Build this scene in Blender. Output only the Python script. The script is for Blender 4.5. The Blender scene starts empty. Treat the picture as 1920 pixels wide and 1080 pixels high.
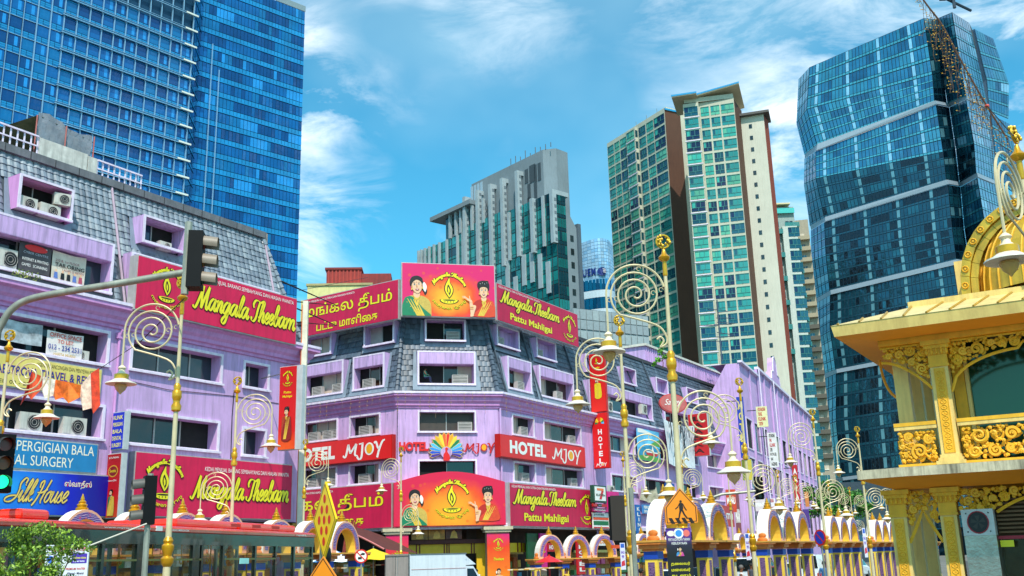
import bpy, math, random
from math import sin, cos, pi, radians as R
from mathutils import Matrix, Vector
rnd = random.Random(7)
C = bpy.context.scene.collection
scene = bpy.context.scene

# ---------------------------------------------------------------- camera
EYE = 2.2
FPX, TILT, ROLL = 1900.0, R(15.0), R(1.6)      # focal length in photo pixels (1920 wide)
cd = bpy.data.cameras.new('camera'); cam = bpy.data.objects.new('camera', cd); C.objects.link(cam)
cd.sensor_width = 36.0; cd.lens = 36.0 * FPX / 1920.0; cd.clip_start = 0.1; cd.clip_end = 6000
cam.matrix_world = Matrix.Translation((0, 0, EYE)) @ Matrix.Rotation(R(90) + TILT, 4, 'X') @ Matrix.Rotation(-ROLL, 4, 'Z')
scene.camera = cam

# ---------------------------------------------------------------- world: sky with procedural cloud
SUN_EL, SUN_AZ = R(53), R(174)      # azimuth clockwise from +Y (street direction)
world = bpy.data.worlds.new("World"); scene.world = world; world.use_nodes = True
nt = world.node_tree; N = nt.nodes; L = nt.links; N.clear()
out = N.new('ShaderNodeOutputWorld'); bg = N.new('ShaderNodeBackground'); L.new(bg.outputs[0], out.inputs[0])
sky = N.new('ShaderNodeTexSky'); sky.sky_type = 'NISHITA'; sky.sun_disc = False
sky.sun_elevation = SUN_EL; sky.sun_rotation = SUN_AZ; sky.air_density = 1.0; sky.dust_density = 0.6; sky.ozone_density = 2.0
bg.inputs[1].default_value = 0.15
tc = N.new('ShaderNodeTexCoord')
def mapn(scale, loc=(0, 0, 0), rot=(0, 0, 0)):
    m = N.new('ShaderNodeMapping'); m.inputs['Scale'].default_value = scale; m.inputs['Location'].default_value = loc
    m.inputs['Rotation'].default_value = rot; L.new(tc.outputs['Generated'], m.inputs['Vector']); return m
def noise(m, sc, det, rough, dist=0.0):
    n = N.new('ShaderNodeTexNoise'); n.inputs['Scale'].default_value = sc; n.inputs['Detail'].default_value = det
    n.inputs['Roughness'].default_value = rough; n.inputs['Distortion'].default_value = dist; L.new(m.outputs[0], n.inputs['Vector']); return n
def ramp(src, stops):
    r = N.new('ShaderNodeValToRGB'); e = r.color_ramp.elements
    while len(e) < len(stops): e.new(0.5)
    for i, (p, c) in enumerate(stops): e[i].position = p; e[i].color = (c, c, c, 1) if not isinstance(c, tuple) else c
    L.new(src, r.inputs[0]); return r
def mixc(f, a, b, mode='MIX'):
    m = N.new('ShaderNodeMix'); m.data_type = 'RGBA'; m.blend_type = mode
    for k, v in ((0, f), (6, a), (7, b)):
        if isinstance(v, (int, float, tuple)): m.inputs[k].default_value = v
        else: L.new(v, m.inputs[k])
    return m
tint = mixc(1.0, sky.outputs[0], (0.30, 1.04, 1.06, 1), 'MULTIPLY')
big = noise(mapn((1.0, 1.0, 1.6), (0.35, 0.1, 0.0)), 2.6, 3.0, 0.5, 0.3)
bigr = ramp(big.outputs[0], [(0.43, 0.0), (0.66, 1.0)])
wisp = noise(mapn((1.0, 1.0, 2.6), (3.1, 0.4, 2.0), (0.5, 0.2, 0.4)), 7.0, 9.0, 0.62, 0.5)
wr = ramp(wisp.outputs[0], [(0.44, 0.0), (0.66, 1.0)])
cl = N.new('ShaderNodeMath'); cl.operation = 'MULTIPLY'; L.new(bigr.outputs[0], cl.inputs[0]); L.new(wr.outputs[0], cl.inputs[1])
veil = noise(mapn((1.0, 1.0, 1.3), (1.3, 2.2, 0.0)), 1.7, 5.0, 0.5)
vr = ramp(veil.outputs[0], [(0.42, 0.0), (0.78, 0.5)])
sky1 = mixc(vr.outputs[0], tint.outputs[2], (4.6, 6.7, 7.2, 1))
sky2 = mixc(cl.outputs[0], sky1.outputs[2], (8.0, 8.3, 8.4, 1))
L.new(sky2.outputs[2], bg.inputs[0])

sun = bpy.data.lights.new('sun', 'SUN'); sun.energy = 3.5; sun.angle = R(0.6); sun.color = (1.0, 0.95, 0.86)
so = bpy.data.objects.new('sun', sun); C.objects.link(so)
sd = Vector((sin(SUN_AZ) * cos(SUN_EL), cos(SUN_AZ) * cos(SUN_EL), sin(SUN_EL)))
so.rotation_euler = sd.to_track_quat('Z', 'Y').to_euler()
vs = scene.view_settings; vs.view_transform = 'Standard'; vs.look = 'None'; vs.gamma = 1.0; vs.use_curve_mapping = False
vs.exposure = 0.42
scene.cycles.max_bounces = 6; scene.cycles.transparent_max_bounces = 12

# ---------------------------------------------------------------- measuring the place
def ray(px, py):
    x = px - 960; y = 540 - py; c, s = cos(ROLL), sin(ROLL)
    x2 = x * c + y * s; y2 = -x * s + y * c
    return Vector((x2, FPX * cos(TILT) - y2 * sin(TILT), FPX * sin(TILT) + y2 * cos(TILT)))
def at(px, py, Y):
    r = ray(px, py); k = Y / r.y
    return Vector((r.x * k, Y, EYE + r.z * k))
class Plane:                                    # a vertical wall plane: u along, y inwards, z up
    def __init__(s, x, y, deg):
        a = R(deg); s.p = Vector((x, y, 0)); s.u = Vector((sin(a), cos(a), 0)); s.n = Vector((-cos(a), sin(a), 0)); s.rot = R(90) - a
    def uv(s, px, py, off=0.0):
        r = ray(px, py); q = s.p + s.n * off
        k = (q.x * s.n.x + q.y * s.n.y) / (r.x * s.n.x + r.y * s.n.y)
        w = Vector((r.x * k, r.y * k, 0)) - s.p
        return w.dot(s.u), EYE + r.z * k
    def rect(s, x0, y0, x1, y1, off=0.0):
        u0, z1 = s.uv(x0, y0, off); u1, z0 = s.uv(x1, y1, off)
        return u0, u1, z0, z1
    def world(s, u, y=0, z=0): return s.p + s.u * u + s.n * y + Vector((0, 0, z))
def plane_at(px, Y, deg): return Plane(at(px, 900, Y).x, Y, deg)

# ---------------------------------------------------------------- materials
def lin(h):
    h = h.lstrip('#'); o = []
    for i in (0, 2, 4):
        c = int(h[i:i + 2], 16) / 255; o.append(c / 12.92 if c <= 0.04045 else ((c + 0.055) / 1.055) ** 2.4)
    return tuple(o)
MC = {}
def M(hexc, rough=0.6, metal=0.0, var=0.12, scale=3.0, bump=0.0, streak=0.0, emit=0.0, alpha=1.0, objvar=0.0, spec=0.5, coat=0.0, grime=None):
    key = (hexc, rough, metal, var, scale, bump, streak, emit, alpha, objvar, spec, coat, grime)
    if key in MC: return MC[key]
    m = bpy.data.materials.new('mat_' + hexc.lstrip('#')); m.use_nodes = True; t = m.node_tree; n = t.nodes; l = t.links
    b = n['Principled BSDF']; c = lin(hexc)
    b.inputs['Roughness'].default_value = rough; b.inputs['Metallic'].default_value = metal
    b.inputs['Specular IOR Level'].default_value = spec; b.inputs['Coat Weight'].default_value = coat
    b.inputs['Base Color'].default_value = (*c, 1)
    if alpha < 1: b.inputs['Alpha'].default_value = alpha
    cur = None
    if var or streak or bump:
        g = n.new('ShaderNodeTexCoord')
    if var:
        nz = n.new('ShaderNodeTexNoise'); nz.inputs['Scale'].default_value = scale; nz.inputs['Detail'].default_value = 6; nz.inputs['Roughness'].default_value = 0.6
        l.new(g.outputs['Object'], nz.inputs['Vector'])
        r = n.new('ShaderNodeMapRange'); r.inputs[1].default_value = 0.3; r.inputs[2].default_value = 0.7
        r.inputs[3].default_value = 1 - var; r.inputs[4].default_value = 1 + var; l.new(nz.outputs[0], r.inputs[0])
        mx = n.new('ShaderNodeVectorMath'); mx.operation = 'SCALE'; mx.inputs[0].default_value = c; l.new(r.outputs[0], mx.inputs['Scale']); cur = mx.outputs[0]
    if streak:
        mp = n.new('ShaderNodeMapping'); mp.inputs['Scale'].default_value = (3.0, 3.0, 0.25); l.new(g.outputs['Object'], mp.inputs[0])
        ns = n.new('ShaderNodeTexNoise'); ns.inputs['Scale'].default_value = 1.6; ns.inputs['Detail'].default_value = 8; ns.inputs['Roughness'].default_value = 0.7; l.new(mp.outputs[0], ns.inputs['Vector'])
        rr = n.new('ShaderNodeMapRange'); rr.inputs[1].default_value = 0.44; rr.inputs[2].default_value = 0.70; rr.inputs[3].default_value = 0; rr.inputs[4].default_value = streak; l.new(ns.outputs[0], rr.inputs[0])
        k = n.new('ShaderNodeMix'); k.data_type = 'RGBA'; l.new(rr.outputs[0], k.inputs[0])
        if cur: l.new(cur, k.inputs[6])
        else: k.inputs[6].default_value = (*c, 1)
        gc = lin(grime) if grime else tuple(x * 0.35 + 0.02 for x in c)
        k.inputs[7].default_value = (*gc, 1); cur = k.outputs[2]
    if objvar:
        oi = n.new('ShaderNodeObjectInfo'); r2 = n.new('ShaderNodeMapRange'); r2.inputs[3].default_value = 1 - objvar; r2.inputs[4].default_value = 1 + objvar; l.new(oi.outputs['Random'], r2.inputs[0])
        m2 = n.new('ShaderNodeVectorMath'); m2.operation = 'SCALE'; l.new(r2.outputs[0], m2.inputs['Scale'])
        if cur: l.new(cur, m2.inputs[0])
        else: m2.inputs[0].default_value = c
        cur = m2.outputs[0]
    if cur: l.new(cur, b.inputs['Base Color'])
    if bump:
        nb = n.new('ShaderNodeTexNoise'); nb.inputs['Scale'].default_value = scale * 8; nb.inputs['Detail'].default_value = 5; l.new(g.outputs['Object'], nb.inputs['Vector'])
        bp = n.new('ShaderNodeBump'); bp.inputs['Strength'].default_value = bump; bp.inputs['Distance'].default_value = 0.02; l.new(nb.outputs[0], bp.inputs['Height']); l.new(bp.outputs[0], b.inputs['Normal'])
    if emit:
        b.inputs['Emission Color'].default_value = (*c, 1); b.inputs['Emission Strength'].default_value = emit
    MC[key] = m; return m
def glass(hexc, rough=0.06, metal=0.55, wob=0.25, objvar=0.25, var=0.2, scale=0.25):
    key = ('g', hexc, rough, metal, wob, objvar, var, scale)
    if key in MC: return MC[key]
    m = M(hexc, rough, metal, var, scale, 0, 0, 0, 1, objvar, 0.8); m = m.copy(); t = m.node_tree; n = t.nodes; l = t.links; b = n['Principled BSDF']
    g = n.new('ShaderNodeTexCoord'); nb = n.new('ShaderNodeTexNoise'); nb.inputs['Scale'].default_value = 0.55; nb.inputs['Detail'].default_value = 3; l.new(g.outputs['Object'], nb.inputs['Vector'])
    bp = n.new('ShaderNodeBump'); bp.inputs['Strength'].default_value = wob; bp.inputs['Distance'].default_value = 0.25; l.new(nb.outputs[0], bp.inputs['Height']); l.new(bp.outputs[0], b.inputs['Normal'])
    MC[key] = m; return m

# ---------------------------------------------------------------- mesh building
class MB:
    def __init__(s): s.v = []; s.f = []; s.m = []; s.tf = None
    def add(s, vs, fs, m=0):
        o = len(s.v); s.v += [tuple(q) for q in vs]
        for f in fs: s.f.append(tuple(i + o for i in f)); s.m.append(m)
        return s
    def quad(s, a, b, c, d, m=0): return s.add([a, b, c, d], [(0, 1, 2, 3)], m)
    def box(s, x0, x1, y0, y1, z0, z1, m=0):
        v = [(x0, y0, z0), (x1, y0, z0), (x1, y1, z0), (x0, y1, z0), (x0, y0, z1), (x1, y0, z1), (x1, y1, z1), (x0, y1, z1)]
        return s.add(v, [(0, 3, 2, 1), (4, 5, 6, 7), (0, 1, 5, 4), (1, 2, 6, 5), (2, 3, 7, 6), (3, 0, 4, 7)], m)
    def frame(s, u0, u1, z0, z1, w, y0, y1, m=0, wb=None):     # butt-jointed rectangular frame, w measured inwards
        wb = wb or w
        s.box(u0, u1, y0, y1, z1 - w, z1, m); s.box(u0, u1, y0, y1, z0, z0 + wb, m)
        s.box(u0, u0 + w, y0, y1, z0 + wb, z1 - w, m); s.box(u1 - w, u1, y0, y1, z0 + wb, z1 - w, m); return s
    def prism(s, poly, y0, y1, m=0, back=True):                # outline in (u, z), extruded along y
        n = len(poly); v = [(p[0], y0, p[1]) for p in poly] + [(p[0], y1, p[1]) for p in poly]
        f = [tuple(range(n))]
        if back: f.append(tuple(range(2 * n - 1, n - 1, -1)))
        f += [(i, i + n, (i + 1) % n + n, (i + 1) % n) for i in range(n)]
        return s.add(v, f, m)
    def flat(s, poly, y, m=0): return s.add([(p[0], y, p[1]) for p in poly], [tuple(range(len(poly)))], m)
    def tube(s, pts, r, seg=6, m=0, closed=False, caps=True):
        pts = [Vector(p) for p in pts]; n = len(pts); rr = r if isinstance(r, (list, tuple)) else [r] * n
        vs_ = []; up = Vector((0, 0, 1)); prev = None
        for i, p in enumerate(pts):
            a = pts[i - 1] if (i or closed) else p; b = pts[(i + 1) % n] if (i < n - 1 or closed) else p
            t = (b - a); t = t.normalized() if t.length > 1e-9 else Vector((0, 0, 1))
            if prev is None:
                x = t.cross(up if abs(t.z) < 0.95 else Vector((1, 0, 0))).normalized()
            else:
                x = prev - t * prev.dot(t); x = x.normalized() if x.length > 1e-6 else t.orthogonal().normalized()
            prev = x; y = t.cross(x)
            for k in range(seg):
                a_ = 2 * pi * k / seg; vs_.append(p + (x * cos(a_) + y * sin(a_)) * rr[i])
        fs = []
        for i in range(n if closed else n - 1):
            j = (i + 1) % n
            for k in range(seg): fs.append((i * seg + k, i * seg + (k + 1) % seg, j * seg + (k + 1) % seg, j * seg + k))
        if caps and not closed: fs.append(tuple(range(seg - 1, -1, -1))); fs.append(tuple(range((n - 1) * seg, n * seg)))
        return s.add(vs_, fs, m)
    def lathe(s, prof, seg=12, c=(0, 0, 0), m=0, ax=None):
        vs_ = []
        for r, z in prof:
            for k in range(seg): a = 2 * pi * k / seg; vs_.append((c[0] + r * cos(a), c[1] + r * sin(a), c[2] + z))
        fs = [(i * seg + k, i * seg + (k + 1) % seg, (i + 1) * seg + (k + 1) % seg, (i + 1) * seg + k) for i in range(len(prof) - 1) for k in range(seg)]
        fs.append(tuple(range(seg - 1, -1, -1))); fs.append(tuple(range((len(prof) - 1) * seg, len(prof) * seg)))
        return s.add(vs_, fs, m)
    def ball(s, c, rx, ry, rz, seg=10, m=0):
        s2 = MB(); n = max(4, seg // 2)
        s2.lathe([(max(1e-3, sin(pi * i / n)), -cos(pi * i / n)) for i in range(n + 1)], seg)
        return s.add([(c[0] + x * rx, c[1] + y * ry, c[2] + z * rz) for x, y, z in s2.v], s2.f, m)
    def xf(s, fn, start=0): s.v[start:] = [tuple(fn(*p)) for p in s.v[start:]]; return s
    def merge(s, o, mat=None, m=None):
        vs_ = [tuple(mat @ Vector(p)) for p in o.v] if mat else o.v; k = len(s.v); s.v += vs_
        for f, mi in zip(o.f, o.m): s.f.append(tuple(i + k for i in f)); s.m.append(mi if m is None else m)
        return s
    def mesh(s, name, mats, smooth=False):
        me = bpy.data.meshes.new(name); me.from_pydata(s.v, [], s.f)
        for m_ in (mats if isinstance(mats, (list, tuple)) else [mats]): me.materials.append(m_)
        if any(s.m): me.polygons.foreach_set('material_index', s.m)
        if smooth: me.polygons.foreach_set('use_smooth', [True] * len(me.polygons)); me.update()
        if smooth and smooth != 'all': me.set_sharp_from_angle(angle=R(40))
        return me
    def build(s, name, mats, parent=None, smooth=False, loc=None, rotz=0, label=None, stuff=False):
        if not s.f: return None
        return link(name, s.mesh(name, mats, smooth), parent, loc, rotz, label, stuff)
def link(name, data, parent=None, loc=None, rotz=0, label=None, stuff=False):
    o = bpy.data.objects.new(name, data); C.objects.link(o)
    if parent is not None: o.parent = parent
    if loc is not None: o.location = loc
    if rotz: o.rotation_euler = (0, 0, rotz)
    if label: o['label'] = label
    if stuff: o['kind'] = 'stuff'
    return o
def tag(o, label, cat, group=None):
    o['label'] = label; o['category'] = cat
    if group: o['group'] = group
    return o
def thing(name, label, cat, loc=(0, 0, 0), rotz=0.0, group=None):
    o = bpy.data.objects.new(name, None); C.objects.link(o); o.location = loc; o.rotation_euler = (0, 0, rotz); o.empty_display_size = 0.3
    return tag(o, label, cat, group)
def on_plane(name, pl, label, cat, u=0, y=0, z=0, group=None): return thing(name, label, cat, pl.world(u, y, z), pl.rot, group)
def struct(o): o['kind'] = 'structure'; return o
def kids(o):
    return KID.get(o.name, [])
KID = {}
def dup(o, loc=None, rotz=None, label=None, parent=None, scale=None):
    if not KID or o.name not in KID:
        KID.clear()
        for q in C.objects:
            if q.parent: KID.setdefault(q.parent.name, []).append(q)
            KID.setdefault(q.name, [])
    def cp(q, par):
        c = q.copy(); C.objects.link(c)
        if par is not None: c.parent = par
        for ch in KID.get(q.name, []): cp(ch, c)
        return c
    r = cp(o, parent)
    if loc is not None: r.location = loc
    if rotz is not None: r.rotation_euler = (0, 0, rotz)
    if scale is not None: r.scale = (scale, scale, scale) if not isinstance(scale, tuple) else scale
    if label: r['label'] = label
    return r

# wall in (u,z) with rectangular holes; fn maps (u,z,d) to a local point (d = depth inwards)
def holed(mb, u0, u1, z0, z1, holes, fn=lambda u, z, d: (u, d, z), reveal=0.0, m=0, mr=None, us=(), zs=()):
    U = sorted({u0, u1, *[min(max(h[0], u0), u1) for h in holes], *[min(max(h[1], u0), u1) for h in holes], *us})
    Z = sorted({z0, z1, *[min(max(h[2], z0), z1) for h in holes], *[min(max(h[3], z0), z1) for h in holes], *zs})
    for i in range(len(U) - 1):
        for j in range(len(Z) - 1):
            a, b, c, d = U[i], U[i + 1], Z[j], Z[j + 1]; cu, cz = (a + b) / 2, (c + d) / 2
            if any(h[0] < cu < h[1] and h[2] < cz < h[3] for h in holes): continue
            mb.quad(fn(a, c, 0), fn(b, c, 0), fn(b, d, 0), fn(a, d, 0), m)
    if reveal:
        mr = m if mr is None else mr
        for h in holes:
            a, b, c, d = h[:4]; D = reveal
            mb.quad(fn(a, c, 0), fn(a, c, D), fn(a, d, D), fn(a, d, 0), mr); mb.quad(fn(b, c, D), fn(b, c, 0), fn(b, d, 0), fn(b, d, D), mr)
            mb.quad(fn(a, c, 0), fn(b, c, 0), fn(b, c, D), fn(a, c, D), mr); mb.quad(fn(a, d, D), fn(b, d, D), fn(b, d, 0), fn(a, d, 0), mr)
    return mb
# profile (outward distance, z) swept along a plan polyline of world XY points; outward = right-hand side away from 'n'
def sweep(mb, pts, prof, m=0, cap=True, side=1):
    P = [Vector((p[0], p[1])) for p in pts]; n = len(P); offs = []
    for i in range(n):
        ns = []
        if i > 0: d = (P[i] - P[i - 1]).normalized(); ns.append(Vector((d.y, -d.x)) * side)
        if i < n - 1: d = (P[i + 1] - P[i]).normalized(); ns.append(Vector((d.y, -d.x)) * side)
        if len(ns) == 2: b = (ns[0] + ns[1]).normalized(); b = b / max(0.3, b.dot(ns[0]))
        else: b = ns[0]
        offs.append(b)
    k = len(prof); vs_ = []
    for i in range(n):
        for o, z in prof: q = P[i] + offs[i] * o; vs_.append((q.x, q.y, z))
    fs = [(i * k + j, (i + 1) * k + j, (i + 1) * k + j + 1, i * k + j + 1) for i in range(n - 1) for j in range(k - 1)]
    if cap: fs.append(tuple(range(k))); fs.append(tuple(range(n * k - 1, (n - 1) * k - 1, -1)))
    return mb.add(vs_, fs, m)

# ---------------------------------------------------------------- lettering
_ts = bpy.data.scenes.new('lettering'); _tc = {}
def glyphs(s, off=0.0, shear=0.0, sp=1.0):
    key = (s, off, shear, sp)
    if key in _tc: return _tc[key]
    c = bpy.data.curves.new('t', 'FONT'); c.body = s; c.offset = off; c.shear = shear; c.resolution_u = 3; c.space_character = sp; c.fill_mode = 'FRONT'
    o = bpy.data.objects.new('t', c); _ts.collection.objects.link(o)
    me = o.to_mesh()
    v = [(q.co.x, q.co.y) for q in me.vertices]; f = [tuple(p.vertices) for p in me.polygons]
    o.to_mesh_clear(); bpy.data.objects.remove(o); bpy.data.curves.remove(c)
    _tc[key] = (v, f); return v, f
def letters(mb, s, u0, u1, z0, z1, y, m=0, off=0.0, shear=0.0, sp=1.0, base=None, fn=None, grow=None, thick=0.0):
    """text fitted to the box u0..u1, z0..z1 (grow: heavier outline laid over the same letters)"""
    v0, _ = glyphs(s, off, shear, sp)
    a0, a1 = min(p[0] for p in v0), max(p[0] for p in v0); b0, b1 = min(p[1] for p in v0), max(p[1] for p in v0)
    v, f = glyphs(s, off if grow is None else off + grow, shear, sp)
    q = [(u0 + (p[0] - a0) / (a1 - a0) * (u1 - u0), z0 + (p[1] - b0) / (b1 - b0) * (z1 - z0)) for p in v]
    pts = [(a, y, b) for a, b in q] if fn is None else [fn(a, b, y) for a, b in q]
    mb.add(pts, f, m)
    if thick:
        ed = {}
        for t_ in f:
            for i in range(len(t_)):
                e = (t_[i], t_[(i + 1) % len(t_)]); k = (e[1], e[0])
                if k in ed: del ed[k]
                else: ed[e] = 1
        for a, b in ed:
            A, B = pts[a], pts[b]; mb.quad(A, (A[0], A[1] + thick, A[2]), (B[0], B[1] + thick, B[2]), B, m)
    return mb
SCR = {   # a joined brush script: strokes per letter, advance width
 'M': ([[(-.45, .15), (-.3, -.05), (-.05, .05), (.2, .7), (.5, 1.9)], [(.5, 1.9), (.55, 1.0), (.7, .0)], [(.72, .05), (1.0, 1.0), (1.35, 1.9)], [(1.35, 1.9), (1.3, 1.0), (1.35, .15), (1.5, .0), (1.75, .3)]], 1.72),
 'T': ([[(.15, 1.15), (.0, 1.45), (.2, 1.8), (.6, 1.85), (1.0, 1.72), (1.45, 1.9)], [(.95, 1.8), (.8, 1.1), (.72, .35), (.45, -.02), (.1, .05), (.0, .35)]], 1.15),
 'a': ([[(.8, .85), (.5, 1.0), (.15, .7), (.08, .25), (.3, .0), (.6, .3), (.85, 1.0)], [(.87, 1.0), (.8, .35), (.95, .0), (1.2, .3)]], 1.12),
 'n': ([[(.0, .75), (.15, .95), (.2, .5), (.15, .0)], [(.17, .3), (.42, .85), (.65, .97), (.72, .7), (.65, .2), (.8, .0), (1.05, .3)]], .98),
 'm': ([[(.0, .75), (.15, .95), (.2, .5), (.15, .0)], [(.17, .3), (.45, .85), (.7, .97), (.8, .6), (.76, .0)], [(.78, .3), (1.06, .85), (1.32, .97), (1.42, .7), (1.36, .2), (1.5, .0), (1.75, .3)]], 1.68),
 'g': ([[(.8, .85), (.5, 1.0), (.15, .7), (.08, .25), (.3, .0), (.6, .3), (.85, 1.0)], [(.87, 1.0), (.8, .0), (.65, -.65), (.35, -.85), (.12, -.6), (.4, -.25), (1.2, .3)]], 1.12),
 'l': ([[(.0, .3), (.3, .8), (.55, 1.6), (.42, 1.9), (.25, 1.5), (.18, .5), (.32, .0), (.65, .3)]], .6),
 'e': ([[(.0, .3), (.4, .45), (.62, .8), (.42, 1.0), (.15, .7), (.12, .25), (.38, .0), (.8, .3)]], .74),
 'b': ([[(.0, .3), (.3, .8), (.55, 1.6), (.42, 1.9), (.25, 1.5), (.15, .5), (.3, .0), (.6, .1), (.75, .55), (.6, .9), (.75, .72), (1.0, .85)]], .9),
 'h': ([[(.0, .3), (.3, .8), (.55, 1.6), (.42, 1.9), (.25, 1.4), (.12, .0)], [(.14, .3), (.4, .85), (.62, .97), (.7, .7), (.62, .2), (.78, .0), (1.0, .3)]], .95),
 'S': ([[(1.25, 1.5), (1.3, 1.85), (.95, 1.95), (.6, 1.5), (.75, .95), (.7, .4), (.2, .0), (-.5, .0), (-.6, .25), (-.1, .45), (.6, .5)]], 1.0),
 'i': ([[(.0, .3), (.2, .95), (.2, .3), (.32, .0), (.6, .3)], [(.3, 1.35), (.34, 1.42)]], .5),
 'k': ([[(.0, .3), (.3, .8), (.55, 1.6), (.42, 1.9), (.25, 1.4), (.12, .0)], [(.14, .4), (.5, .95), (.55, .7), (.25, .5), (.5, .05), (.85, .25)]], .82),
 'H': ([[(.0, 1.2), (-.1, 1.6), (.25, 1.8), (.3, 1.2), (.1, .2), (-.2, -.3)], [(1.15, 1.9), (.95, 1.1), (.75, .2), (.9, -.1)], [(-.1, .8), (.5, .8), (1.1, 1.1)]], 1.15),
 'o': ([[(.5, .95), (.15, .7), (.1, .2), (.35, .0), (.65, .3), (.6, .8), (.45, .95), (.9, .85)]], .82),
 'u': ([[(.0, .6), (.15, .95), (.12, .3), (.3, .0), (.6, .35), (.72, .95)], [(.72, .95), (.7, .25), (.85, .0), (1.05, .3)]], .98),
 's': ([[(.0, .3), (.35, .95), (.4, .6), (.55, .2), (.3, .0), (.05, .15)], [(.35, .03), (.8, .3)]], .66),
 ' ': ([], .45)}
def smooth_pts(pts, k=5):
    if len(pts) < 3: return pts
    o = []; P = [pts[0]] + list(pts) + [pts[-1]]
    for i in range(1, len(P) - 2):
        a, b, c, d = P[i - 1:i + 3]
        for j in range(k):
            t = j / k; t2 = t * t; t3 = t2 * t
            o.append(tuple(.5 * ((2 * b[q]) + (-a[q] + c[q]) * t + (2 * a[q] - 5 * b[q] + 4 * c[q] - d[q]) * t2 + (-a[q] + 3 * b[q] - 3 * c[q] + d[q]) * t3) for q in range(len(a))))
    o.append(tuple(P[-2])); return o
def script(mb, s, u0, u1, z0, z1, y, m=0, w=0.17, thin=0.035, slant=0.28, fn=None, k=4):
    strokes = []; x = 0
    for ch in s:
        st, adv = SCR[ch]
        for q in st: strokes.append([(x + a + b * slant, b) for a, b in smooth_pts(q, k)])
        x += adv
    a0 = min(p[0] for q in strokes for p in q); a1 = max(p[0] for q in strokes for p in q)
    b0 = min(p[1] for q in strokes for p in q); b1 = max(p[1] for q in strokes for p in q)
    sx = (u1 - u0) / (a1 - a0); sz = (z1 - z0) / (b1 - b0)
    for n_, q in enumerate(strokes):
        L_, R_ = [], []
        for i, p in enumerate(q):
            a = q[max(0, i - 1)]; b = q[min(len(q) - 1, i + 1)]; dx, dz = b[0] - a[0], b[1] - a[1]; d = math.hypot(dx, dz) or 1; dx /= d; dz /= d
            h = thin + w * 0.5 * abs(dx * -0.35 - dz * 0.94) ** 1.3
            nx, nz = -dz * h, dx * h
            L_.append((p[0] + nx, p[1] + nz)); R_.append((p[0] - nx, p[1] - nz))
        yy = y - 0.0015 * (n_ % 5)
        pts = []
        for a, b in zip(L_, R_):
            for c in (a, b):
                uu, zz = u0 + (c[0] - a0) * sx, z0 + (c[1] - b0) * sz
                pts.append((uu, yy, zz) if fn is None else fn(uu, zz, yy))
        mb.add(pts, [(2 * i, 2 * i + 1, 2 * i + 3, 2 * i + 2) for i in range(len(q) - 1)], m)
    return mb
def disc(mb, u, z, ru, rz, y, m=0, n=20, a0=0.0, a1=2 * pi):
    full = abs(a1 - a0 - 2 * pi) < 1e-6
    return mb.flat([(u + ru * cos(a0 + (a1 - a0) * i / (n if full else n - 1)), z + rz * sin(a0 + (a1 - a0) * i / (n if full else n - 1))) for i in range(n)], y, m)
# ================================================================ ground
asph = M('#4c4b4a', 0.9, var=0.25, scale=0.8, bump=0.4)
mb = MB(); mb.quad((-1500, -300, 0), (1500, -300, 0), (1500, 3000, 0), (-1500, 3000, 0)); struct(mb.build('ground', M('#6d6a62', 0.95, var=0.25, scale=0.05)))
mb = MB(); mb.quad((-9, -20, .006), (14, -20, .006), (110, 150, .006), (72, 170, .006)); mb.quad((-60, 26, .007), (-60, 50, .007), (10, 58, .007), (10, 30, .007)); struct(mb.build('road', asph))
mb = MB()
for k in range(26):
    a = R(31); x, y = 1 + sin(a) * (k * 6), 6 + cos(a) * (k * 6)
    p = Vector((x, y, .012)); d = Vector((sin(a), cos(a), 0)) * 2.6; w = Vector((cos(a), -sin(a), 0)) * .07
    mb.quad(p - w, p + w, p + w + d, p - w + d)
struct(mb.build('lane_marking', M('#d8d6cc', 0.7)))

# ================================================================ palette
PUR = M('#cfa6d6', 0.85, var=0.12, scale=0.6, streak=0.62, bump=0.25, grime='#8c7890'); PNK = M('#d494cc', 0.8, var=0.07, scale=1.5, streak=0.35, grime='#8a5a86')
TRM = M('#e9d9ea', 0.7, var=0.08, scale=3, streak=0.35, grime='#9a8598'); PURF = M('#cea8d8', 0.85, var=0.06, scale=1.0, streak=0.7, grime='#70687c')
TLS = [M(c, 0.45, var=0.3, scale=2.2, streak=0.4, spec=0.7) for c in ('#7c8690', '#6a737e', '#8e969c')]; TCS = [M(c, 0.5, var=0.3, scale=1.8, streak=0.4, spec=0.6) for c in ('#4c5866', '#3c4652', '#5c6672')]; TILE_L, TILE_C = TLS[0], TCS[0]
FLASH = M('#7f8c99', 0.6, var=0.15, scale=2, streak=0.4); GUT = M('#6c6c70', 0.7, var=0.25, scale=1.5, streak=0.5)
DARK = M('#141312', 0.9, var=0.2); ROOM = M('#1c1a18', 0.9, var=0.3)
GL_D = glass('#2b3a3e', 0.08, 0.3, 0.05, 0.4); GL_B = glass('#4a3226', 0.12, 0.15, 0.05, 0.4); GL_N = glass('#20506e', 0.08, 0.4, 0.05, 0.3)
CURT = M('#c9b9a4', 0.8, var=0.12, scale=2.0, streak=0.2, objvar=0.15); ALU = M('#a9a6a0', 0.45, 0.4, var=0.1); LOUV = M('#b4ada6', 0.55, var=0.12)
ACW = M('#c9c4b8', 0.6, var=0.12, scale=4, streak=0.5); BLK = M('#151515', 0.5, var=0.1); STEEL = M('#8c8c8a', 0.4, 0.7, var=0.2, scale=5)
GOLD = M('#e0a016', 0.28, 0.55, var=0.18, scale=6, coat=0.4); CREAM = M('#e9d6b4', 0.5, var=0.10, scale=5, streak=0.3, grime='#8a7a60')
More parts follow.
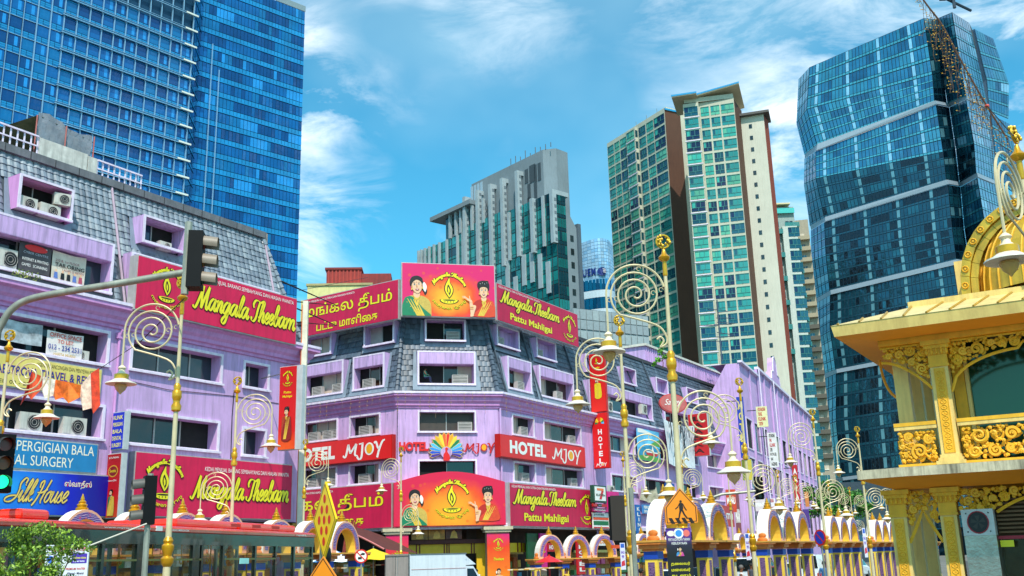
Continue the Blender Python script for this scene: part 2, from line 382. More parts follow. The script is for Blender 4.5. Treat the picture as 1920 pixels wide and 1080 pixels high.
MAG = M('#d80848', 0.55, var=0.10, scale=0.8, streak=0.35, grime='#96082e'); MAGD = M('#c80843', 0.55, var=0.12, scale=0.8, streak=0.35, grime='#8a082c'); RED = M('#e01410', 0.4, var=0.06, scale=1, streak=0.1)
YEL = M('#f2dc14', 0.4, var=0.05); INK = M('#1c1208', 0.6, var=0); WHT = M('#efeae2', 0.5, var=0.04); ORG = M('#f08a12', 0.45, var=0.06)

def pane_set(parent, u0, u1, z0, z1, y, cuts, mats, mull=0.05, mm=None, name='pane'):
    """glazing split at the given fractions: each pane and each mullion its own mesh"""
    xs = [0] + list(cuts) + [1]
    for i in range(len(xs) - 1):
        a = u0 + (u1 - u0) * xs[i]; b = u0 + (u1 - u0) * xs[i + 1]
        MB().quad((a, y, z0), (b, y, z0), (b, y, z1), (a, y, z1)).build(name, mats[i % len(mats)], parent)
        if i: MB().box(a - mull / 2, a + mull / 2, y - .05, y - .003, z0, z1).build('mullion', mm or ALU, parent)
def recess(mb, u0, u1, z0, z1, ya, yb, m=0):
    mb.quad((u0, ya, z0), (u0, yb, z0), (u0, yb, z1), (u0, ya, z1), m); mb.quad((u1, yb, z0), (u1, ya, z0), (u1, ya, z1), (u1, yb, z1), m)
    mb.quad((u0, ya, z0), (u1, ya, z0), (u1, yb, z0), (u0, yb, z0), m); mb.quad((u0, yb, z1), (u1, yb, z1), (u1, ya, z1), (u0, ya, z1), m)
def wall_window(parent, r, depth=.35, trim=.12, cuts=(.5,), mats=(None,), proud=.07, sill=True, trm=None, mull=.06):
    u0, u1, z0, z1 = r; f = MB(); f.frame(u0, u1, z0, z1, trim, -proud, 0.01)
    w = f.build('window', trm or TRM, parent)
    if sill: MB().box(u0 - .06, u1 + .06, -proud - .08, -proud - .002, z0 - .02, z0 + .07).build('sill', trm or TRM, w)
    a, b, c, d = u0 + trim, u1 - trim, z0 + trim, z1 - trim
    pane_set(w, a, b, c, d, depth, cuts, [m_ or GL_D for m_ in mats], mull)
    return w, (a, b, c, d)
def guard(parent, u, z, y, w=.85, h=.55, name='louvre_guard'):
    """white slatted air conditioner guard standing on a sill"""
    f = MB(); f.frame(u, u + w, z, z + h, .04, y, y + .3); n = 5
    for i in range(n): f.box(u + .04, u + w - .04, y + .02, y + .05, z + .07 + i * (h - .1) / n, z + .07 + (i + .55) * (h - .1) / n)
    f.box(u + .03, u + w - .03, y + .08, y + .28, z + .03, z + h - .03, 1)
    return f.build(name, [LOUV, M('#4a4743', 0.8)], parent)
def ac_unit(pl, u, y, z, label, w=.8, h=.58, group='air conditioner boxes on the facades', rot=0.0):
    t = on_plane('air_conditioner', pl, label, 'air conditioner', u, y, z, group)
    if rot: t.rotation_euler[2] += rot
    b = MB(); b.box(0, w, 0, .3, 0, h); b.box(w * .04, w * .3, -.012, -.002, h * .1, h * .9); b.build('casing', ACW, t)
    g = MB(); disc(g, w * .62, h * .5, h * .40, h * .40, -.004, 0, 16); g.build('fan_opening', BLK, t)
    k = MB()
    for rr in (.14, .26, .38): k.tube([(w * .62 + h * rr * cos(a * pi / 6), -.02, h * .5 + h * rr * sin(a * pi / 6)) for a in range(12)], .008, 4, closed=True)
    k.build('fan_grille', LOUV, t)
    return t

def tiles(mb, u0, u1, zb, zt, ins, holes, kl=0.0, kr=0.0, tw=.30, th=.29, m=0, stag=0, amp=1.0):
    n = int((zt - zb) / th); th = (zt - zb) / n
    for j in range(n):
        za = zb + j * th - .03; zc = zb + (j + 1) * th + .01; ia, ic = ins(za), ins(zc); off = (j % 2) * tw * stag
        lo = u0 + kl * ins(zb + j * th + th * .5); hi = u1 - kr * ins(zb + j * th + th * .5); i = 0
        x = u0 - off
        while x < u1:
            a, b = max(x, lo), min(x + tw, hi); x += tw
            if b - a < .07: continue
            cu, cz = (a + b) / 2, (za + zc) / 2
            if any(h[0] - .02 < cu < h[1] + .02 and h[2] - .05 < cz < h[3] + .05 for h in holes): continue
            w = b - a; jz = rnd.uniform(-.012, .012); jy = rnd.uniform(-.008, .008)
            P = [(0, .015), (.3, .015 + .045 * amp), (.62, .015 + .045 * amp), (1, .015)]
            lo_ = [(a + w * p, ia - q - .04 + jy, za + jz) for p, q in P]; up_ = [(a + w * p, ic - q + jy, zc + jz) for p, q in P]; bk = [(a + w * p, ia + .0, za + jz + .002) for p, q in P]
            mb.add(lo_ + up_ + bk, [(0, 1, 5, 4), (1, 2, 6, 5), (2, 3, 7, 6), (8, 9, 1, 0), (9, 10, 2, 1), (10, 11, 3, 2)], rnd.choice((0, 0, 0, 1, 2)))

def dormer(parent, r, yf, ins, zs=None, trim=.11, rec=.75, cuts=(.5,), mats=(None,), mull=.05, flash=True, skin=None, sill=.06):
    """dormer box standing out of the mansard: fascia, cheeks, deep recess, glazing at the back"""
    u0, u1, z0, z1 = r; zs = zs or z1 - trim; a, b, c = u0 + trim, u1 - trim, z0 + trim
    f = MB(); f.box(u0, u1, yf, yf + .05, z1 - trim * .8, z1); f.box(u0, u1, yf - sill, yf + .05, z0, c); f.box(u0, a, yf, yf + .05, c, z1 - trim * .8); f.box(b, u1, yf, yf + .05, c, z1 - trim * .8)
    d = f.build('dormer', TRM, parent)
    s = MB()
    if zs < z1 - trim: s.box(a, b, yf + .012, yf + .09, zs, z1 - trim * .8)
    s.box(a, b, yf + .02, yf + .1, zs - .02, zs) if zs < z1 - trim else None
    for q, e in ((u0 + .004, 1), (u1 - .004, -1)):       # cheeks run back to the slope
        pts = [(q, yf + .02, z0), (q, ins(z0) + .12, z0), (q, ins(z1) + .12, z1), (q, yf + .02, z1)]
        s.add(pts, [(0, 1, 2, 3)] if e > 0 else [(3, 2, 1, 0)])
    s.quad((u0, yf + .02, z1 - .01), (u1, yf + .02, z1 - .01), (u1, ins(z1) + .15, z1 - .01), (u0, ins(z1) + .15, z1 - .01))
    recess(s, a, b, c, zs, yf + .05, yf + rec); s.build('cheek', skin or PURF, d)
    pane_set(d, a, b, c, zs, yf + rec - .01, cuts, [m_ or GL_D for m_ in mats], mull)
    if flash:
        g = MB(); w = .28
        fl = lambda u, z: (u, ins(z) - .07, z)
        g.quad(fl(u0 - w, z0 - .3), fl(u1 + w, z0 - .3), fl(u1 + w, z0), fl(u0 - w, z0))
        g.quad(fl(u0 - w, z0), fl(u0, z0), fl(u0, z1 + .05), fl(u0 - w * .6, z1 + .05)); g.quad(fl(u1, z0), fl(u1 + w, z0), fl(u1 + w * .6, z1 + .05), fl(u1, z1 + .05))
        g.build('flashing', FLASH, d)
    return d

# ================================================================ left purple building
LB = plane_at(230, 42, 31.5)
lb = on_plane('shophouse', LB, 'purple four storey shophouse with pale grey tiled mansard roof at far left', 'building')
Rw = LB.rect
Z0 = 12.0
w_l3 = (-9.5, -1.13, 10.30, 11.80); w_m3 = (-.10, 5.0, 10.32, 11.78); w_s3 = (6.27, 8.0, 10.38, 11.72)
w_l2 = (-9.5, -1.10, 7.28, 8.74); w_m2 = (-.05, 5.0, 7.22, 8.68); w_s2 = (6.36, 7.95, 7.18, 8.58)
op = lambda r, t=.12: (r[0] + t, r[1] - t, r[2] + t, r[3] - t)
mb = MB(); holed(mb, -11, 10.3, 4.25, Z0, [op(r) for r in (w_l3, w_m3, w_s3, w_l2, w_m2, w_s2)], reveal=.62)
mb.quad((10.3, 0, 0), (10.3, 12, 0), (10.3, 12, Z0), (10.3, 0, Z0)); mb.build('wall', PUR, lb)
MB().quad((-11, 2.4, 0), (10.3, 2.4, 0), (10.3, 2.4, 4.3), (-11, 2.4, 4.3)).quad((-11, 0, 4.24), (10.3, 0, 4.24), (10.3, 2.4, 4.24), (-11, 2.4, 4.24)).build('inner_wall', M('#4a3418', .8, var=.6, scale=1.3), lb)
for u in (-9, -5.2, -1.3, 2.2, 6.2, 9.9): MB().box(u, u + .4, 0, .4, 0, 4.2).build('pier', M('#a8842c', .7, streak=.4), lb)
for r, cuts, ms in ((w_l3, (.18, .45, .75), (GL_D, ROOM, GL_D, ROOM)), (w_m3, (.37, .73), (GL_D, GL_D, GL_D)), (w_s3, (.55,), (GL_D, GL_D)), (w_l2, (.3, .55, .78), (GL_D, GL_D, ROOM, GL_D)), (w_m2, (.37, .66), (GL_D, GL_D, ROOM)), (w_s2, (.5,), (GL_D, GL_D))):
    wall_window(lb, r, .6, .12, cuts, ms, mull=.07)
mb = MB(); sweep(mb, [LB.world(-11), LB.world(10.32), LB.world(10.32, 12)], [(0, 11.95), (.10, 11.98), (.10, 12.1), (.22, 12.14), (.24, 12.3), (.36, 12.42), (.42, 12.62), (.62, 12.7), (.62, 12.93), (0, 12.95)])
o = mb.build('cornice', PNK, lb); o.matrix_parent_inverse = Matrix.LocRotScale(lb.location, lb.rotation_euler, None).inverted()
mb = MB(); sweep(mb, [LB.world(-11), LB.world(10.32), LB.world(10.32, 12)], [(.60, 12.86), (.66, 12.86), (.66, 12.99), (.0, 13.0)])
o = mb.build('cornice_coping', TRM, lb); o.matrix_parent_inverse = Matrix.LocRotScale(lb.location, lb.rotation_euler, None).inverted()
INV = lambda o, root: setattr(o, 'matrix_parent_inverse', Matrix.LocRotScale(root.location, root.rotation_euler, None).inverted())
# slope: solve the hip from the photographed top corner
s_ = 1.0
for _ in range(30): s_ = .5 * s_ + .5 * (10.3 - LB.uv(491, 446, s_)[0])
ZT = LB.uv(491, 446, s_)[1]; SL = s_
insL = lambda z: max(0.0, SL * (z - 12.95) / (ZT - 12.95)); ins = insL
d_up = [Rw(39, 324, 135, 418, .35), Rw(271, 401, 348, 477, .35)]
d_lo = [(-10, -1.22, 13.35, 15.58), (-.35, 8.55, 13.35, 15.48)]
d_up.insert(0, (d_up[0][0] - 5.6, d_up[0][0] - 3.1, d_up[0][2], d_up[0][3]))
holes = d_up + d_lo
def sfn(ins, u0, u1, kl, kr): return lambda u, z, d: (min(max(u, u0 + kl * ins(z)), u1 - kr * ins(z)), ins(z) + d, z)
mb = MB(); holed(mb, -11, 10.3, 12.95, ZT, [(h[0] + .1, h[1] - .1, h[2] + .05, h[3] - .05) for h in holes], sfn(ins, -11, 10.3, 0, 1))
mb.quad((10.3, 0, 12.95), (10.3, 12, 12.95), (10.3 - SL, 12, ZT), (10.3 - SL, SL, ZT)); mb.quad((-11, SL, ZT), (10.3 - SL, SL, ZT), (10.3 - SL, 12, ZT), (-11, 12, ZT))
mb.build('roof', M('#4d545d', 0.8), lb)
mb = MB(); tiles(mb, -10, 10.3, 13.0, ZT, ins, [(h[0] - .25, h[1] + .25, h[2] - .25, h[3]) for h in holes], 0, 1); mb.build('roof_tiles', TLS, lb, stuff=True)
# hip capping, each cap a tile
for i in range(17):
    z = 13.1 + i * (ZT - 13.2) / 17; z2 = z + .44; a = (10.3 - ins(z), ins(z), z); b = (10.3 - ins(z2), ins(z2), z2)
    m_ = MB(); m_.tube([(a[0] - .02, a[1] - .07, a[2]), (b[0] - .02, b[1] - .03, b[2])], [.16, .12], 6); m_.build('hip_tile', TILE_L, lb)
mb = MB(); mb.box(-11, 10.3 - SL + .1, SL - .22, SL + .12, ZT - .05, ZT + .28); o = mb.build('gutter', GUT, lb)
mb = MB()
for i in range(17): u = -10.2 + i * 1.13; mb.box(u, u + .03, SL - .235, SL - .222, ZT - .05, ZT + .27)
mb.build('gutter_joint', M('#3a3a3c', 0.8), o)
mb = MB(); mb.box(10.3 - SL + .1, 10.3 - SL + .3, SL - .1, 12, ZT - .3, ZT + .28); mb.build('barge_board', M('#b7a391', 0.8, streak=.4), lb)
for k, r in enumerate(d_up): dormer(lb, r, .35, ins, rec=.9, cuts=(.45,), mats=((ROOM, GL_N), (ROOM, DARK), (GL_N, ROOM))[k % 3], skin=PNK if k == 1 else PURF)
dormer(lb, d_lo[0], -.02, ins, zs=14.80, rec=.7, cuts=(.55, .72, .86), mats=(GL_D, ROOM, ROOM, GL_D), flash=False)
dormer(lb, d_lo[1], -.02, ins, zs=14.80, rec=.7, cuts=(.3, .6), mats=(ROOM, GL_D, ROOM), flash=False)
for u, za, zb_ in ((3.45 - 4.0, 13.05, ZT), (8.75, 13.0, ZT)):
    p0 = (u, ins(za) - .1, za); p1 = (u - (0.0), ins(zb_) - .12, zb_); MB().tube([p0, p1], .055, 8).build('downpipe', M('#b39aa8', 0.6), lb)
MB().tube([(-.74, -.12, 4.4), (-.74, -.12, 11.6), (-.74, -.3, 11.9)], .055, 8).build('downpipe', PNK, lb)
MB().box(-.86, -.62, -.2, -.02, 11.55, 11.8).build('rainwater_hopper', PNK, lb)
MB().tube([(5.75, -.02, 7.0), (5.72, -.02, 9.0), (5.78, -.02, 10.2)], .018, 5).build('cable', BLK, lb)
MB().tube([(-.6, -.02, 9.9), (2.0, -.03, 9.75), (5.76, -.02, 9.92), (8.8, -.02, 9.9)], .014, 5).build('cable', BLK, lb)
# roof clutter
rail = on_plane('roof_railing', LB, 'rusty white openwork railing on the roof edge at the far left of the picture', 'railing', group=None)
def open_rail(t, u0, u1, y, z0, z1, n):
    MB().box(u0, u1, y, y + .06, z1 - .07, z1).build('top_rail', TRM, t); MB().box(u0, u1, y, y + .06, z0, z0 + .07).build('bottom_rail', TRM, t)
    MB().box(u0, u1, y + .01, y + .05, (z0 + z1) / 2 - .03, (z0 + z1) / 2 + .03).build('middle_rail', TRM, t)
    for i in range(n): u = u0 + (u1 - u0) * i / (n - 1); MB().box(u - .03, u + .03, y + .064, y + .1, z0, z1).build('baluster', TRM, t)
zr = ZT + .28
open_rail(rail, -8.6, -4.05, SL + .1, zr, zr + .95, 16)
r2 = on_plane('roof_railing', LB, 'short openwork railing on the roof just right of the tarpaulin shelter', 'railing'); open_rail(r2, -1.15, 1.2, SL + .1, zr, zr + .85, 9)
sh = on_plane('roof_shelter', LB, 'makeshift grey tarpaulin shelter with a low white wall on the roof', 'shelter')
MB().box(-4.0, -1.7, SL + .12, SL + .2, zr, zr + .9).build('low_wall', M('#cfc9c0', 0.9, var=.2, streak=.6), sh); MB().box(-1.65, -1.2, SL + .12, SL + .2, zr, zr + .85).build('low_wall', M('#cfc9c0', 0.9, var=.2, streak=.6), sh)
mb = MB(); n = 12
for i in range(n):
    for j in range(4):
        def q(i, j): u = -3.95 + i * 2.65 / n; z = zr + .85 + j * .33; return (u, SL + .6 + .06 * sin(i * 2.1 + j * 1.7) - .03 * j, z + (.12 * sin(i * .6) if j == 4 else 0) - (.25 * i / n if j else 0))
        mb.quad(q(i, j), q(i + 1, j), q(i + 1, j + 1), q(i, j + 1))
mb.build('tarpaulin', M('#8b8f98', 0.6, var=.25, scale=2, bump=.5), sh, smooth='all')
MB().add([(-5.4, SL + 2.6, zr + 1.1), (-3.95, SL + .5, zr + 2.05), (-1.2, SL + .5, zr + 1.75), (-1.6, SL + 2.6, zr + 1.3)], [(0, 1, 2, 3)]).build('canopy', M('#6e6a4a', 0.9, var=.4, scale=2), sh)
for u in (-4.02, -2.62, -1.22): MB().tube([(u, SL + .45, zr), (u, SL + .45, zr + 2.0)], .03, 6).build('post', M('#b1615a', 0.6), sh)

# ================================================================ centre purple building (hotel)
FC = plane_at(840, 60, 77.3)
def corner(px, deg): u, z = FC.uv(px, 800); w = FC.world(u); return Plane(w.x, w.y, deg), u
LW, uL = corner(744, 123.5); RW, uR = corner(934, 31.2)
hb = thing('hotel_building', 'purple corner hotel with dark blue grey tiled mansard roof behind the round arches', 'building')
sub = {}
def plan_root(pl): return pl
def part_on(pl, root):
    """root sits at the origin: parts are placed by matrix"""
    return Matrix.Translation(pl.p) @ Matrix.Rotation(pl.rot, 4, 'Z')
def put(o, pl): o.matrix_local = Matrix.Translation(pl.p) @ Matrix.Rotation(pl.rot, 4, 'Z'); return o
ULEFT, URIGHT = -14.0, 42.0
POLY = [LW.world(ULEFT), LW.world(0), RW.world(0), RW.world(URIGHT)]
HZB, HZT, HS = 11.92, 17.75, 1.45
insC = lambda z: max(0.0, HS * (z - HZB) / (HZT - HZB))
KC = math.tan(R((123.5 - 77.3) / 2)); 
W3 = (9.54, 10.86); W2 = (6.70, 7.98)
wl = [LW.rect(656, 781, 714, 815), LW.rect(567, 793, 634, 823)]; wl = [(a, b) for a, b, c, d in wl]; wl.append((wl[1][0] - 3.8, wl[1][0] - .9))
wf = [(-1.77, 1.73)]
wr = [(1.55, 4.24), (5.40, 10.6), (14.9, 16.9 + 2.4), (20.6, 25.6), (27.0, 32.0), (34.2, 38.6)]
def hotel_face(pl, u0, u1, spans, rows=(W3, W2), ground=4.0):
    hs = [(a, b, z0, z1) for a, b in spans for z0, z1 in rows]
    mb = MB(); holed(mb, u0, u1, ground, HZB - .1, [op(h, .1) for h in hs], reveal=.4)
    put(mb.build('wall', PUR, hb), pl); return hs
hw = {}
for pl, u0, u1, sp in ((LW, ULEFT, 0, wl), (FC, uL, uR, wf), (RW, 0, URIGHT, wr)): hw[pl] = hotel_face(pl, u0, u1, sp)
def hwin(pl, r, cuts, mats, g=None, depth=.38, trim=.1):
    w, o_ = wall_window(hb, r, depth, trim, cuts, mats, mull=.045); put(w, pl)
    if g is not None:
        for gg in (g if isinstance(g, (list, tuple)) else [g]): guard(w, o_[0] + (o_[1] - o_[0]) * gg, o_[2], -.02 + .1)
    return w
for r in hw[FC]: hwin(FC, r, (.5,), (M('#453a30', .5, streak=.3), M('#3d332b', .5, streak=.3)) if r[2] > 9 else (DARK, GL_D), .7 if r[2] > 9 else None)
for i, r in enumerate(hw[LW]):
    if i // 2 == 0: hwin(LW, r, (.42, .72), (ROOM, GL_B, CURT), .25)
    else: hwin(LW, r, (.28, .62), (GL_B, CURT, CURT), (.12, .55, .8) if i // 2 == 1 else .4)
for i, r in enumerate(hw[RW]):
    k = i // 2
    if k == 0: hwin(RW, r, (.22, .45), (GL_B, CURT, ROOM) if r[2] > 9 else (GL_D, CURT, GL_D), .45)
    elif k == 1: hwin(RW, r, (.12, .3, .62), (GL_B, CURT, GL_B, ROOM), .72)
    else: hwin(RW, r, (.3, .6), ((GL_D, ROOM, GL_B), (CURT, GL_D, ROOM), (GL_B, GL_D, CURT))[k % 3], None)
def swp(name, prof, mat, poly=None, root=None):
    mb = MB(); sweep(mb, poly or POLY, prof, cap=True); return mb.build(name, mat, root or hb)
swp('cornice', [(0, 10.98), (.07, 11.0), (.07, 11.1), (.16, 11.14), (.18, 11.28), (.30, 11.4), (.34, 11.6), (.5, 11.68), (.5, 11.84), (0, 11.86)], PNK)
swp('cornice_coping', [(.48, 11.80), (.56, 11.80), (.56, 11.93), (0, 11.95)], TRM)
swp('string_course', [(0, 4.0), (.1, 4.0), (.12, 4.25), (0, 4.3)], TRM)
for u, pl in ((0.12, RW), (12.25, RW), (29.8, RW)): put(MB().tube([(u, -.1, 3), (u, -.1, 11.0)], .06, 8).build('downpipe', PURF, hb), pl)
put(MB().tube([(uL + .02, -.06, 4), (uL + .02, -.06, 11)], .02, 6).build('cable', BLK, hb), FC)
# mansard of the hotel
dl_up = [LW.rect(681.7, 611, 738.4, 648, .5), LW.rect(570, 634, 620, 663, .5)]; dl_lo = [LW.rect(661, 670, 719.5, 725.6), LW.rect(568, 685, 642, 737)]
dl_up = [(a, b, 14.98 + .12, 16.5) for a, b, c, d in dl_up]; dl_lo = [(a, b, 12.37, 14.5) for a, b, c, d in dl_lo]
df_up = [(FC.uv(796.6, 620, .5)[0], FC.uv(873.8, 620, .5)[0], 15.15, 16.55)]; df_lo = [(-1.77, 1.77, 12.38, 14.46)]
dr_up = [RW.rect(932, 607, 975, 658, .5), RW.rect(1006, 630, 1044, 678, .5), RW.rect(1168, 680, 1194, 719, .5), RW.rect(1230, 702, 1254, 735, .5), RW.rect(1287, 719, 1310, 750, .5)]
dr_up = [(max(a, .45), b, 15.1, 16.45) for a, b, c, d in dr_up]; dr_up.insert(2, (12.9, 15.0, 15.1, 16.45))
dr_lo = [(1.35, 4.25, 12.37, 14.44), (5.27, 9.95, 12.37, 14.44), (12.35, 13.95, 12.37, 14.44), (15.0, 23.2, 12.45, 14.4), (25.6, 33.6, 12.45, 14.4)]
for pl, u0, u1, hs, kl, kr in ((LW, ULEFT, 0, dl_up + dl_lo, 0, KC), (FC, uL, uR, df_up + df_lo, KC, KC), (RW, 0, URIGHT, dr_up + dr_lo, KC, 0)):
    mb = MB(); holed(mb, u0, u1, HZB, HZT, [(h[0] + .08, h[1] - .08, h[2] + .05, h[3] - .05) for h in hs], sfn(insC, u0, u1, kl, kr)); put(mb.build('roof', M('#3d4650', 0.8), hb), pl)
    mb = MB(); tiles(mb, u0, u1, 11.98, HZT, insC, [(h[0] - .2, h[1] + .2, h[2] - .2, h[3]) for h in hs], kl, kr, .30, .33, stag=.5, amp=.3); put(mb.build('roof_tiles', TCS, hb, stuff=True), pl)
CU = ((ROOM, GL_B), (GL_B, ROOM), (CURT, ROOM), (GL_D, CURT))
for k, r in enumerate(dl_up): put(dormer(hb, r, .5, insC, rec=.55, cuts=(.45,), mats=((LOUV, ROOM), (CURT, CURT))[k]), LW)
for k, r in enumerate(dl_lo): d = put(dormer(hb, r, .02, insC, zs=13.78, rec=.6, cuts=(.35, .7), mats=((ROOM, GL_B, ROOM), (ROOM, CURT, CURT))[k]), LW); guard(d, r[0] + .75, r[2] + .11, .1, .8); (guard(d, r[1] - 1.0, r[2] + .11, .12, .75) if k else None)
d = put(dormer(hb, df_up[0], .5, insC, rec=.7, cuts=(.5,), mats=(ROOM, GL_D)), FC); guard(d, .1, 15.26, .62, .8)
d = put(dormer(hb, df_lo[0], .02, insC, zs=13.70, rec=.9, cuts=(.48, .74), mats=(ROOM, GL_B, CURT)), FC); guard(d, .35, 12.49, .14, .95)
for k, r in enumerate(dr_up): d = put(dormer(hb, r, .5, insC, rec=.6, cuts=(.4,), mats=(GL_D, PURF) if k != 1 else (ROOM, PURF)), RW); (guard(d, r[0] + .15, r[2] + .11, .6, .8, .5) if k < 2 else None)
for k, r in enumerate(dr_lo): d = put(dormer(hb, r, .02, insC, zs=13.75, rec=.6, cuts=((.3, .55), (.15, .35, .7), (.5,), (.2, .45, .75), (.3, .6))[k], mats=((ROOM, GL_B, CURT), (GL_B, CURT, ROOM, GL_B), (GL_D, CURT), (CURT, GL_D, ROOM, PURF), (GL_D, ROOM, GL_B))[k]), RW); (guard(d, r[0] + (1.3, 2.4)[k], r[2] + .11, .14, .8) if k < 2 else None)
for pl, u, e in ((FC, uL, 1), (FC, uR, -1)):
    for i in range(17):
        z = 12.0 + i * (HZT - 12.0) / 17; z2 = z + .42
        m_ = MB(); m_.tube([(u + e * KC * insC(z), insC(z) - .09, z), (u + e * KC * insC(z2), insC(z2) - .05, z2)], [.16, .12], 6); put(m_.build('hip_tile', TILE_C, hb), pl)
for u, e in ((.45, .55), (4.75, .6), (10.6, .8), (13.9, .6), (20.3, 2.2), (24.6, 1.4)): put(MB().tube([(u + e, insC(12) - .12, 12), (u, insC(HZT) - .1, HZT)], .06, 6).build('rain_pipe', M('#46505c', 0.6), hb), RW)
swp('roof_edge', [(-HS + .02, HZT - .1), (-HS + .16, HZT - .1), (-HS + .16, HZT + .15), (-HS - .3, HZT + .15)], M('#3b3d42', .8, streak=.4))
mb = MB(); pts = [LW.world(ULEFT, 1.3), LW.world(-.5, 1.5), RW.world(.5, 1.5), RW.world(URIGHT, 1.3), RW.world(URIGHT, 12), LW.world(ULEFT, 14)]
mb.add([(p.x, p.y, HZT + .05) for p in pts], [tuple(range(6))]); mb.build('roof_deck', GUT, hb)
put(MB().quad((URIGHT, 0, 0), (URIGHT, 12, 0), (URIGHT, 12, HZT), (URIGHT, 1.4, HZT)).build('end_wall', PUR, hb), RW)
# ================================================================ signs and banners
SGRP = 'magenta shop signs of the textile shop'
def sign_box(name, label, pl, r, y0, y1, face, rim=None, group=None, cat='sign', edge=0.05):
    u0, u1, z0, z1 = r; t = on_plane(name, pl, label, cat, group=group)
    MB().box(u0, u1, y0 + .03, y1, z0, z1).build('box', rim or M('#b9b4b0', .5, .3, streak=.3), t)
    MB().box(u0 + edge, u1 - edge, y0, y0 + .028, z0 + edge, z1 - edge).build('face', face, t)
    return t
def txt(t, s, r, y, mat, off=0.0, shear=0.0, grow=None, fn=None, sp=1.0, name='lettering', thick=0.0):
    mb = MB(); mats = mat if isinstance(mat, list) else [mat]
    if grow: letters(mb, s, *r, y, 1, off, shear, sp, fn=fn, grow=grow); letters(mb, s, *r, y - .006, 0, off, shear, sp, fn=fn)
    else: letters(mb, s, *r, y, 0, off, shear, sp, fn=fn, thick=thick)
    return mb.build(name, mats, t)
def scr(t, s, r, y, mats=(None, None), w=.23, thin=.035, slant=.28, fn=None, ow=.06):
    mb = MB(); m0 = mats[0] or YEL; m1 = mats[1] or INK
    script(mb, s, *r, y, 1, w + ow, thin + ow, slant, fn); script(mb, s, *r, y - .01, 0, w, thin, slant, fn)
    return mb.build('lettering', [m0, m1], t)
TAM1 = 'மங்கல தீபம்'; TAM2 = 'பட்டு மாளிைக'
def arcfn(cu, cz, rad, a0, a1, length, below=False):
    def f(a, b, y):
        t = a / length; ang = a0 + (a1 - a0) * t; rr = rad - b if below else rad + b
        return (cu + rr * cos(ang), y, cz + rr * sin(ang))
    return f
def logo(t, cu, cz, s, y, ring=True, wide=1.0):
    """oil lamp with flame between two arcs of lettering; s = overall half height"""
    mb = MB(); Y_, K_ = 0, 1
    def S(pts, yy, m): mb.flat([(cu + p[0] * s * wide, cz + p[1] * s) for p in pts], yy, m)
    fl = [(0, -.28), (.10, -.16), (.17, .02), (.15, .22), (.04, .42), (.02, .66), (-.07, .5), (-.16, .3), (-.19, .12), (-.14, -.05), (-.05, -.2)]
    fl = smooth_pts(fl + [fl[0]], 3)[:-1]
    big = [(p[0] * 1.22, .1 + (p[1] - .1) * 1.12) for p in fl]
    S(big, y, K_); S(fl, y - .006, Y_)
    S(smooth_pts([(0, -.2), (.07, -.05), (.07, .12), (-.03, .34), (-.09, .2), (-.09, .02), (-.01, -.12), (0, -.2)], 3)[:-1], y - .012, K_)
    S([(-.02, -.1), (.03, .0), (.02, .12), (-.05, .24), (-.06, .1), (-.04, -.02)], y - .018, Y_)
    bowl = lambda k, dz: [(.40 * k * cos(a * pi / 10 + pi), -.40 + dz + (.17 * k * sin(a * pi / 10 + pi))) for a in range(11)] + [(.40 * k * cos(a * pi / 10), -.40 + dz + .055 * k * sin(a * pi / 10)) for a in range(1, 10)]
    S(bowl(1.12, 0), y, K_); S(bowl(1.0, 0), y - .006, Y_); S([(.3 * cos(a * pi / 8), -.405 + .03 * sin(a * pi / 8)) for a in range(16)], y - .012, K_)
    for k in (-.2, -.07, .07, .2): S([(k - .02, -.46), (k + .02, -.46), (k + .015, -.52), (k - .015, -.52)], y - .012, K_)
    mb.build('lamp_emblem', [YEL, INK], t)
    if ring:
        A0, A1 = R(156), R(22)
        f1 = arcfn(cu, cz - .02 * s, .70 * s, A0, A1, 1.0)
        mb = MB(); script(mb, 'Mangala Theebam', 0, 1, -.02 * s, .24 * s, y, 1, .62, .22, .2, f1, 3); script(mb, 'Mangala Theebam', 0, 1, -.02 * s, .24 * s, y - .012, 0, .34, .05, .2, f1, 3)
        mb.xf(lambda a, b, c: (cu + (a - cu) * wide, b, c)); mb.build('lettering', [YEL, INK], t)
        f2 = arcfn(cu, cz + .12 * s, 1.02 * s, R(216), R(324), 1.0, True)
        mb = MB(); letters(mb, TAM1, 0, 1, -.0, .20 * s, y, 1, .012, grow=.03, fn=lambda a, b, yy: f2(a, -b + .2 * s, yy)); letters(mb, TAM1, 0, 1, 0, .20 * s, y - .012, 0, .012, fn=lambda a, b, yy: f2(a, -b + .2 * s, yy))
        mb.xf(lambda a, b, c: (cu + (a - cu) * wide, b, c)); mb.build('lettering', [YEL, INK], t)
SKIN = M('#eab890', .6, var=.05); HAIR = M('#1a0f0c', .5, var=.1); LIP = M('#b3182a', .5, var=0); SKD = M('#c07d50', .6, var=.04)
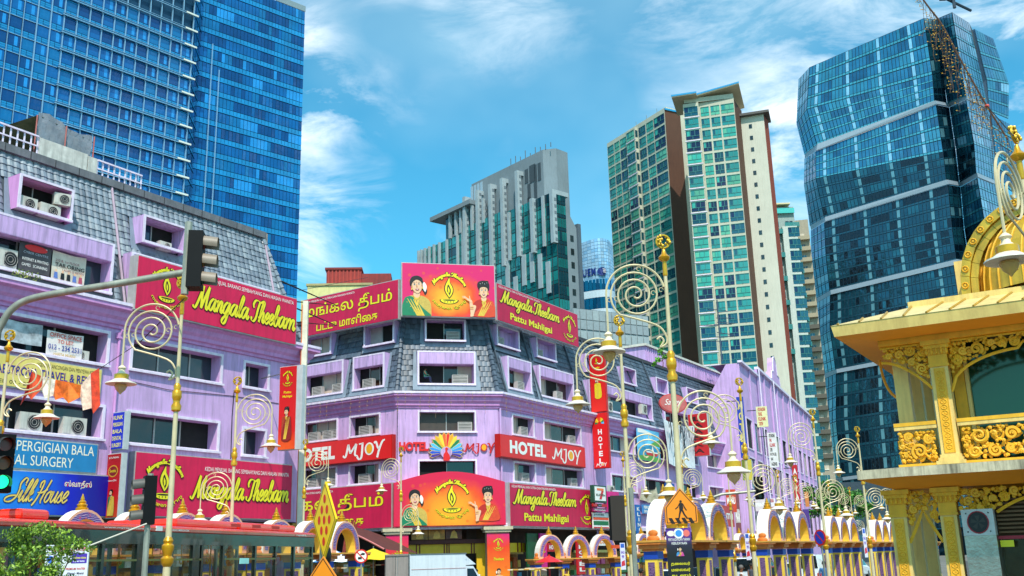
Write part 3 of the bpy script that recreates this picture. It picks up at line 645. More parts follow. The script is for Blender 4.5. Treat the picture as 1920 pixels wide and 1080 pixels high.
def woman(t, cu, cz, s, y, flip=1, sari='#0b7a4c', blouse='#caa54a', bun=False, arm=True, zmin=None, full=False, tilt=0.0, umin=None, umax=None):
    """printed portrait of a woman in a sari, cut out of coloured flat shapes (head centre at cu, cz)"""
    mb = MB(); lay = [0]
    ca, sa = cos(tilt), sin(tilt)
    def P(pts, m, head=False, d=1):
        q = []
        for a, b in pts:
            if head: a, b = a * ca - b * sa, a * sa + b * ca
            uu, zz = cu + a * s * flip, cz + b * s
            if zmin is not None: zz = max(zz, zmin)
            if umin is not None: uu = max(uu, umin)
            if umax is not None: uu = min(uu, umax)
            q.append((uu, zz))
        lay[0] += d; mb.flat(q, y - .0016 * lay[0], m)
    E = lambda x, z, rx, rz, n=16: [(x + rx * cos(2 * pi * i / n), z + rz * sin(2 * pi * i / n)) for i in range(n)]
    sm = lambda pts, k=4: smooth_pts(list(pts) + [pts[0]], k)[:-1]
    if bun: P(sm([(-.24, .1), (-.33, .3), (-.3, .5), (-.15, .6), (.1, .62), (.28, .52), (.33, .3), (.24, .05)]), 1, True); [P(E(-.2 + .13 * k, .47 + .07 * (k % 2), .1, .08, 9), 1, True) for k in range(4)]; [P(E(-.17 + .12 * k, .44 + .05 * (k % 2), .016, .016, 6), 6, True) for k in range(4)]
    else: P(sm([(-.3, -.45), (-.42, -.25), (-.3, .15), (-.26, .33), (-.08, .45), (.15, .42), (.27, .25), (.27, .0), (.1, -.1), (-.2, -.2)]), 1, True); P(sm([(-.34, -.3), (-.42, -.05), (-.33, .14), (-.25, .02), (-.27, -.2)]), 6, True)
    zb = -3.0 if full else -1.35
    P(sm([(-.13, .1), (-.11, -.5), (.12, -.5), (.12, .0)], 3), 7)
    P(sm([(-.62, zb), (-.60, -.78), (-.42, -.52), (-.14, -.42), (.0, -.55), (.14, -.42), (.42, -.50), (.60, -.78), (.66, zb)], 3), 3)
    P(sm([(-.14, -.36), (.0, -.72), (.15, -.38), (.08, -.3), (-.08, -.3)], 3), 0)
    P(sm([(.5, -.52), (.2, -.47), (-.25, -.95), (-.6, zb), (.62, zb), (.62, -.85)], 3), 2)
    for k in range(4): P([(.42 - k * .13, -.55 - .02 * k), (.39 - k * .13, -.56 - .02 * k), (-.25 - k * .08 + .15, zb + .02), (-.2 - k * .08 + .2, zb + .02)], 4)
    for k in range(9): P(E(.42 - .1 * (k % 3) - .05 * k, -.72 - .065 * k, .02, .02, 6), 4)
    P(sm([(-.17, -.39), (-.08, -.56), (0, -.62), (.09, -.56), (.18, -.39), (.1, -.48), (0, -.53), (-.1, -.48)], 3), 4)
    P(sm([(-.12, -.55), (0, -.92), (.12, -.55), (.05, -.62), (0, -.74), (-.05, -.62)], 3), 4)
    P(sm([(-.215, .08), (-.205, -.10), (-.13, -.25), (0, -.335), (.13, -.25), (.205, -.10), (.215, .08), (.17, .27), (0, .33), (-.17, .27)]), 0, True)
    P(E(-.225, -.01, .035, .07, 8), 7, True); P(E(.225, -.01, .035, .07, 8), 7, True); P(E(-.235, -.12, .03, .05, 8), 4, True); P(E(.235, -.12, .03, .05, 8), 4, True)
    if bun: P(sm([(-.24, .02), (-.2, .18), (-.08, .25), (.08, .25), (.2, .18), (.24, .02), (.26, .25), (.15, .38), (-.15, .38), (-.26, .25)]), 1, True)
    else: P(sm([(-.24, .0), (-.19, .16), (-.02, .27), (.16, .17), (.24, .02), (.27, .2), (.16, .36), (-.12, .38), (-.27, .22)]), 1, True)
    for e in (-1, 1):
        P(sm([(e * .045, .135), (e * .1, .165), (e * .165, .13), (e * .1, .15)], 2), 1, True)
        P(sm([(e * .04, .065), (e * .09, .1), (e * .15, .07), (e * .09, .045)], 3), 6, True); P(E(e * .093, .072, .024, .026, 8), 1, True)
        P([(e * .035, .07), (e * .09, .112), (e * .16, .078), (e * .09, .098)], 1, True)
    P([(-.006, .07), (.012, .07), (.034, -.055), (-.03, -.06), (-.012, -.04)], 7, True); P(E(0, .165, .016, .018, 8), 5, True)
    P(sm([(-.085, -.14), (0, -.125), (.085, -.14), (.05, -.19), (0, -.205), (-.05, -.19)], 3), 5, True); P(sm([(-.06, -.148), (0, -.142), (.06, -.148), (0, -.172)], 3), 6, True)
    if arm:
        P(sm([(-.62, -.75), (-.75, -1.35), (-.6, -1.35), (-.5, -1.1), (-.42, -.8)], 3), 0)
        P(sm([(-.72, -1.35), (-.56, -1.35), (-.58, -.95), (-.63, -.6), (-.72, -.52), (-.78, -.6)], 3), 0)
        for k in range(4): P([(-.745, -1.02 + k * .05), (-.57, -1.0 + k * .05), (-.57, -.975 + k * .05), (-.745, -.995 + k * .05)], 4 if k % 2 else 5)
        P(sm([(-.62, -.58), (-.68, -.48), (-.85, -.40), (-.98, -.36), (-.96, -.44), (-.8, -.56), (-.74, -.64)], 3), 0)
        for a, L_ in ((R(175), .26), (R(163), .29), (R(152), .27), (R(140), .2)):
            x0, z0_ = -.90, -.40; dx, dz = cos(a) * L_, sin(a) * L_; n_ = (-sin(a) * .022, cos(a) * .022)
            P([(x0 + n_[0], z0_ + n_[1]), (x0 + dx + n_[0] * .5, z0_ + dz + n_[1] * .5), (x0 + dx - n_[0] * .5, z0_ + dz - n_[1] * .5), (x0 - n_[0], z0_ - n_[1])], 0)
        P([(-.78, -.45), (-.80, -.27), (-.765, -.26), (-.72, -.45)], 0)
    return mb.build('portrait', [SKIN, HAIR, M(sari, .5, var=.1, scale=8), M(blouse, .5, var=.15, scale=12), M('#e2b83c', .4, var=.1), LIP, WHT, SKD], t)

def print_mat(cu, cz, ru, rz, cols=((0, '#ffc414'), (.35, '#fb9a10'), (.62, '#f0480f'), (.95, '#da0a62')), dots=True, linear=False):
    m = bpy.data.materials.new('printed_panel'); m.use_nodes = True; t = m.node_tree; n = t.nodes; l = t.links; b = n['Principled BSDF']; b.inputs['Roughness'].default_value = .45
    g = n.new('ShaderNodeTexCoord'); mp = n.new('ShaderNodeMapping'); mp.inputs['Location'].default_value = (-cu / ru, 0, -cz / rz); mp.inputs['Scale'].default_value = (1 / ru if not linear else 0, 0, 1 / rz)
    l.new(g.outputs['Object'], mp.inputs[0]); ln = n.new('ShaderNodeVectorMath'); ln.operation = 'LENGTH'; l.new(mp.outputs[0], ln.inputs[0])
    nz = n.new('ShaderNodeTexNoise'); nz.inputs['Scale'].default_value = 1.2; nz.inputs['Detail'].default_value = 4; l.new(g.outputs['Object'], nz.inputs[0])
    ad = n.new('ShaderNodeMath'); ad.operation = 'MULTIPLY_ADD'; l.new(nz.outputs[0], ad.inputs[0]); ad.inputs[1].default_value = .35
    if linear:
        sx = n.new('ShaderNodeSeparateXYZ'); l.new(mp.outputs[0], sx.inputs[0]); l.new(sx.outputs[2], ad.inputs[2])
    else: l.new(ln.outputs['Value'], ad.inputs[2])
    sb = n.new('ShaderNodeMath'); sb.operation = 'SUBTRACT'; l.new(ad.outputs[0], sb.inputs[0]); sb.inputs[1].default_value = .17
    r = n.new('ShaderNodeValToRGB'); e = r.color_ramp.elements
    while len(e) < len(cols): e.new(.5)
    for i, (p, c) in enumerate(cols): e[i].position = p; e[i].color = (*lin(c), 1)
    l.new(sb.outputs[0], r.inputs[0]); src = r.outputs[0]
    if dots:
        v = n.new('ShaderNodeTexVoronoi'); v.inputs['Scale'].default_value = 1.9; l.new(g.outputs['Object'], v.inputs['Vector'])
        rr = n.new('ShaderNodeValToRGB'); q = rr.color_ramp.elements; q[0].position = .16; q[0].color = (1, 1, 1, 1); q[1].position = .22; q[1].color = (0, 0, 0, 1); l.new(v.outputs['Distance'], rr.inputs[0])
        mm = n.new('ShaderNodeMath'); mm.operation = 'MULTIPLY'; mm.inputs[1].default_value = .5; l.new(rr.outputs[0], mm.inputs[0])
        k = n.new('ShaderNodeMix'); k.data_type = 'RGBA'; l.new(mm.outputs[0], k.inputs[0]); l.new(src, k.inputs[6]); k.inputs[7].default_value = (*lin('#e2560a'), 1); src = k.outputs[2]
    l.new(src, b.inputs['Base Color']); return m
def sub_rect(pl, off, *q): return pl.rect(*q, off)

# --- shophouse signs
o_ = -.75
r = (*[LB.uv(257, 500, o_)[0], LB.uv(556, 600, o_)[0]], 12.75, 15.15)
t = sign_box('shop_sign', 'large magenta signboard high on the shophouse roof edge, partly behind the traffic light', LB, r, -.78, -.25, MAG, group=SGRP)
u0, u1, z0, z1 = r; W_ = u1 - u0; H_ = z1 - z0
scr(t, 'Mangala Theebam', (u0 + W_ * .315, u1 - W_ * .015, z0 + H_ * .10, z0 + H_ * .74), -.80)
txt(t, 'KEDAI MENJUAL BARANG SEMBAHYANG DAN HIASAN WANITA', (u0 + W_ * .36, u1 - W_ * .03, z0 + H_ * .82, z0 + H_ * .92), -.80, WHT)
logo(t, u0 + W_ * .165, z0 + H_ * .5, 1.05, -.80)
for u in (2.2, 5.2, 8.2): MB().tube([(u, -.24, 14.9), (u, .4, 14.6)], .03, 6).build('strut', STEEL, t)
r = (.23, LB.uv(548, 920, -.42)[0], 4.3, 6.95)
t = sign_box('shop_sign', 'large magenta signboard low on the shophouse, just above the red bus roof', LB, r, -.42, -.02, MAG, group=SGRP)
u0, u1, z0, z1 = r; W_ = u1 - u0
scr(t, 'Mangala Theebam', (3.15, u1 - .28, 4.72, 6.12), -.45)
txt(t, 'KEDAI MENJUAL BARANG SEMBAHYANG DAN HIASAN WANITA', (3.9, u1 - .3, 6.28, 6.52), -.45, WHT)
logo(t, 1.75, 5.68, 1.12, -.45, wide=1.1)
BLU = M('#1c7fb5', .5, var=.08, streak=.15)
r = (-9.5, -1.36, 5.93, 7.12); t = sign_box('clinic_sign', 'teal blue signboard of a dental surgery with cream letters', LB, r, -.15, -.02, BLU)
CRM = M('#f4ead0', .5, var=.03)
txt(t, 'PERGIGIAN BALA', (*[LB.uv(31, 840, -.15)[0], -1.55], 6.62, 7.0), -.155, CRM); txt(t, 'DENTAL SURGERY', (*[LB.uv(-24, 840, -.15)[0], LB.uv(137, 870, -.15)[0]], 6.1, 6.48), -.155, CRM)
txt(t, 'KLINIK', (-7.6, -5.75, 6.62, 7.0), -.155, CRM)
r = (-9.5, -.84, 4.25, 5.9); t = sign_box('silk_shop_sign', 'deep blue signboard with gold handwriting below the teal clinic board', LB, r, -.3, -.02, print_mat(-5.0, 5.2, 3.2, 2.4, ((0, '#1fa0e8'), (.4, '#0a63d8'), (.8, '#0812b8'), (1, '#060a90')), False))
scr(t, 'Silk House', (*[LB.uv(9, 920, -.3)[0], LB.uv(128, 920, -.3)[0]], 4.62, 5.62), -.32, (M('#f0c85c', .4), M('#06246a', .5)), .08, .05, .55, ow=.05)
txt(t, 'ஸ்வாதீஸ்', (*[LB.uv(120, 920, -.3)[0], LB.uv(171, 920, -.3)[0]], 5.3, 5.62), -.305, [CRM, RED], .01, grow=.025)
YB = M('#e8cf6e', .6, var=.1, streak=.25)
r = (-9.5, -1.42, 8.92, 10.16); t = sign_box('travel_agency_sign', 'faded yellow signboard of a travel agency between two rows of windows', LB, r, -.12, -.02, YB)
BK2 = M('#2b2b40', .6); txt(t, 'AGENSI PELANCONGAN DAN MENYEWA KERETA', (-4.35, -1.6, 9.86, 10.02), -.125, INK)
txt(t, 'MAESTROVA TRAVEL & RENT', (-6.2, -1.75, 9.42, 9.76), -.125, [M('#15308a', .5), M('#e03020', .5)], .012, grow=.012); txt(t, 'TEL: 03 - 2274 2202   H/P: 012 - 234', (-6.0, -1.7, 9.06, 9.2), -.125, INK)
def banner(label, r, y, mat, lines=(), name='banner', cat='banner', sag=.04, pl=LB, n=8, seed=0, shape=None):
    u0, u1, z0, z1 = r; t = on_plane(name, pl, label, cat)
    def q(i, j): a, b = i / n, j / 4; return (u0 + (u1 - u0) * a, y + sag * sin(a * 9 + b * 2 + seed) * .5, z0 + (z1 - z0) * b - sag * sin(pi * a) * (1 if j == 4 else .4))
    mb = MB()
    for i in range(n):
        for j in range(4): mb.quad(q(i, j), q(i + 1, j), q(i + 1, j + 1), q(i, j + 1))
    mb.build('cloth', mat, t, smooth='all')
    for s, f, c, off in lines:
        mb = MB(); letters(mb, s, u0 + (u1 - u0) * f[0], u0 + (u1 - u0) * f[1], z0 + (z1 - z0) * f[2], z0 + (z1 - z0) * f[3], y - sag * .5 - .015, 0, off); mb.build('lettering', c, t)
    return t
BG = M('#2a4fa8', .5)
banner('white banner reading office space to let in red above the yellow sign', (*LB.rect(93, 614, 157, 660)[:2], 10.38, 11.42), .1, M('#e9ddd6', .7, var=.06), [('OFFICE SPACE', (.06, .95, .76, .93), M('#c9381c', .5), .012), ('TO LET', (.28, .72, .55, .70), M('#c9381c', .5), .012), ('012 - 234 2531', (.04, .96, .28, .48), M('#2a3f98', .5), .012), ('HARTA MURNI', (.2, .8, .06, .18), M('#c9a40c', .5), 0)])
banner('crumpled grey and white newsprint banner at the far left, under the cornice', (*LB.rect(8, 606, 80, 650)[:2], 10.7, 11.55), .1, M('#a9b0b4', .7, var=.5, scale=3), (), seed=2)
banner('dark banner of an internet cafe with a red oval in the roof window', (*LB.rect(36, 470, 92, 520, .3)[:2], 13.62, 14.78), .3, M('#4b4547', .6, var=.35, scale=2), [('COOL NET', (.2, .85, .76, .9), WHT, .02), ('CYBER CENTRE', (.12, .9, .6, .68), M('#b9b9c0', .5), 0), ('INTERNET & PRINTING', (.1, .92, .36, .46), WHT, 0), ('GAMES   SCANNING', (.1, .9, .16, .26), WHT, 0)])
MB_ = MB(); u0, u1, _, _ = LB.rect(36, 470, 92, 520, .3); disc(MB_, (u0 + u1) / 2, 14.58, (u1 - u0) * .36, .14, .262, 0, 18); bo = MB_.build('red_oval', RED, bpy.data.objects['banner.002'])
banner('white tailoring shop banner with people printed on it, beside the dark banner', (*LB.rect(99, 480, 157, 540, .3)[:2], 13.55, 14.74), .3, M('#d9cdb9', .7, var=.15), [('253 B, 1st FLOOR', (.08, .8, .62, .72), M('#8a2030', .5), 0), ('TAILORING', (.08, .96, .46, .60), INK, .02), ('LADIES & GENTS', (.3, .95, .34, .42), M('#8a2030', .5), 0)])
tb = bpy.data.objects['banner.003']; u0, u1, _, _ = LB.rect(99, 480, 157, 540, .3)
mb = MB()
for k, (a, c) in enumerate(((.12, 1), (.32, 0), (.5, 0), (.68, 1), (.86, 2))):
    u = u0 + (u1 - u0) * a; mb.flat([(u - .09, 13.6), (u + .09, 13.6), (u + .07, 13.86), (u - .07, 13.86)], .262, c); disc(mb, u, 13.92, .045, .06, .26, 3, 10)
mb.build('printed_figures', [BLK, M('#5d78b8', .5), M('#b04a60', .5), SKIN], tb)
# projecting signs, faces square to the facade
def proj_plane(pl, u, y=0): w = pl.world(u, y); return Plane(w.x, w.y, math.degrees(pi / 2 - pl.rot) + 90)
def projecting(name, label, pl, u, a, b, z0, z1, face, thick=.22, y0=0, rim=None, cat='sign', group=None):
    pp = proj_plane(pl, u); t = on_plane(name, pp, label, cat, group=group)
    MB().box(a, b, -thick / 2 + .03, thick / 2, z0, z1).build('box', rim or M('#c8c6c4', .5, .2, streak=.2), t)
    MB().box(a + .04, b - .04, -thick / 2, -thick / 2 + .028, z0 + .04, z1 - .04).build('face', face, t)
    for z in (z0 + .2, z1 - .2): MB().tube([(-.05, .02, z), (a, .02, z)], .025, 5).build('bracket', STEEL, t)
    return t, pp
def fitp(pl, u, x0, x1):           # widths along the projecting face seen between two picture columns
    pp = proj_plane(pl, u); return pp.uv(x0, 800)[0], pp.uv(x1, 800)[0]
RC = M('#c9111a', .4, var=.08)
pp = plane_at(543, 47, 112); a, b, z0, z1 = pp.rect(528, 689, 556, 843); t = on_plane('hanging_sign', pp, 'tall red sign with a lamp and a woman projecting from the shophouse corner', 'sign')
MB().box(a, b + .3, -.12, .15, z0, z1).build('box', M('#c8c6c4', .5, .2, streak=.2), t); MB().box(a + .03, b - .02, -.15, -.122, z0 + .03, z1 - .03).build('face', print_mat(0, z0, 1, z1 - z0, ((0, '#f05a10'), (.25, '#d8140c'), (1, '#c80a10')), False, True), t)
for z in (z0 + .3, z1 - .3): MB().tube([(-2.2, .6, z), (a, .05, z)], .03, 5).build('bracket', STEEL, t)
m_ = (a + b) / 2; y_ = -.16
logo(t, m_, z1 - .62, .42, y_, True, .8); txt(t, 'Pattu', (m_ - .2, m_ + .2, z1 - 1.3, z1 - 1.18), y_, YEL, .01); txt(t, 'Mahligai', (m_ - .26, m_ + .26, z1 - 1.52, z1 - 1.38), y_, YEL, .01)
woman(t, m_, z0 + 1.75, .42, y_, 1, '#8a1a14', '#a83a18', True, False, z0 + .15, True)
# orange-edged steel pylon at the gap between the two buildings
py = thing('steel_pylon', 'tall narrow white and orange sign pylon in the gap between the two purple buildings', 'pylon', at(566, 900, 50) * Vector((1, 1, 0)), -LB.rot * 0)
MB().box(-.16, .1, -.12, .12, 0, 15.2).build('post', M('#e8dcc4', .5, streak=.3), py); MB().box(-.2, -.164, -.14, .14, 3.5, 15.0).build('orange_edge', M('#d8661e', .5, streak=.3), py); MB().box(-.26, .4, -.3, -.125, 7.2, 11.7).build('side_plate', M('#cfc8c2', .5, streak=.3), py) if False else None
t = thing('steel_bracket', 'black triangular steel brackets sticking out from the shophouse roof over the gap', 'bracket', LB.world(10.2, 1.0), LB.rot)
for z in (14.5, 15.6): MB().tube([(-.6, .5, z), (2.4, -1.2, z), (-.6, .5, z + 1.15)], .05, 6).build('brace', BLK, t)
MB().box(-.9, -.2, .3, 1.2, 13.2, 15.9).build('chimney_box', PURF, lb).location = (10.3, 1.2, 0)
a, b = fitp(LB, -.95, 193, 219)
PB = M('#1a2fb8', .45, var=.08); pz = proj_plane(LB, -.75)
z1 = pz.uv(205, 776)[1]; z0 = pz.uv(205, 846)[1]
t, pp = projecting('clinic_blade_sign', 'narrow blue blade sign with yellow lettering on the shophouse wall', LB, -.75, .25, 1.0, z0, z1, PB, .3)
for i, s in enumerate(('KLINIK', 'PERGIGIAN', 'BALA', 'DENTAL', 'SURGERY')):
    zt = z1 - .1 - i * (z1 - z0 - .15) / 5; txt(t, s, (.34, .92, zt - .22, zt - .06), -.156, [M('#f0dc70', .5)], .015)
z1 = pz.uv(205, 852)[1]; t, pp = projecting('sari_shop_blade_sign', 'red upright blade sign with a woman in a gold sari under the blue blade sign', LB, -.75, .12, .98, 4.2, z1, print_mat(0, 4.2, 1, 2.4, ((0, '#c4420c'), (.4, '#c01008'), (1, '#a80606')), False, True), .3)
woman(t, .56, 5.2, .30, -.16, 1, '#c9a53a', '#0a6a4a', False, False, 4.3, True); txt(t, 'ஸ்வாதீஸ்', (.3, .8, 5.62, 5.72), -.16, WHT); MB_ = MB(); disc(MB_, .55, 6.05, .3, .24, -.155, 0, 20); disc(MB_, .55, 6.05, .25, .19, -.158, 1, 20); MB_.build('oval_emblem', [M('#c98a20', .5), M('#7a0c08', .5)], t); txt(t, 'Swathis', (.36, .74, 6.0, 6.12), -.162, YEL); txt(t, 'BUTIK PAKAIAN', (.25, .85, z1 - .22, z1 - .14), -.16, WHT)

# --- hotel building signs
def mag_tamil(label, r, y0, y1, pl):
    t = sign_box('shop_sign', label, pl, r, y0, y1, MAGD, group=SGRP); u0, u1, z0, z1 = r; W_, H_ = u1 - u0, z1 - z0; y = y0 - .012
    MG = [YEL, INK]
    txt(t, 'KEDAI MENJUAL KAIN SUTERA DAN PAKAIAN WANITA', (u0 + W_ * .03, u0 + W_ * .56, z0 + H_ * .86, z0 + H_ * .93), y, WHT)
    txt(t, TAM1, (u0 + W_ * .03, u0 + W_ * .94, z0 + H_ * .38, z0 + H_ * .82), y, MG, .012, grow=.018); txt(t, TAM2, (u0 + W_ * .16, u0 + W_ * .80, z0 + H_ * .09, z0 + H_ * .33), y, MG, .02, grow=.018)
    return t
mag_tamil('magenta rooftop signboard in yellow Tamil letters, left of the orange billboard', (-7.85, .2, 16.32, 18.82), -.12, .12, LW)
mag_tamil('magenta signboard in yellow Tamil letters above the awning, behind the dotted warning sign', (-10.5, -.1, 4.12, 6.68), -.32, -.02, LW)
def mag_latin(label, r, y0, y1, pl):
    t = sign_box('shop_sign', label, pl, r, y0, y1, MAGD, group=SGRP); u0, u1, z0, z1 = r; W_, H_ = u1 - u0, z1 - z0; y = y0 - .012
    txt(t, 'KEDAI MENJUAL KAIN SUTERA DAN PAKAIAN WANITA', (u0 + W_ * .02, u0 + W_ * .50, z0 + H_ * .87, z0 + H_ * .945), y, WHT)
    scr(t, 'Mangala Theebam', (u0 + W_ * .03, u0 + W_ * .74, z0 + H_ * .38, z0 + H_ * .86), y, ow=.1)
    txt(t, 'Pattu Mahligai', (u0 + W_ * .14, u0 + W_ * .64, z0 + H_ * .08, z0 + H_ * .32), y, [YEL, INK], .03, grow=.02)
    logo(t, u0 + W_ * .875, z0 + H_ * .46, H_ * .44, y, True, 1.1); return t
mag_latin('magenta rooftop signboard right of the orange billboard, with a lamp emblem at its end', (.02, 10.7, 16.42, 18.84), -.12, .12, RW)
mag_latin('magenta signboard right of the arched billboard, just above the street arches', (.62, 11.75, 4.08, 6.64), -.32, -.02, RW)
PM = print_mat(.1, 17.6, 2.6, 1.9)
t = sign_box('billboard', 'square orange rooftop billboard with two women and an oil lamp', FC, (-2.78, 3.0, 16.45, 19.83), -.42, -.1, PM)
logo(t, .12, 18.05, 1.32, -.44); woman(t, -1.85, 18.35, 1.42, -.44, -1, '#0a7a50', '#c9a84a', False, False, 16.5, tilt=-.12, umin=-2.74); woman(t, 2.25, 18.1, 1.15, -.44, 1, '#d8421c', '#b82010', True, True, 16.5, umax=2.96)
for u in (-2.0, 0, 2.2): MB().tube([(u, -.08, 18.5), (u, 1.6, 17.8)], .05, 6).build('strut', STEEL, t)
# arched billboard over the entrance
mb = MB(); top = [(3.3 - 6.5 * i / 16, 6.62 + .62 * sin(pi * i / 16)) for i in range(17)]; poly = [(-3.2, 4.15), (3.3, 4.15)] + top
t = on_plane('arched_billboard', FC, 'orange billboard with an arched top and two women, over the hotel entrance', 'sign')
MB().prism(poly, -.42, -.02).build('box', M('#c4103c', .5), t); MB().prism([(a * .995, 4.19 + (b - 4.15) * .985) for a, b in poly], -.44, -.423).build('face', print_mat(.05, 4.9, 3.0, 2.0, ((0, '#ffb010'), (.45, '#fb9010'), (.72, '#ee4a10'), (1, '#d80c40'))), t)
logo(t, .15, 5.62, 1.25, -.46); woman(t, -2.0, 5.72, 1.15, -.46, -1, '#0a7a50', '#c9a84a', False, False, 4.22, tilt=-.1, umin=-3.15); woman(t, 2.25, 5.78, 1.0, -.46, 1, '#d8421c', '#b82010', True, True, 4.22, umax=3.25)
# HOTEL MJOY boards
def mjoy(t, u0, u1, z0, z1, y, mat, sun_='#f2a400', ow=None):
    w = u1 - u0; mb = MB(); H = z1 - z0
    strokes = {'M': (0, .34, [[(-.05, .1), (.15, .0), (.35, 1.0)], [(.35, 1.0), (.5, .25)], [(.5, .25), (.95, 1.0)], [(.95, 1.0), (.85, .15), (1.05, .0)]]), 'J': (.36, .52, [[(.2, .95), (.9, 1.0)], [(.75, 1.0), (.6, -.1), (.2, -.3), (-.1, -.05)]]), 'Y': (.78, 1.0, [[(-.05, .9), (.15, 1.0), (.35, .55), (.5, .4)], [(1.15, 1.1), (.85, .95), (.5, .3), (.3, -.3)]])}
    for k, (a, b, st) in strokes.items():
        for q in st:
            q = smooth_pts(q, 5); L_, R_ = [], []
            for i, p in enumerate(q):
                c, d = q[max(0, i - 1)], q[min(len(q) - 1, i + 1)]; dx, dz = (d[0] - c[0]) * (b - a) * w, (d[1] - c[1]) * H; n_ = math.hypot(dx, dz) or 1; h = H * (.05 + .06 * abs(dz / n_))
                x, z = u0 + w * (a + (b - a) * p[0]), z0 + H * p[1]; L_.append((x - dz / n_ * h, y, z + dx / n_ * h)); R_.append((x + dz / n_ * h, y, z - dx / n_ * h))
            v = []
            for A, B in zip(L_, R_): v += [A, B]
            mb.add(v, [(2 * i, 2 * i + 1, 2 * i + 3, 2 * i + 2) for i in range(len(q) - 1)], 0)
    cx, cz = u0 + w * .65, z0 + H * .48
    disc(mb, cx, cz, w * .115, H * .52, y, 0, 20); disc(mb, cx, cz, w * .075, H * .40, y - .006, 1, 20)
    return mb.build('lettering', [mat, M(sun_, .4)], t)
def hotel_board(label, pl, r, y0=-.38, y1=-.02):
    t = sign_box('hotel_board', label, pl, r, y0, y1, RED, rim=M('#b8140c', .5)); u0, u1, z0, z1 = r; W_, H_ = u1 - u0, z1 - z0
    mb = MB(); letters(mb, 'HOTEL', u0 + W_ * .10, u0 + W_ * .50, z0 + H_ * .22, z0 + H_ * .80, y0 - .01, 0, .05, sp=1.1); mb.build('lettering', WHT, t)
    mjoy(t, u0 + W_ * .58, u0 + W_ * .93, z0 + H_ * .26, z0 + H_ * .76, y0 - .01, WHT); return t
hotel_board('red hotel board between window rows on the right wing of the hotel', RW, (*RW.rect(937, 815, 1099, 880, -.38)[:2], 8.05, 9.42))
hotel_board('red hotel board between window rows on the left wing, partly hidden by street lamps', LW, (-9.0, -.05, 8.02, 9.44))
t = on_plane('hotel_wall_letters', FC, 'red raised hotel letters on the purple wall either side of the peacock emblem', 'sign')
rr = FC.rect(748, 829, 803, 846); txt(t, 'HOTEL', rr, -.12, RED, .05, thick=.1); rr = FC.rect(869, 832, 927, 846); mjoy(t, rr[0], rr[1], rr[2], rr[3], -.12, M('#c81414', .4))
t = on_plane('peacock_emblem', FC, 'round rainbow peacock emblem on the purple wall between the hotel letters', 'emblem')
u, z = FC.uv(836, 849); Rr = .95
cols = ['#7a1f8a', '#3a2fb0', '#2a5fd0', '#3aa8e0', '#0f8a50', '#f0b010', '#f07a10', '#d82018', '#f0e010', '#d82018', '#f07a10', '#f0b010', '#0f8a50', '#3aa8e0', '#2a5fd0', '#3a2fb0', '#7a1f8a']
cols = ['#4a2a90', '#2a4fc0', '#3a90d8', '#58b8e8', '#0f7a48', '#f0a818', '#f0d030', '#e86018', '#e8281c', '#f0a010', '#f0d030', '#0f7a48', '#58b8e8', '#3a90d8', '#2a4fc0', '#4a2a90']
for i, c in enumerate(cols):
    a0 = R(200) - (i) * R(220) / len(cols); a1 = a0 - R(220) / len(cols); am = (a0 + a1) / 2; k = 1 + .18 * sin(pi * (i + .5) / len(cols))
    P = lambda a, q: (u + Rr * q * cos(a), z + Rr * q * sin(a) * 1.05)
    mb = MB(); mb.prism([P(a0, .33), P(a1, .33), P(a1, .88 * k), P(am, 1.04 * k), P(a0, .88 * k)], -.16, -.02, 0); g = .02
    mb.flat([P(a0 - g, .36), P(a1 + g, .36), P(a1 + g, .86 * k), P(am, 1.0 * k), P(a0 - g, .86 * k)], -.166, 1); mb.build('feather', [M('#e8c060', .4), M(c, .4, var=.05)], t)
mb = MB(); disc(mb, u, z, .33, .33, -.168, 0, 20); mb.build('boss', PURF, t)
mb = MB(); body = smooth_pts([(-.16, -.42), (.16, -.42), (.17, -.15), (.07, .0), (.05, .14), (.1, .2), (.02, .27), (-.06, .22), (-.05, .05), (-.15, -.12), (-.16, -.42)], 3); mb.prism([(u + a * 1.1, z + b * 1.1) for a, b in body[:-1]], -.22, -.17); mb.build('bird', RED, t)
# red vertical hotel sign and woman sign
vp = proj_plane(RW, 12.3); a, b = vp.uv(1109, 800)[0], vp.uv(1138, 800)[0]
zb, zm, zt = vp.uv(1123, 879)[1], vp.uv(1123, 774)[1], vp.uv(1123, 663)[1]
def seg(name, label, z0, z1, face): t, _ = projecting(name, label, RW, 12.3, max(a, .1), max(a, .1) + b - a, z0, z1, face, .3, rim=M('#c01010', .5)); return t
aa = max(a, .1); mm = aa + (b - a) / 2
t = seg('hotel_blade_sign', 'tall red blade sign spelling hotel downwards under a peacock emblem', zb, zm - .03, RED)
for i, ch in enumerate('HOTEL'): zc = zm - 1.35 - i * .5; txt(t, ch, (mm - .15, mm + .15, zc - .18, zc + .18), -.16, WHT, .04)
mjoy(t, mm - .4, mm + .4, zb + .18, zb + .36, -.16, WHT)
for i in range(9):
    a0 = R(190) - i * R(200) / 9; a1 = a0 - R(200) / 9; mb = MB(); mb.flat([(mm + .12 * cos(a0), zm - .75 + .12 * sin(a0)), (mm + .12 * cos(a1), zm - .75 + .12 * sin(a1)), (mm + .36 * cos(a1), zm - .75 + .42 * sin(a1)), (mm + .36 * cos(a0), zm - .75 + .42 * sin(a0))], -.16); mb.build('feather', M(cols[i + 4], .4, var=0), t)
t = seg('sari_blade_sign', 'red blade sign with a woman in a yellow sari, above the hotel blade sign', zm + .02, zt, print_mat(0, zm, 1, zt - zm, ((0, '#e8281c'), (.5, '#d81410'), (1, '#c80808')), False, True))
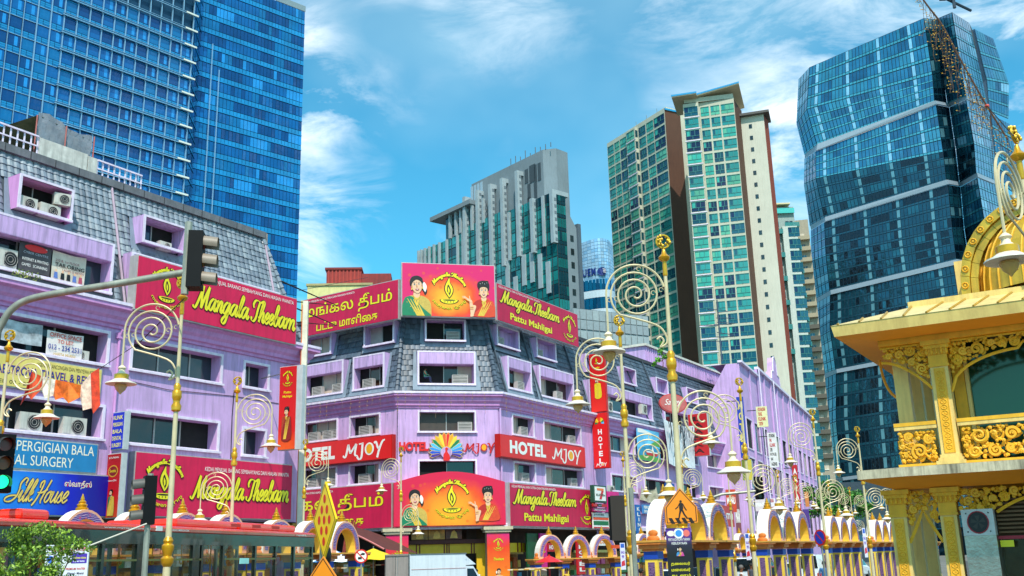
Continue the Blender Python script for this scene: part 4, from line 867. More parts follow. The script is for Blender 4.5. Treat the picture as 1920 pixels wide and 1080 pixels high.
woman(t, mm, zm + 2.25, .40, -.16, 1, '#e2c51c', '#e2c51c', False, False, zm + .2, True); logo(t, mm, zt - .55, .36, -.16, False); txt(t, 'rathi', (mm - .2, mm + .2, zt - 1.1, zt - .95), -.16, YEL, .02)
# ================================================================ towers behind
def lerp(a, b, t): return a + (b - a) * t
def bands(parent, A, B, Cc, D, nf, nb, mats, wts, sp=.34, sp_mat=0, mull=.012, floor_name='floor_band', depth=.25, line=None, runs=True, seed=1, slab=None, every=0):
    """curtain wall between four corners (A bottom left, B bottom right, Cc top right, D top left): one part per storey,
    every pane its own facets with a joint around it; mats[0] is the spandrel, the last one the frame"""
    rn = random.Random(seed); A, B, Cc, D = map(Vector, (A, B, Cc, D)); nrm = (B - A).cross(D - A).normalized()
    P = lambda s, t, d=0: lerp(lerp(A, B, s), lerp(D, Cc, s), t) + nrm * d
    fr = len(mats) - 1
    for j in range(nf):
        mb = MB(); t0, t1 = j / nf, (j + 1) / nf; ts = t0 + (t1 - t0) * sp; e = (t1 - t0) * .035; k = 1
        q_ = 6
        for i in range(q_): mb.quad(P(i / q_, t0, -.12), P((i + 1) / q_, t0, -.12), P((i + 1) / q_, t1, -.12), P(i / q_, t1, -.12), fr)
        run = 0; col = 1
        for i in range(nb):
            s0, s1 = i / nb, (i + 1) / nb; g = (s1 - s0) * mull * 4
            d = .06 + rn.uniform(-.01, .01)
            mb.quad(P(s0 + g, t0 + e, d), P(s1 - g, t0 + e, d), P(s1 - g, ts - e, d), P(s0 + g, ts - e, d), sp_mat)
            if run <= 0: col = rn.choices(range(1, fr), wts)[0]; run = rn.choice((1, 1, 2, 3, 5)) if runs else 1
            if every: col = (fr - 1) if i % every == 2 else (col if col != fr - 1 else 1)
            run -= 1; d1, d2 = rn.uniform(.03, .08), rn.uniform(.03, .08)
            mb.quad(P(s0 + g, ts, d1), P(s1 - g, ts, d2), P(s1 - g, t1 - e, d2), P(s0 + g, t1 - e, d1), col)
        if line is not None:
            h = (t1 - t0) * .05; mb.quad(P(0, t0, .2), P(1, t0, .2), P(1, t0 + h, .2), P(0, t0 + h, .2), line); mb.quad(P(0, t0, 0), P(1, t0, 0), P(1, t0, .2), P(0, t0, .2), line)
        mb.build(floor_name, mats, parent)
def prism_building(t, pts, z0, z1, mat, name='wall'):
    mb = MB(); n = len(pts); mb.add([(p[0], p[1], z0) for p in pts] + [(p[0], p[1], z1) for p in pts], [tuple(range(n, 2 * n))] + [(i, (i + 1) % n, (i + 1) % n + n, i + n) for i in range(n)]); return mb.build(name, mat, t)
GB = [glass('#0e68a4', .08, .45, .2, .0), glass('#0a4e84', .07, .45, .2, .0), glass('#1074a8', .1, .45, .2, .0), glass('#2a98d8', .12, .4, .1, .0)]
SPB = glass('#2090c4', .15, .4, .1, .0); FRB = M('#0c3f5c', .5, .3, var=.1); WL = M('#8fb8d0', .35, .4, var=.05)
# ---- left blue tower
TA = plane_at(100, 195, 40.5); TB = plane_at(500, 238, 47)
lt = thing('glass_office_tower', 'huge blue glass office tower with white grid lines filling the upper left corner', 'skyscraper')
uA = [TA.uv(px, 200)[0] for px in (-70, 80, 352)]; zA0 = 30; fh = 4.05
zA1 = TA.uv(340, -40)[1]; nfA = int((zA1 - zA0) / fh) + 1; zA1 = zA0 + nfA * fh
# reference floor line: bright end of a double line at (352, 43) px
zref = TA.uv(346, 86)[1]; zA0 += (zref - zA0) % fh - fh; zA1 = zA0 + (nfA + 1) * fh; nfA += 1
W = lambda pl, u, y, z: pl.world(u, y, z)
prism_building(lt, [W(TA, uA[0] - 10, .3, 0), W(TA, uA[2], .3, 0), W(TA, uA[2] + 2, 40, 0), W(TA, uA[0] - 10, 40, 0)], 0, zA1, FRB)
bw = (uA[2] - TA.uv(98, 0)[0]) / 12.0
nbl = int((uA[2] - uA[0]) / bw); ustart = uA[2] - nbl * bw
variants = []
for v in range(5):
    mb = MB(); g = .10; m1 = (0, 1, 2, 0, 1)[v]
    mb.quad((g, 0, 1.55), (bw - g, 0, 1.55), (bw - g, .0, fh - .12), (g, 0, fh - .12), m1)
    for k, (a, b) in enumerate(((.15, .55), (.6, 1.0), (1.05, 1.45))): mb.quad((g, -.01, a), (bw / 2 - .04, -.01, a), (bw / 2 - .04, -.01, b), (g, -.01, b), 4); mb.quad((bw / 2 + .04, -.01, a), (bw - g, -.01, a), (bw - g, -.01, b), (bw / 2 + .04, -.01, b), 4 if k else 2)
    if v in (1, 3): mb.quad((bw * .55, -.012, 1.7), (bw * .8, -.012, 1.7), (bw * .8, -.012, fh - .3), (bw * .55, -.012, fh - .3), 3)
    variants.append(mb.mesh('window_bay', GB + [SPB]))
nvis = 0
for j in range(nfA):
    z = zA0 + j * fh
    for i in range(nbl):
        u = ustart + i * bw; w = TA.world(u, -.02, z)
        c = cam.matrix_world.inverted() @ w; sx = -c.x / c.z; sy = -c.y / c.z
        if z < 52 or nvis > 290: continue
        if abs(sx) > .56 or abs(sy) > .34: continue
        o = link('window_bay', variants[rnd.randrange(5)], lt, TA.world(u, 0, z), TA.rot); nvis += 1
mb = MB()
for i in range(nbl + 1):
    u = ustart + i * bw
    th = .16 if u > TA.uv(38, 200)[0] else .06
    o = MB().box(u - th / 2, u + th / 2, -.45, -.03, 30, zA1).build('mullion', WL, lt); o.matrix_local = part_on(TA, lt)
uR_ = TA.uv(118, 8)[0]
for j in range(nfA + 1):
    z = zA0 + j * fh
    o = MB().box(uR_, uA[2] + .5, -.75, -.46, z - .05, z + .1).box(uR_, uA[2] + .5, -.75, -.46, z + .42, z + .5).build('sunshade_rail', WL, lt); o.matrix_local = part_on(TA, lt)
    o = MB().box(ustart, uR_, -.2, -.03, z - .04, z + .07).build('floor_line', WL, lt); o.matrix_local = part_on(TA, lt)
    o = MB().box(uA[2] - 2.2, uA[2] + .9, -.95, -.76, z - .0, z + .4).build('sunshade_tip', M('#f0ead8', .25, .3, var=.05), lt); o.matrix_local = part_on(TA, lt)
# right, set-back volume
uB = [TB.uv(372, 150)[0], TB.uv(572, 20)[0]]; zB1 = TB.uv(572, 22)[1]; fb = 4.0; nB = int((zB1 - 30) / fb); zB0 = zB1 - nB * fb
prism_building(lt, [W(TB, uB[0] - 12, .3, 0), W(TB, uB[1], .3, 0), W(TB, uB[1], 45, 0), W(TB, uB[0] - 12, 45, 0)], 0, zB1, FRB)
bands(lt, W(TB, uB[0] - 4, 0, zB0), W(TB, uB[1], 0, zB0), W(TB, uB[1], 0, zB1), W(TB, uB[0] - 4, 0, zB1), nB, 34, [SPB] + GB[:3] + [GB[3], FRB], (5, 5, 3, 1.3), .36, line=0, seed=3)
for px, yt in ((398, 83), (410, 132)): u, z = TB.uv(px, yt); o = MB().box(u - .09, u + .09, -.4, .1, 20, z).build('vertical_fin', WL, lt); o.matrix_local = part_on(TB, lt)
mb = MB().box(uB[0] + 20, uB[1] + .1, -.1, .1, zB1, zB1 + 1.6); o = mb.build('parapet', M('#7f8f94', .6), lt); o.matrix_local = part_on(TB, lt)
# notch between them
nA = W(TA, uA[2], 0, 0); nBp = W(TB, uB[0], 0, 0)
bands(lt, (nA.x, nA.y, zB0), (nBp.x, nBp.y, zB0), (nBp.x, nBp.y, zA1), (nA.x, nA.y, zA1), nB + 2, 4, [SPB] + GB + [FRB], (4, 4, 3, 2), .3, line=0, seed=8)
# narrow return on the right edge, a little lower
uC = TB.uv(580, 95)[0]; zC = TB.uv(580, 95)[1]; p0 = W(TB, uB[1], .5, 0); p1 = W(TB, uC, 3.5, 0); nC = int((zC - 30) / fb)
bands(lt, (p0.x, p0.y, zC - nC * fb), (p1.x, p1.y, zC - nC * fb), (p1.x, p1.y, zC), (p0.x, p0.y, zC), nC, 3, [SPB, glass('#1548d0', .1, .5, .1, 0), GB[0], FRB], (2, 3), .3, seed=5)

# ---- middle teal hotel tower
TG = [glass('#2f9c9a', .12, .45, .15, 0), glass('#23807f', .1, .5, .15, 0), glass('#2a9a94', .15, .4, .15, 0), glass('#1a4f5c', .1, .5, .15, 0)]
CON = M('#7e8a90', .85, var=.12, scale=.15, streak=.35, grime='#5a6062'); FINM = M('#a9b3b6', .5, .1, var=.12, scale=.3, streak=.3, grime='#7a8084'); DGY = M('#3f4a50', .7, var=.1)
MP = plane_at(1041, 250, 140.5)
mt = thing('teal_hotel_tower', 'teal glass and grey concrete tower with tall pale fins, directly behind the orange billboard', 'skyscraper')
u0 = MP.uv(785, 480)[0]; u1 = MP.uv(1041, 357)[0]; zg = MP.uv(1041, 357)[1]; umid = MP.uv(866, 440)[0]; z45 = 22
ff = 3.6
def mbands(ua, ub, za, zb_, nb, seed, w=(4, 3, 3, 2), y=0, mats=None): nf = max(1, round((zb_ - za) / ff)); bands(mt, W(MP, ua, y, za), W(MP, ub, y, za), W(MP, ub, y, zb_), W(MP, ua, y, zb_), nf, nb, mats or [TG[1]] + TG + [DGY], w, .3, mull=.02, seed=seed)
zl = MP.uv(865, 438)[1]; zt2 = MP.uv(977, 386)[1]; zf = MP.uv(1047, 453)[1]
prism_building(mt, [W(MP, u0 + .3, .4, 0), W(MP, u1, .4, 0), W(Plane(*MP.world(u1, 0).xy, 50), 1.5, 1.2, 0), W(MP, u0 + 2, 4, 0)], 0, zl - .5, DGY)
mbands(u0, u1, z45, zf, 30, 11); mbands(u0, umid, zf, zl, 9, 12); mbands(umid, MP.uv(950, 400)[0], zf, zl + 1.5, 10, 13); mbands(MP.uv(950, 400)[0], u1, zf, zg, 11, 14)
prism_building(mt, [W(MP, umid, .4, 0), W(MP, u1, .4, 0), W(Plane(*MP.world(u1, 0).xy, 50), 1.5, 1.2, 0), W(MP, umid + 2, 4, 0)], 0, zg - .4, DGY, 'upper_wall')
# corner glass and right side
MR = Plane(*MP.world(u1, 0).xy, 45.0 + 5); uc = MR.uv(1060, 380)[0]
zcr = MR.uv(1057, 357)[1]
bands(mt, W(MP, u1, 0, z45), W(MR, uc, 0, z45), W(MR, uc, 0, zg), W(MP, u1, 0, zg), int((zg - z45) / ff), 4, [TG[3], TG[1], TG[3], TG[0], DGY], (3, 4, 1), .3, seed=15)
us = MR.uv(1088, 560)[0]; zs = MR.uv(1068, 400)[1]; zs2 = MR.uv(1086, 432)[1]
mb = MB(); mb.add([(uc, 0, 0), (us, 0, 0), (us, 0, zs2), (uc + 1, 0, zs), (uc, 0, zs)], [(0, 1, 2, 3, 4)]); mb.add([(us, 0, 0), (us, 30, 0), (us, 30, zs2), (us, 0, zs2)], [(0, 1, 2, 3)]); o = mb.build('side_wall', CON, mt); o.matrix_local = part_on(MR, mt)
for j in range(18):
    z = zs - 4 - j * 3.6
    for u in (uc + 1.2, uc + 5.2, uc + 9.5):
        if u < us - 1.5 and z < zs2 - 2 + 0 * j: o = MB().box(u, u + 1.1, -.12, .02, z, z + 1.6).build('window', GL_D, mt); o.matrix_local = part_on(MR, mt)
mb = MB().box(us - .3, us + .8, -.6, 12, 0, zs2 + 1.5); o = mb.build('edge_fin', M('#54606a', .6), mt); o.matrix_local = part_on(MR, mt)
for j in range(2): o = MB().box(us + .8, us + 2.4, -.3, 2, 43 + j * 6 + 8, 45.5 + j * 6 + 8).build('balcony', CON, mt); o.matrix_local = part_on(MR, mt)
# concrete core above
zk = MP.uv(1012, 279)[1] ; c0 = MP.uv(879, 345)[0]; c1 = MP.uv(1012, 279)[0]; pk = Plane(*MP.world(c1, 1.0).xy, 100)
k1 = pk.uv(1043, 290)[0]; pk2 = Plane(*pk.world(k1).xy, 45); k2 = pk2.uv(1066, 332)[0]
prism_building(mt, [MP.world(c0, 1), MP.world(c1, 1), pk.world(k1), pk2.world(k2), pk2.world(k2, 22), MP.world(c0, 26)], 60, zk, CON, 'core')
for px, py, w_, h in ((969, 322, .9, 5), (986, 318, .9, 4), (996, 310, 1.6, 5), (1003, 309, .7, 5), (1010, 306, .8, 5), (991, 345, .8, 4.5), (1003, 342, .8, 4.5), (991, 370, .8, 3)):
    u, z = MP.uv(px, py, 1); o = MB().box(u - w_ / 2, u + w_, .9, 1.02, z - h, z).build('window', DGY, mt); o.matrix_local = part_on(MP, mt)
for k in range(4):
    u, z = MP.uv(883 + k * 6, 350, 1); o = MB().box(u, u + 1.0, .85, .98, zk - 9, zk - .8).build('louvre_opening', M('#9fb6c4', .6), mt); o.matrix_local = part_on(MP, mt)
def fin(px, yt, yb, w=1.0, cap=True, d=1.2):
    u, z1 = MP.uv(px, yt, -d); z0 = MP.uv(px, yb, -d)[1]
    mb = MB().box(u - w / 2, u + w / 2, -d, 0.2, z0, z1)
    if cap: mb.box(u - w / 2, u + w / 2, .2, 4.5, z1 - 1.2, z1)
    o = mb.build('fin', FINM, mt); o.matrix_local = part_on(MP, mt)
    n = int((z1 - z0) / 1.8)
    g = MB()
    for i in range(n): g.box(u + w / 2 + .01, u + w / 2 + .06, -d + .6, -d + 1.3, z0 + .5 + i * 1.8, z0 + 1.3 + i * 1.8)
    o = g.build('fin_perforation', M('#6a757c', .6), mt, stuff=True)
    if o: o.matrix_local = part_on(MP, mt)
for a in ((869, 369, 520), (893, 357, 520), (917, 345, 515), (939, 334, 500), (967, 320, 482), (995, 372, 475), (1032, 355, 456)): fin(*a, w=1.15)
for a in ((842, 402, 447), (853, 396, 442), (862, 391, 437), (952, 398, 489), (1016, 367, 463), (883, 382, 432), (904, 372, 418)): fin(*a, w=.8, cap=False, d=.6)
for px in (783, 788, 795, 803, 812, 822, 836, 856, 866): o = None; fin(px, 470 - (px - 783) * .40, 520, w=.6, cap=False, d=.7)
rs = random.Random(4)
for k in range(15):      # pale stacked strips low on the glass
    px = 935 + k * 7.6; yt = 497 - (px - 930) * .38; seg_ = rs.choice(((0, 28), (30, 60), (10, 45), (35, 75)))
    if px < 1040 and k % 2 == 0: fin(px, yt + seg_[0], yt + seg_[1] + 30, w=1.5, cap=False, d=.4)
pu = MP.uv(814, 410)[0]; pz = MP.uv(814, 410)[1]; o = MB().box(pu, umid + 6, -1.6, 5, pz - 1.3, pz).build('roof_slab', CON, mt); o.matrix_local = part_on(MP, mt)
mbands(MP.uv(840, 420)[0], umid + 8, zl - 4, pz - 1.9, 8, 17, y=1.0)
o = MB().box(pu + 6, pu + 7.4, 0, 1.5, zl - 5, pz - 1.8).build('column', TG[3], mt); o.matrix_local = part_on(MP, mt)
for k in range(9):
    u = c1 - 14 + k * 2.1; o = MB().tube([(u, 1.5, zk), (u, 1.5, zk + rs.uniform(1.0, 2.6))], .12, 5).build('antenna', M('#5a6268', .6), mt); o.matrix_local = part_on(MP, mt)

# ---- insurer tower with curved top
ut = thing('curved_office_tower', 'pale blue office tower with a gently curved top and dark blue lettering', 'skyscraper')
UP = plane_at(1118, 320, 67); a0, b0 = UP.uv(1086, 460)[0], UP.uv(1152, 460)[0]; zt_ = UP.uv(1118, 456)[1]; zm_ = UP.uv(1118, 530)[1]
LBL = glass('#a9cfe8', .25, .3, .05, 0); LB2 = glass('#8fbfe0', .25, .3, .05, 0); UT = glass('#1a7fae', .1, .5, .1, 0); UT2 = glass('#0f5f8c', .1, .5, .1, 0)
n = 16; nf = 12
for j in range(nf):
    mb = MB()
    for i in range(n):
        s0, s1 = i / n, (i + 1) / n; zc = lambda s: zm_ + (zt_ - zm_) * (1 - (abs(s - .35)) ** 2 * .55)
        f = lambda s, t: (a0 + (b0 - a0) * s, -6 * sin(pi * s), zm_ + (zc(s) - zm_) * t)
        g = .05; mb.quad(f(s0 + g / n, (j + g) / nf), f(s1 - g / n, (j + g) / nf), f(s1 - g / n, (j + 1 - g) / nf), f(s0 + g / n, (j + 1 - g) / nf), rs.choice((0, 0, 1)))
        mb.quad(*[(q[0], q[1] + .15, q[2]) for q in (f(s0, j / nf), f(s1, j / nf), f(s1, (j + 1) / nf), f(s0, (j + 1) / nf))], 2)
    o = mb.build('cladding_row', [LBL, LB2, M('#6f93ad', .6)], ut); o.matrix_local = part_on(UP, ut)
for j in range(9):
    za = zm_ - (j + 1) * 6.2; mb = MB()
    for i in range(n):
        f = lambda s, z, d=0: (a0 + (b0 - a0) * s, -6 * sin(pi * s) - d, z); s0, s1 = i / n, (i + 1) / n
        mb.quad(f(s0, za), f(s1, za), f(s1, za + 2.4), f(s0, za + 2.4), 2)
        mb.quad(f(s0 + .003, za + 2.5, -.1), f(s1 - .003, za + 2.5, -.1), f(s1 - .003, za + 6.1, -.1), f(s0 + .003, za + 6.1, -.1), rs.choice((0, 0, 1)))
    o = mb.build('floor_band', [UT, UT2, M('#c5d8e2', .5)], ut); o.matrix_local = part_on(UP, ut)
ra = UP.uv(1102, 514, -4.5); rb = UP.uv(1121, 499, -6.3)
mb = MB(); letters(mb, 'UEM', ra[0], rb[0], ra[1], rb[1], 0, 0, .015, sp=1.15, thick=.3); mb.xf(lambda x, y, z: (x, y - 6 * sin(pi * (x - a0) / (b0 - a0)) - .5, z)); o = mb.build('lettering', M('#16307a', .4), ut); o.matrix_local = part_on(UP, ut)
cu_, cz_ = UP.uv(1130, 508, -6.4); mb = MB(); disc(mb, cu_, cz_, 1.3, 1.4, 0); mb.xf(lambda x, y, z: (x, -6 * sin(pi * (x - a0) / (b0 - a0)) - .6, z)); o = mb.build('globe_emblem', M('#16307a', .4), ut); o.matrix_local = part_on(UP, ut)
mb = MB()
for k in range(3): mb.prism([(cu_ - .2 + k * .1, cz_ + .7 - k * .5), (cu_ + 1.0, cz_ + .55 - k * .5), (cu_ + 1.0, cz_ + .4 - k * .5), (cu_ - .2 + k * .1, cz_ + .5 - k * .5)], -6.9, -6.75)
o = mb.build('globe_stripe', WHT, ut); o.matrix_local = part_on(UP, ut)
prism_building(ut, [W(UP, a0, .3, 0), W(UP, b0, .3, 0), W(UP, b0, 20, 0), W(UP, a0, 20, 0)], 0, zm_, M('#5f86a0', .6))
pod = thing('grey_podium', 'low grey panelled podium block behind the end of the rooftop sign', 'building'); PP = plane_at(1120, 130, 60); ua, ub = PP.uv(1075, 600)[0], PP.uv(1215, 600)[0]; zp = PP.uv(1130, 583)[1]
bands(pod, W(PP, ua, 0, 8), W(PP, ub, 0, 8), W(PP, ub, 0, zp), W(PP, ua, 0, zp), 9, 12, [M('#8c9698', .7), M('#8c9698', .7), M('#98a2a2', .7), M('#59666a', .7)], (1, 1), .5)
prism_building(pod, [W(PP, ua, .1, 0), W(PP, ub, .1, 0), W(PP, ub, 16, 0), W(PP, ua, 16, 0)], 0, zp - .1, M('#8c9698', .7))

# ---- apartment tower, green windows
CRW = M('#c2bca6', .8, var=.08, scale=.2, streak=.3, grime='#8a8474'); BRN = M('#5a3826', .85, var=.1, scale=.2, streak=.3, grime='#2c1c14')
CG = [glass('#2f8f86', .12, .3, .05, .2), glass('#3aa68e', .18, .25, .05, .2), glass('#1c5562', .1, .4, .05, .3), glass('#5fae8a', .2, .2, .05, .2), glass('#13294a', .1, .4, .05, .2)]
CGF = M('#3d7f78', .5, .2, var=.1); RFB = M('#1d8fc0', .5)
ct = thing('apartment_tower', 'tall cream apartment tower with green glazed windows and brown side walls', 'skyscraper')
def win_mesh(w, h, g):
    mb = MB(); mb.quad((0, 0, 0), (w, 0, 0), (w, 0, h), (0, 0, h), 0)
    mb.box(0, w, -.1, -.002, h * .36, h * .36 + .1, 1)
    for k in (.33, .66): mb.box(w * k - .05, w * k + .05, -.1, -.002, h * .36 + .1, h, 1)
    mb.box(w * .5 - .05, w * .5 + .05, -.1, -.002, .0, h * .36, 1); mb.box(0, w, -.14, -.002, h, h + .12, 1)
    mb.quad((w * .06, -.004, h * .42), (w * .28, -.004, h * .42), (w * .28, -.004, h), (w * .06, -.004, h), 2)
    return mb.mesh('window', [CG[g], CGF, CG[(g + 2) % 5]])
_wm = {}
def put_windows(pl, cols, ztop, n, fh, h, parent, y=-.06, wts=(5, 4, 3, 2, 1)):
    for j in range(n):
        z = ztop - (j + 1) * fh + (fh - h) * .5
        for (ua, ub, yy) in cols:
            key = (round(ub - ua, 2), round(h, 2), rs.choices(range(5), wts)[0])
            if key not in _wm: _wm[key] = win_mesh(*key)
            link('window', _wm[key], parent, pl.world(ua, y + yy, z), pl.rot)
C1 = plane_at(1246, 262, 150); e = lambda px, pl, y=300: pl.uv(px, y)[0]
z1_ = C1.uv(1246, 202)[1]; ztop1 = C1.uv(1240, 213)[1]; zfl = 3.2
yw = lambda: 0
cL = [e(1138, C1, 270), e(1246, C1, 210)]
prism_building(ct, [W(C1, cL[0], 0, 0), W(C1, cL[1], 0, 0), W(C1, cL[1] + .1, 22, 0), W(C1, cL[0], 22, 0)], 0, z1_, CRW)
prism_building(ct, [W(C1, cL[0] + 6, 3, 0), W(C1, cL[1] - 3, 3, 0), W(C1, cL[1] - 3, 14, 0), W(C1, cL[0] + 6, 14, 0)], z1_, z1_ + 2.2, CRW, 'roof_block')
fr_ = lambda x: e(x, C1, 250)
cw = cL[1] - cL[0]; cf = lambda a: cL[0] + cw * a
cols = [(cf(.012), cf(.12), 0), (cf(.135), cf(.225), 0), (cf(.24), cf(.385), 0), (cf(.40), cf(.53), -.9), (cf(.57), cf(.68), 0), (cf(.70), cf(.81), 0), (cf(.825), cf(.99), 0)]
NF = 27; CH = MB()
for j in range(24): CH.quad((cf(.545) + .02, -.85, ztop1 - (j + 1) * 3.35 + .6), (cf(.545) + .02, -.05, ztop1 - (j + 1) * 3.35 + .6), (cf(.545) + .02, -.05, ztop1 - j * 3.35 - .6), (cf(.545) + .02, -.85, ztop1 - j * 3.35 - .6))
o = CH.build('bay_side_glazing', CG[2], ct, stuff=True); o.matrix_local = part_on(C1, ct)
bay = MB().box(cf(.39), cf(.545), -.9, 0, 20, ztop1 + .2); o = bay.build('bay', CRW, ct); o.matrix_local = part_on(C1, ct)
fh1 = (C1.uv(1240, 213)[1] - C1.uv(1243, 250.5)[1]) / 2 if False else 3.35
put_windows(C1, cols, ztop1, 24, fh1, 2.5, ct)
for j in range(24):
    z = ztop1 - (j + 1) * fh1; o = MB().box(cf(.385), cf(.55), -1.0, -.905, z - .02, z + .16).build('bay_sill', TRM, ct); o.matrix_local = part_on(C1, ct)
BR = Plane(*W(C1, cL[1], 0, 0).xy, 62); ub_ = BR.uv(1275, 212)[0]
prism_building(ct, [W(BR, .02, 0, 0), W(BR, ub_, 0, 0), W(BR, ub_, 8, 0), W(BR, .02, 8, 0)], 0, z1_ - .6, BRN, 'brown_wall')
o = MB().box(0, ub_, -.3, .6, z1_ - .6, z1_ - .1).build('coping', RFB, ct); o.matrix_local = part_on(BR, ct)
C2 = plane_at(1375, 232, 106); c2 = [C2.uv(1282, 200)[0], C2.uv(1376, 190)[0]]; z2_ = C2.uv(1376, 190)[1]; cw2 = c2[1] - c2[0]; g2 = lambda a: c2[0] + cw2 * a
prism_building(ct, [W(C2, c2[0], 0, 0), W(C2, c2[1], 0, 0), W(C2, c2[1], 16, 0), W(C2, c2[0], 16, 0)], 0, z2_ + 1.0, CRW)
o = MB().box(g2(0) - .1, g2(.30), -1.2, 0, 10, z2_ + .6).build('bay', CRW, ct); o.matrix_local = part_on(C2, ct)
fh2 = 3.35 * .93; zt2_ = C2.uv(1340, 196)[1]
put_windows(C2, [(g2(.01), g2(.28), -1.2), (g2(.33), g2(.495), 0), (g2(.53), g2(.705), 0), (g2(.735), g2(.988), 0)], zt2_, 29, fh2, 2.3, ct, wts=(5, 3, 4, 1, 2))
for j in range(29):
    z = zt2_ - (j + 1) * fh2
    o = MB().box(g2(0) - .15, g2(.30) + .1, -1.35, -1.205, z - .02, z + .16).build('bay_sill', TRM, ct); o.matrix_local = part_on(C2, ct)
    mb = MB().quad((g2(.30) + .01, -1.1, z + .5), (g2(.30) + .01, -.1, z + .5), (g2(.30) + .01, -.1, z + 2.5), (g2(.30) + .01, -1.1, z + 2.5)); o = mb.build('bay_side_window', CG[2], ct); o.matrix_local = part_on(C2, ct)
B2 = Plane(*W(C2, c2[1], 0, 0).xy, 26); b2 = B2.uv(1391, 215)[0]
prism_building(ct, [W(B2, 0.02, 0, 0), W(B2, b2, 0, 0), W(B2, b2, 6, 0), W(B2, .02, 6, 0)], 0, z2_ + .6, BRN, 'brown_wall')
for j in range(24): z = z2_ - 3 - j * 3.1; o = MB().box(b2 - .1, b2 + .5, -.5, .1, z, z + 1.4).build('vent', M('#d9efe8', .5), ct); o.matrix_local = part_on(B2, ct)
mb = MB(); za = z2_ + 1.0      # oversailing flat roofs
mb.add([(g2(.28), -1.6, za + 1.2), (c2[1] + 1.6, -1.9, za + 2.6), (c2[1] + 2.0, 13, za + 2.6), (g2(.28), 13, za + 1.2), (g2(.28), -1.6, za + 1.7), (c2[1] + 1.6, -1.9, za + 3.1), (c2[1] + 2.0, 13, za + 3.1), (g2(.28), 13, za + 1.7)], [(0, 3, 2, 1), (4, 5, 6, 7), (0, 1, 5, 4), (1, 2, 6, 5), (2, 3, 7, 6), (3, 0, 4, 7)]); o = mb.build('roof_slab', M('#c9b99a', .7, streak=.2), ct); o.matrix_local = part_on(C2, ct)
mb = MB().box(g2(0) - 2.5, g2(.29), -3.4, 8, za + .9, za + 1.4); o = mb.build('roof_slab', M('#b9a98c', .7, streak=.2), ct); o.matrix_local = part_on(C2, ct)
mb = MB().box(g2(0) - 2.6, g2(.29) + .1, -3.5, -3.42, za + 1.1, za + 1.55); o = mb.build('roof_edge', RFB, ct); o.matrix_local = part_on(C2, ct)
mb = MB().add([(g2(.28), -1.7, za + 1.4), (c2[1] + 1.7, -2.0, za + 2.8), (c2[1] + 1.7, -2.0, za + 3.2), (g2(.28), -1.7, za + 1.8)], [(0, 1, 2, 3)]); o = mb.build('roof_edge', RFB, ct); o.matrix_local = part_on(C2, ct)
prism_building(ct, [W(C2, g2(.02), -1, 0), W(C2, c2[1] - .1, -.02, 0), W(C2, c2[1] - .1, 10, 0), W(C2, g2(.02), 10, 0)], z2_ + .9, za + 1.1, CRW, 'attic')
C3 = plane_at(1432, 236, 108); c3 = [C3.uv(1389, 300)[0], C3.uv(1433, 230)[0]]; z3_ = C3.uv(1432, 214)[1]
prism_building(ct, [W(C3, c3[0] - 3, 0, 0), W(C3, c3[1], 0, 0), W(C3, c3[1], 10, 0), W(C3, c3[0] - 3, 10, 0)], 0, z3_, M('#cfc8b6', .85, var=.06, scale=.2, streak=.3, grime='#9a9486'))
o = MB().box(c3[0] - 3, c3[1] + 1.4, -1.2, 6, z3_, z3_ + .6).build('roof_slab', M('#5a5450', .7), ct); o.matrix_local = part_on(C3, ct)
sl = c3[0] + (c3[1] - c3[0]) * .42
for j in range(24): z = z3_ - 3.2 - j * 3.1; o = MB().box(sl, sl + .75, -.12, .02, z, z + 1.0).build('small_window', GL_D, ct); o.matrix_local = part_on(C3, ct)
B3 = Plane(*W(C3, c3[1], 0, 0).xy, 30); b3 = B3.uv(1440, 225)[0]
prism_building(ct, [W(B3, .02, 0, 0), W(B3, b3, 0, 0), W(B3, b3, 8, 0), W(B3, .02, 8, 0)], 0, z3_ - .3, M('#8a3a26', .85, var=.1), 'brown_wall')
for px in (1170, 1190, 1210): u, z = C1.uv(px, 200); o = MB().tube([(u, 4, z1_ + 2.2), (u, 4, z1_ + 4)], .08, 5).build('antenna', STEEL, ct); o.matrix_local = part_on(C1, ct)
# ---- two slimmer towers on its right
def slim(name, label, px0, px1, ytop, Y, ang, wall, g, cols, fhh, n, balc=None, yb=None):
    t = thing(name, label, 'apartment block'); P_ = plane_at((px0 + px1) / 2, Y, ang); a, b = P_.uv(px0, 500)[0], P_.uv(px1, 500)[0]; zt = P_.uv((px0 + px1) / 2, ytop)[1]
    prism_building(t, [W(P_, a, 0, 0), W(P_, b, 0, 0), W(P_, b, 14, 0), W(P_, a, 14, 0)], 0, zt, wall)
    w = b - a; mesh = {}
    for j in range(n):
        z = zt - 2.6 - (j + 1) * fhh
        for (s0, s1) in cols:
            k = (round(w * (s1 - s0), 2), rs.randrange(3))
            if k not in mesh: mesh[k] = MB().quad((0, 0, 0), (k[0], 0, 0), (k[0], 0, fhh * .55), (0, 0, fhh * .55)).box(k[0] * .48, k[0] * .52, -.06, -.002, 0, fhh * .55, 1).box(0, k[0], -.1, -.002, -.12, 0, 1).mesh('window', [g[k[1]], M('#dfe6e0', .5)])
            link('window', mesh[k], t, P_.world(a + w * s0, -.06, z), P_.rot)
    return t, P_, a, b, zt
t, P_, a, b, zt = slim('balcony_tower', 'slim pale apartment tower with turquoise balconies right of the brown edged tower', 1446, 1499, 388, 262, 92, M('#9aa8a2', .8, var=.08, streak=.3), (CG[2], GL_D, glass('#3a6a6c', .15, .3, .05, .2)), ((.08, .22), (.30, .42), (.66, .92)), 3.3, 24)
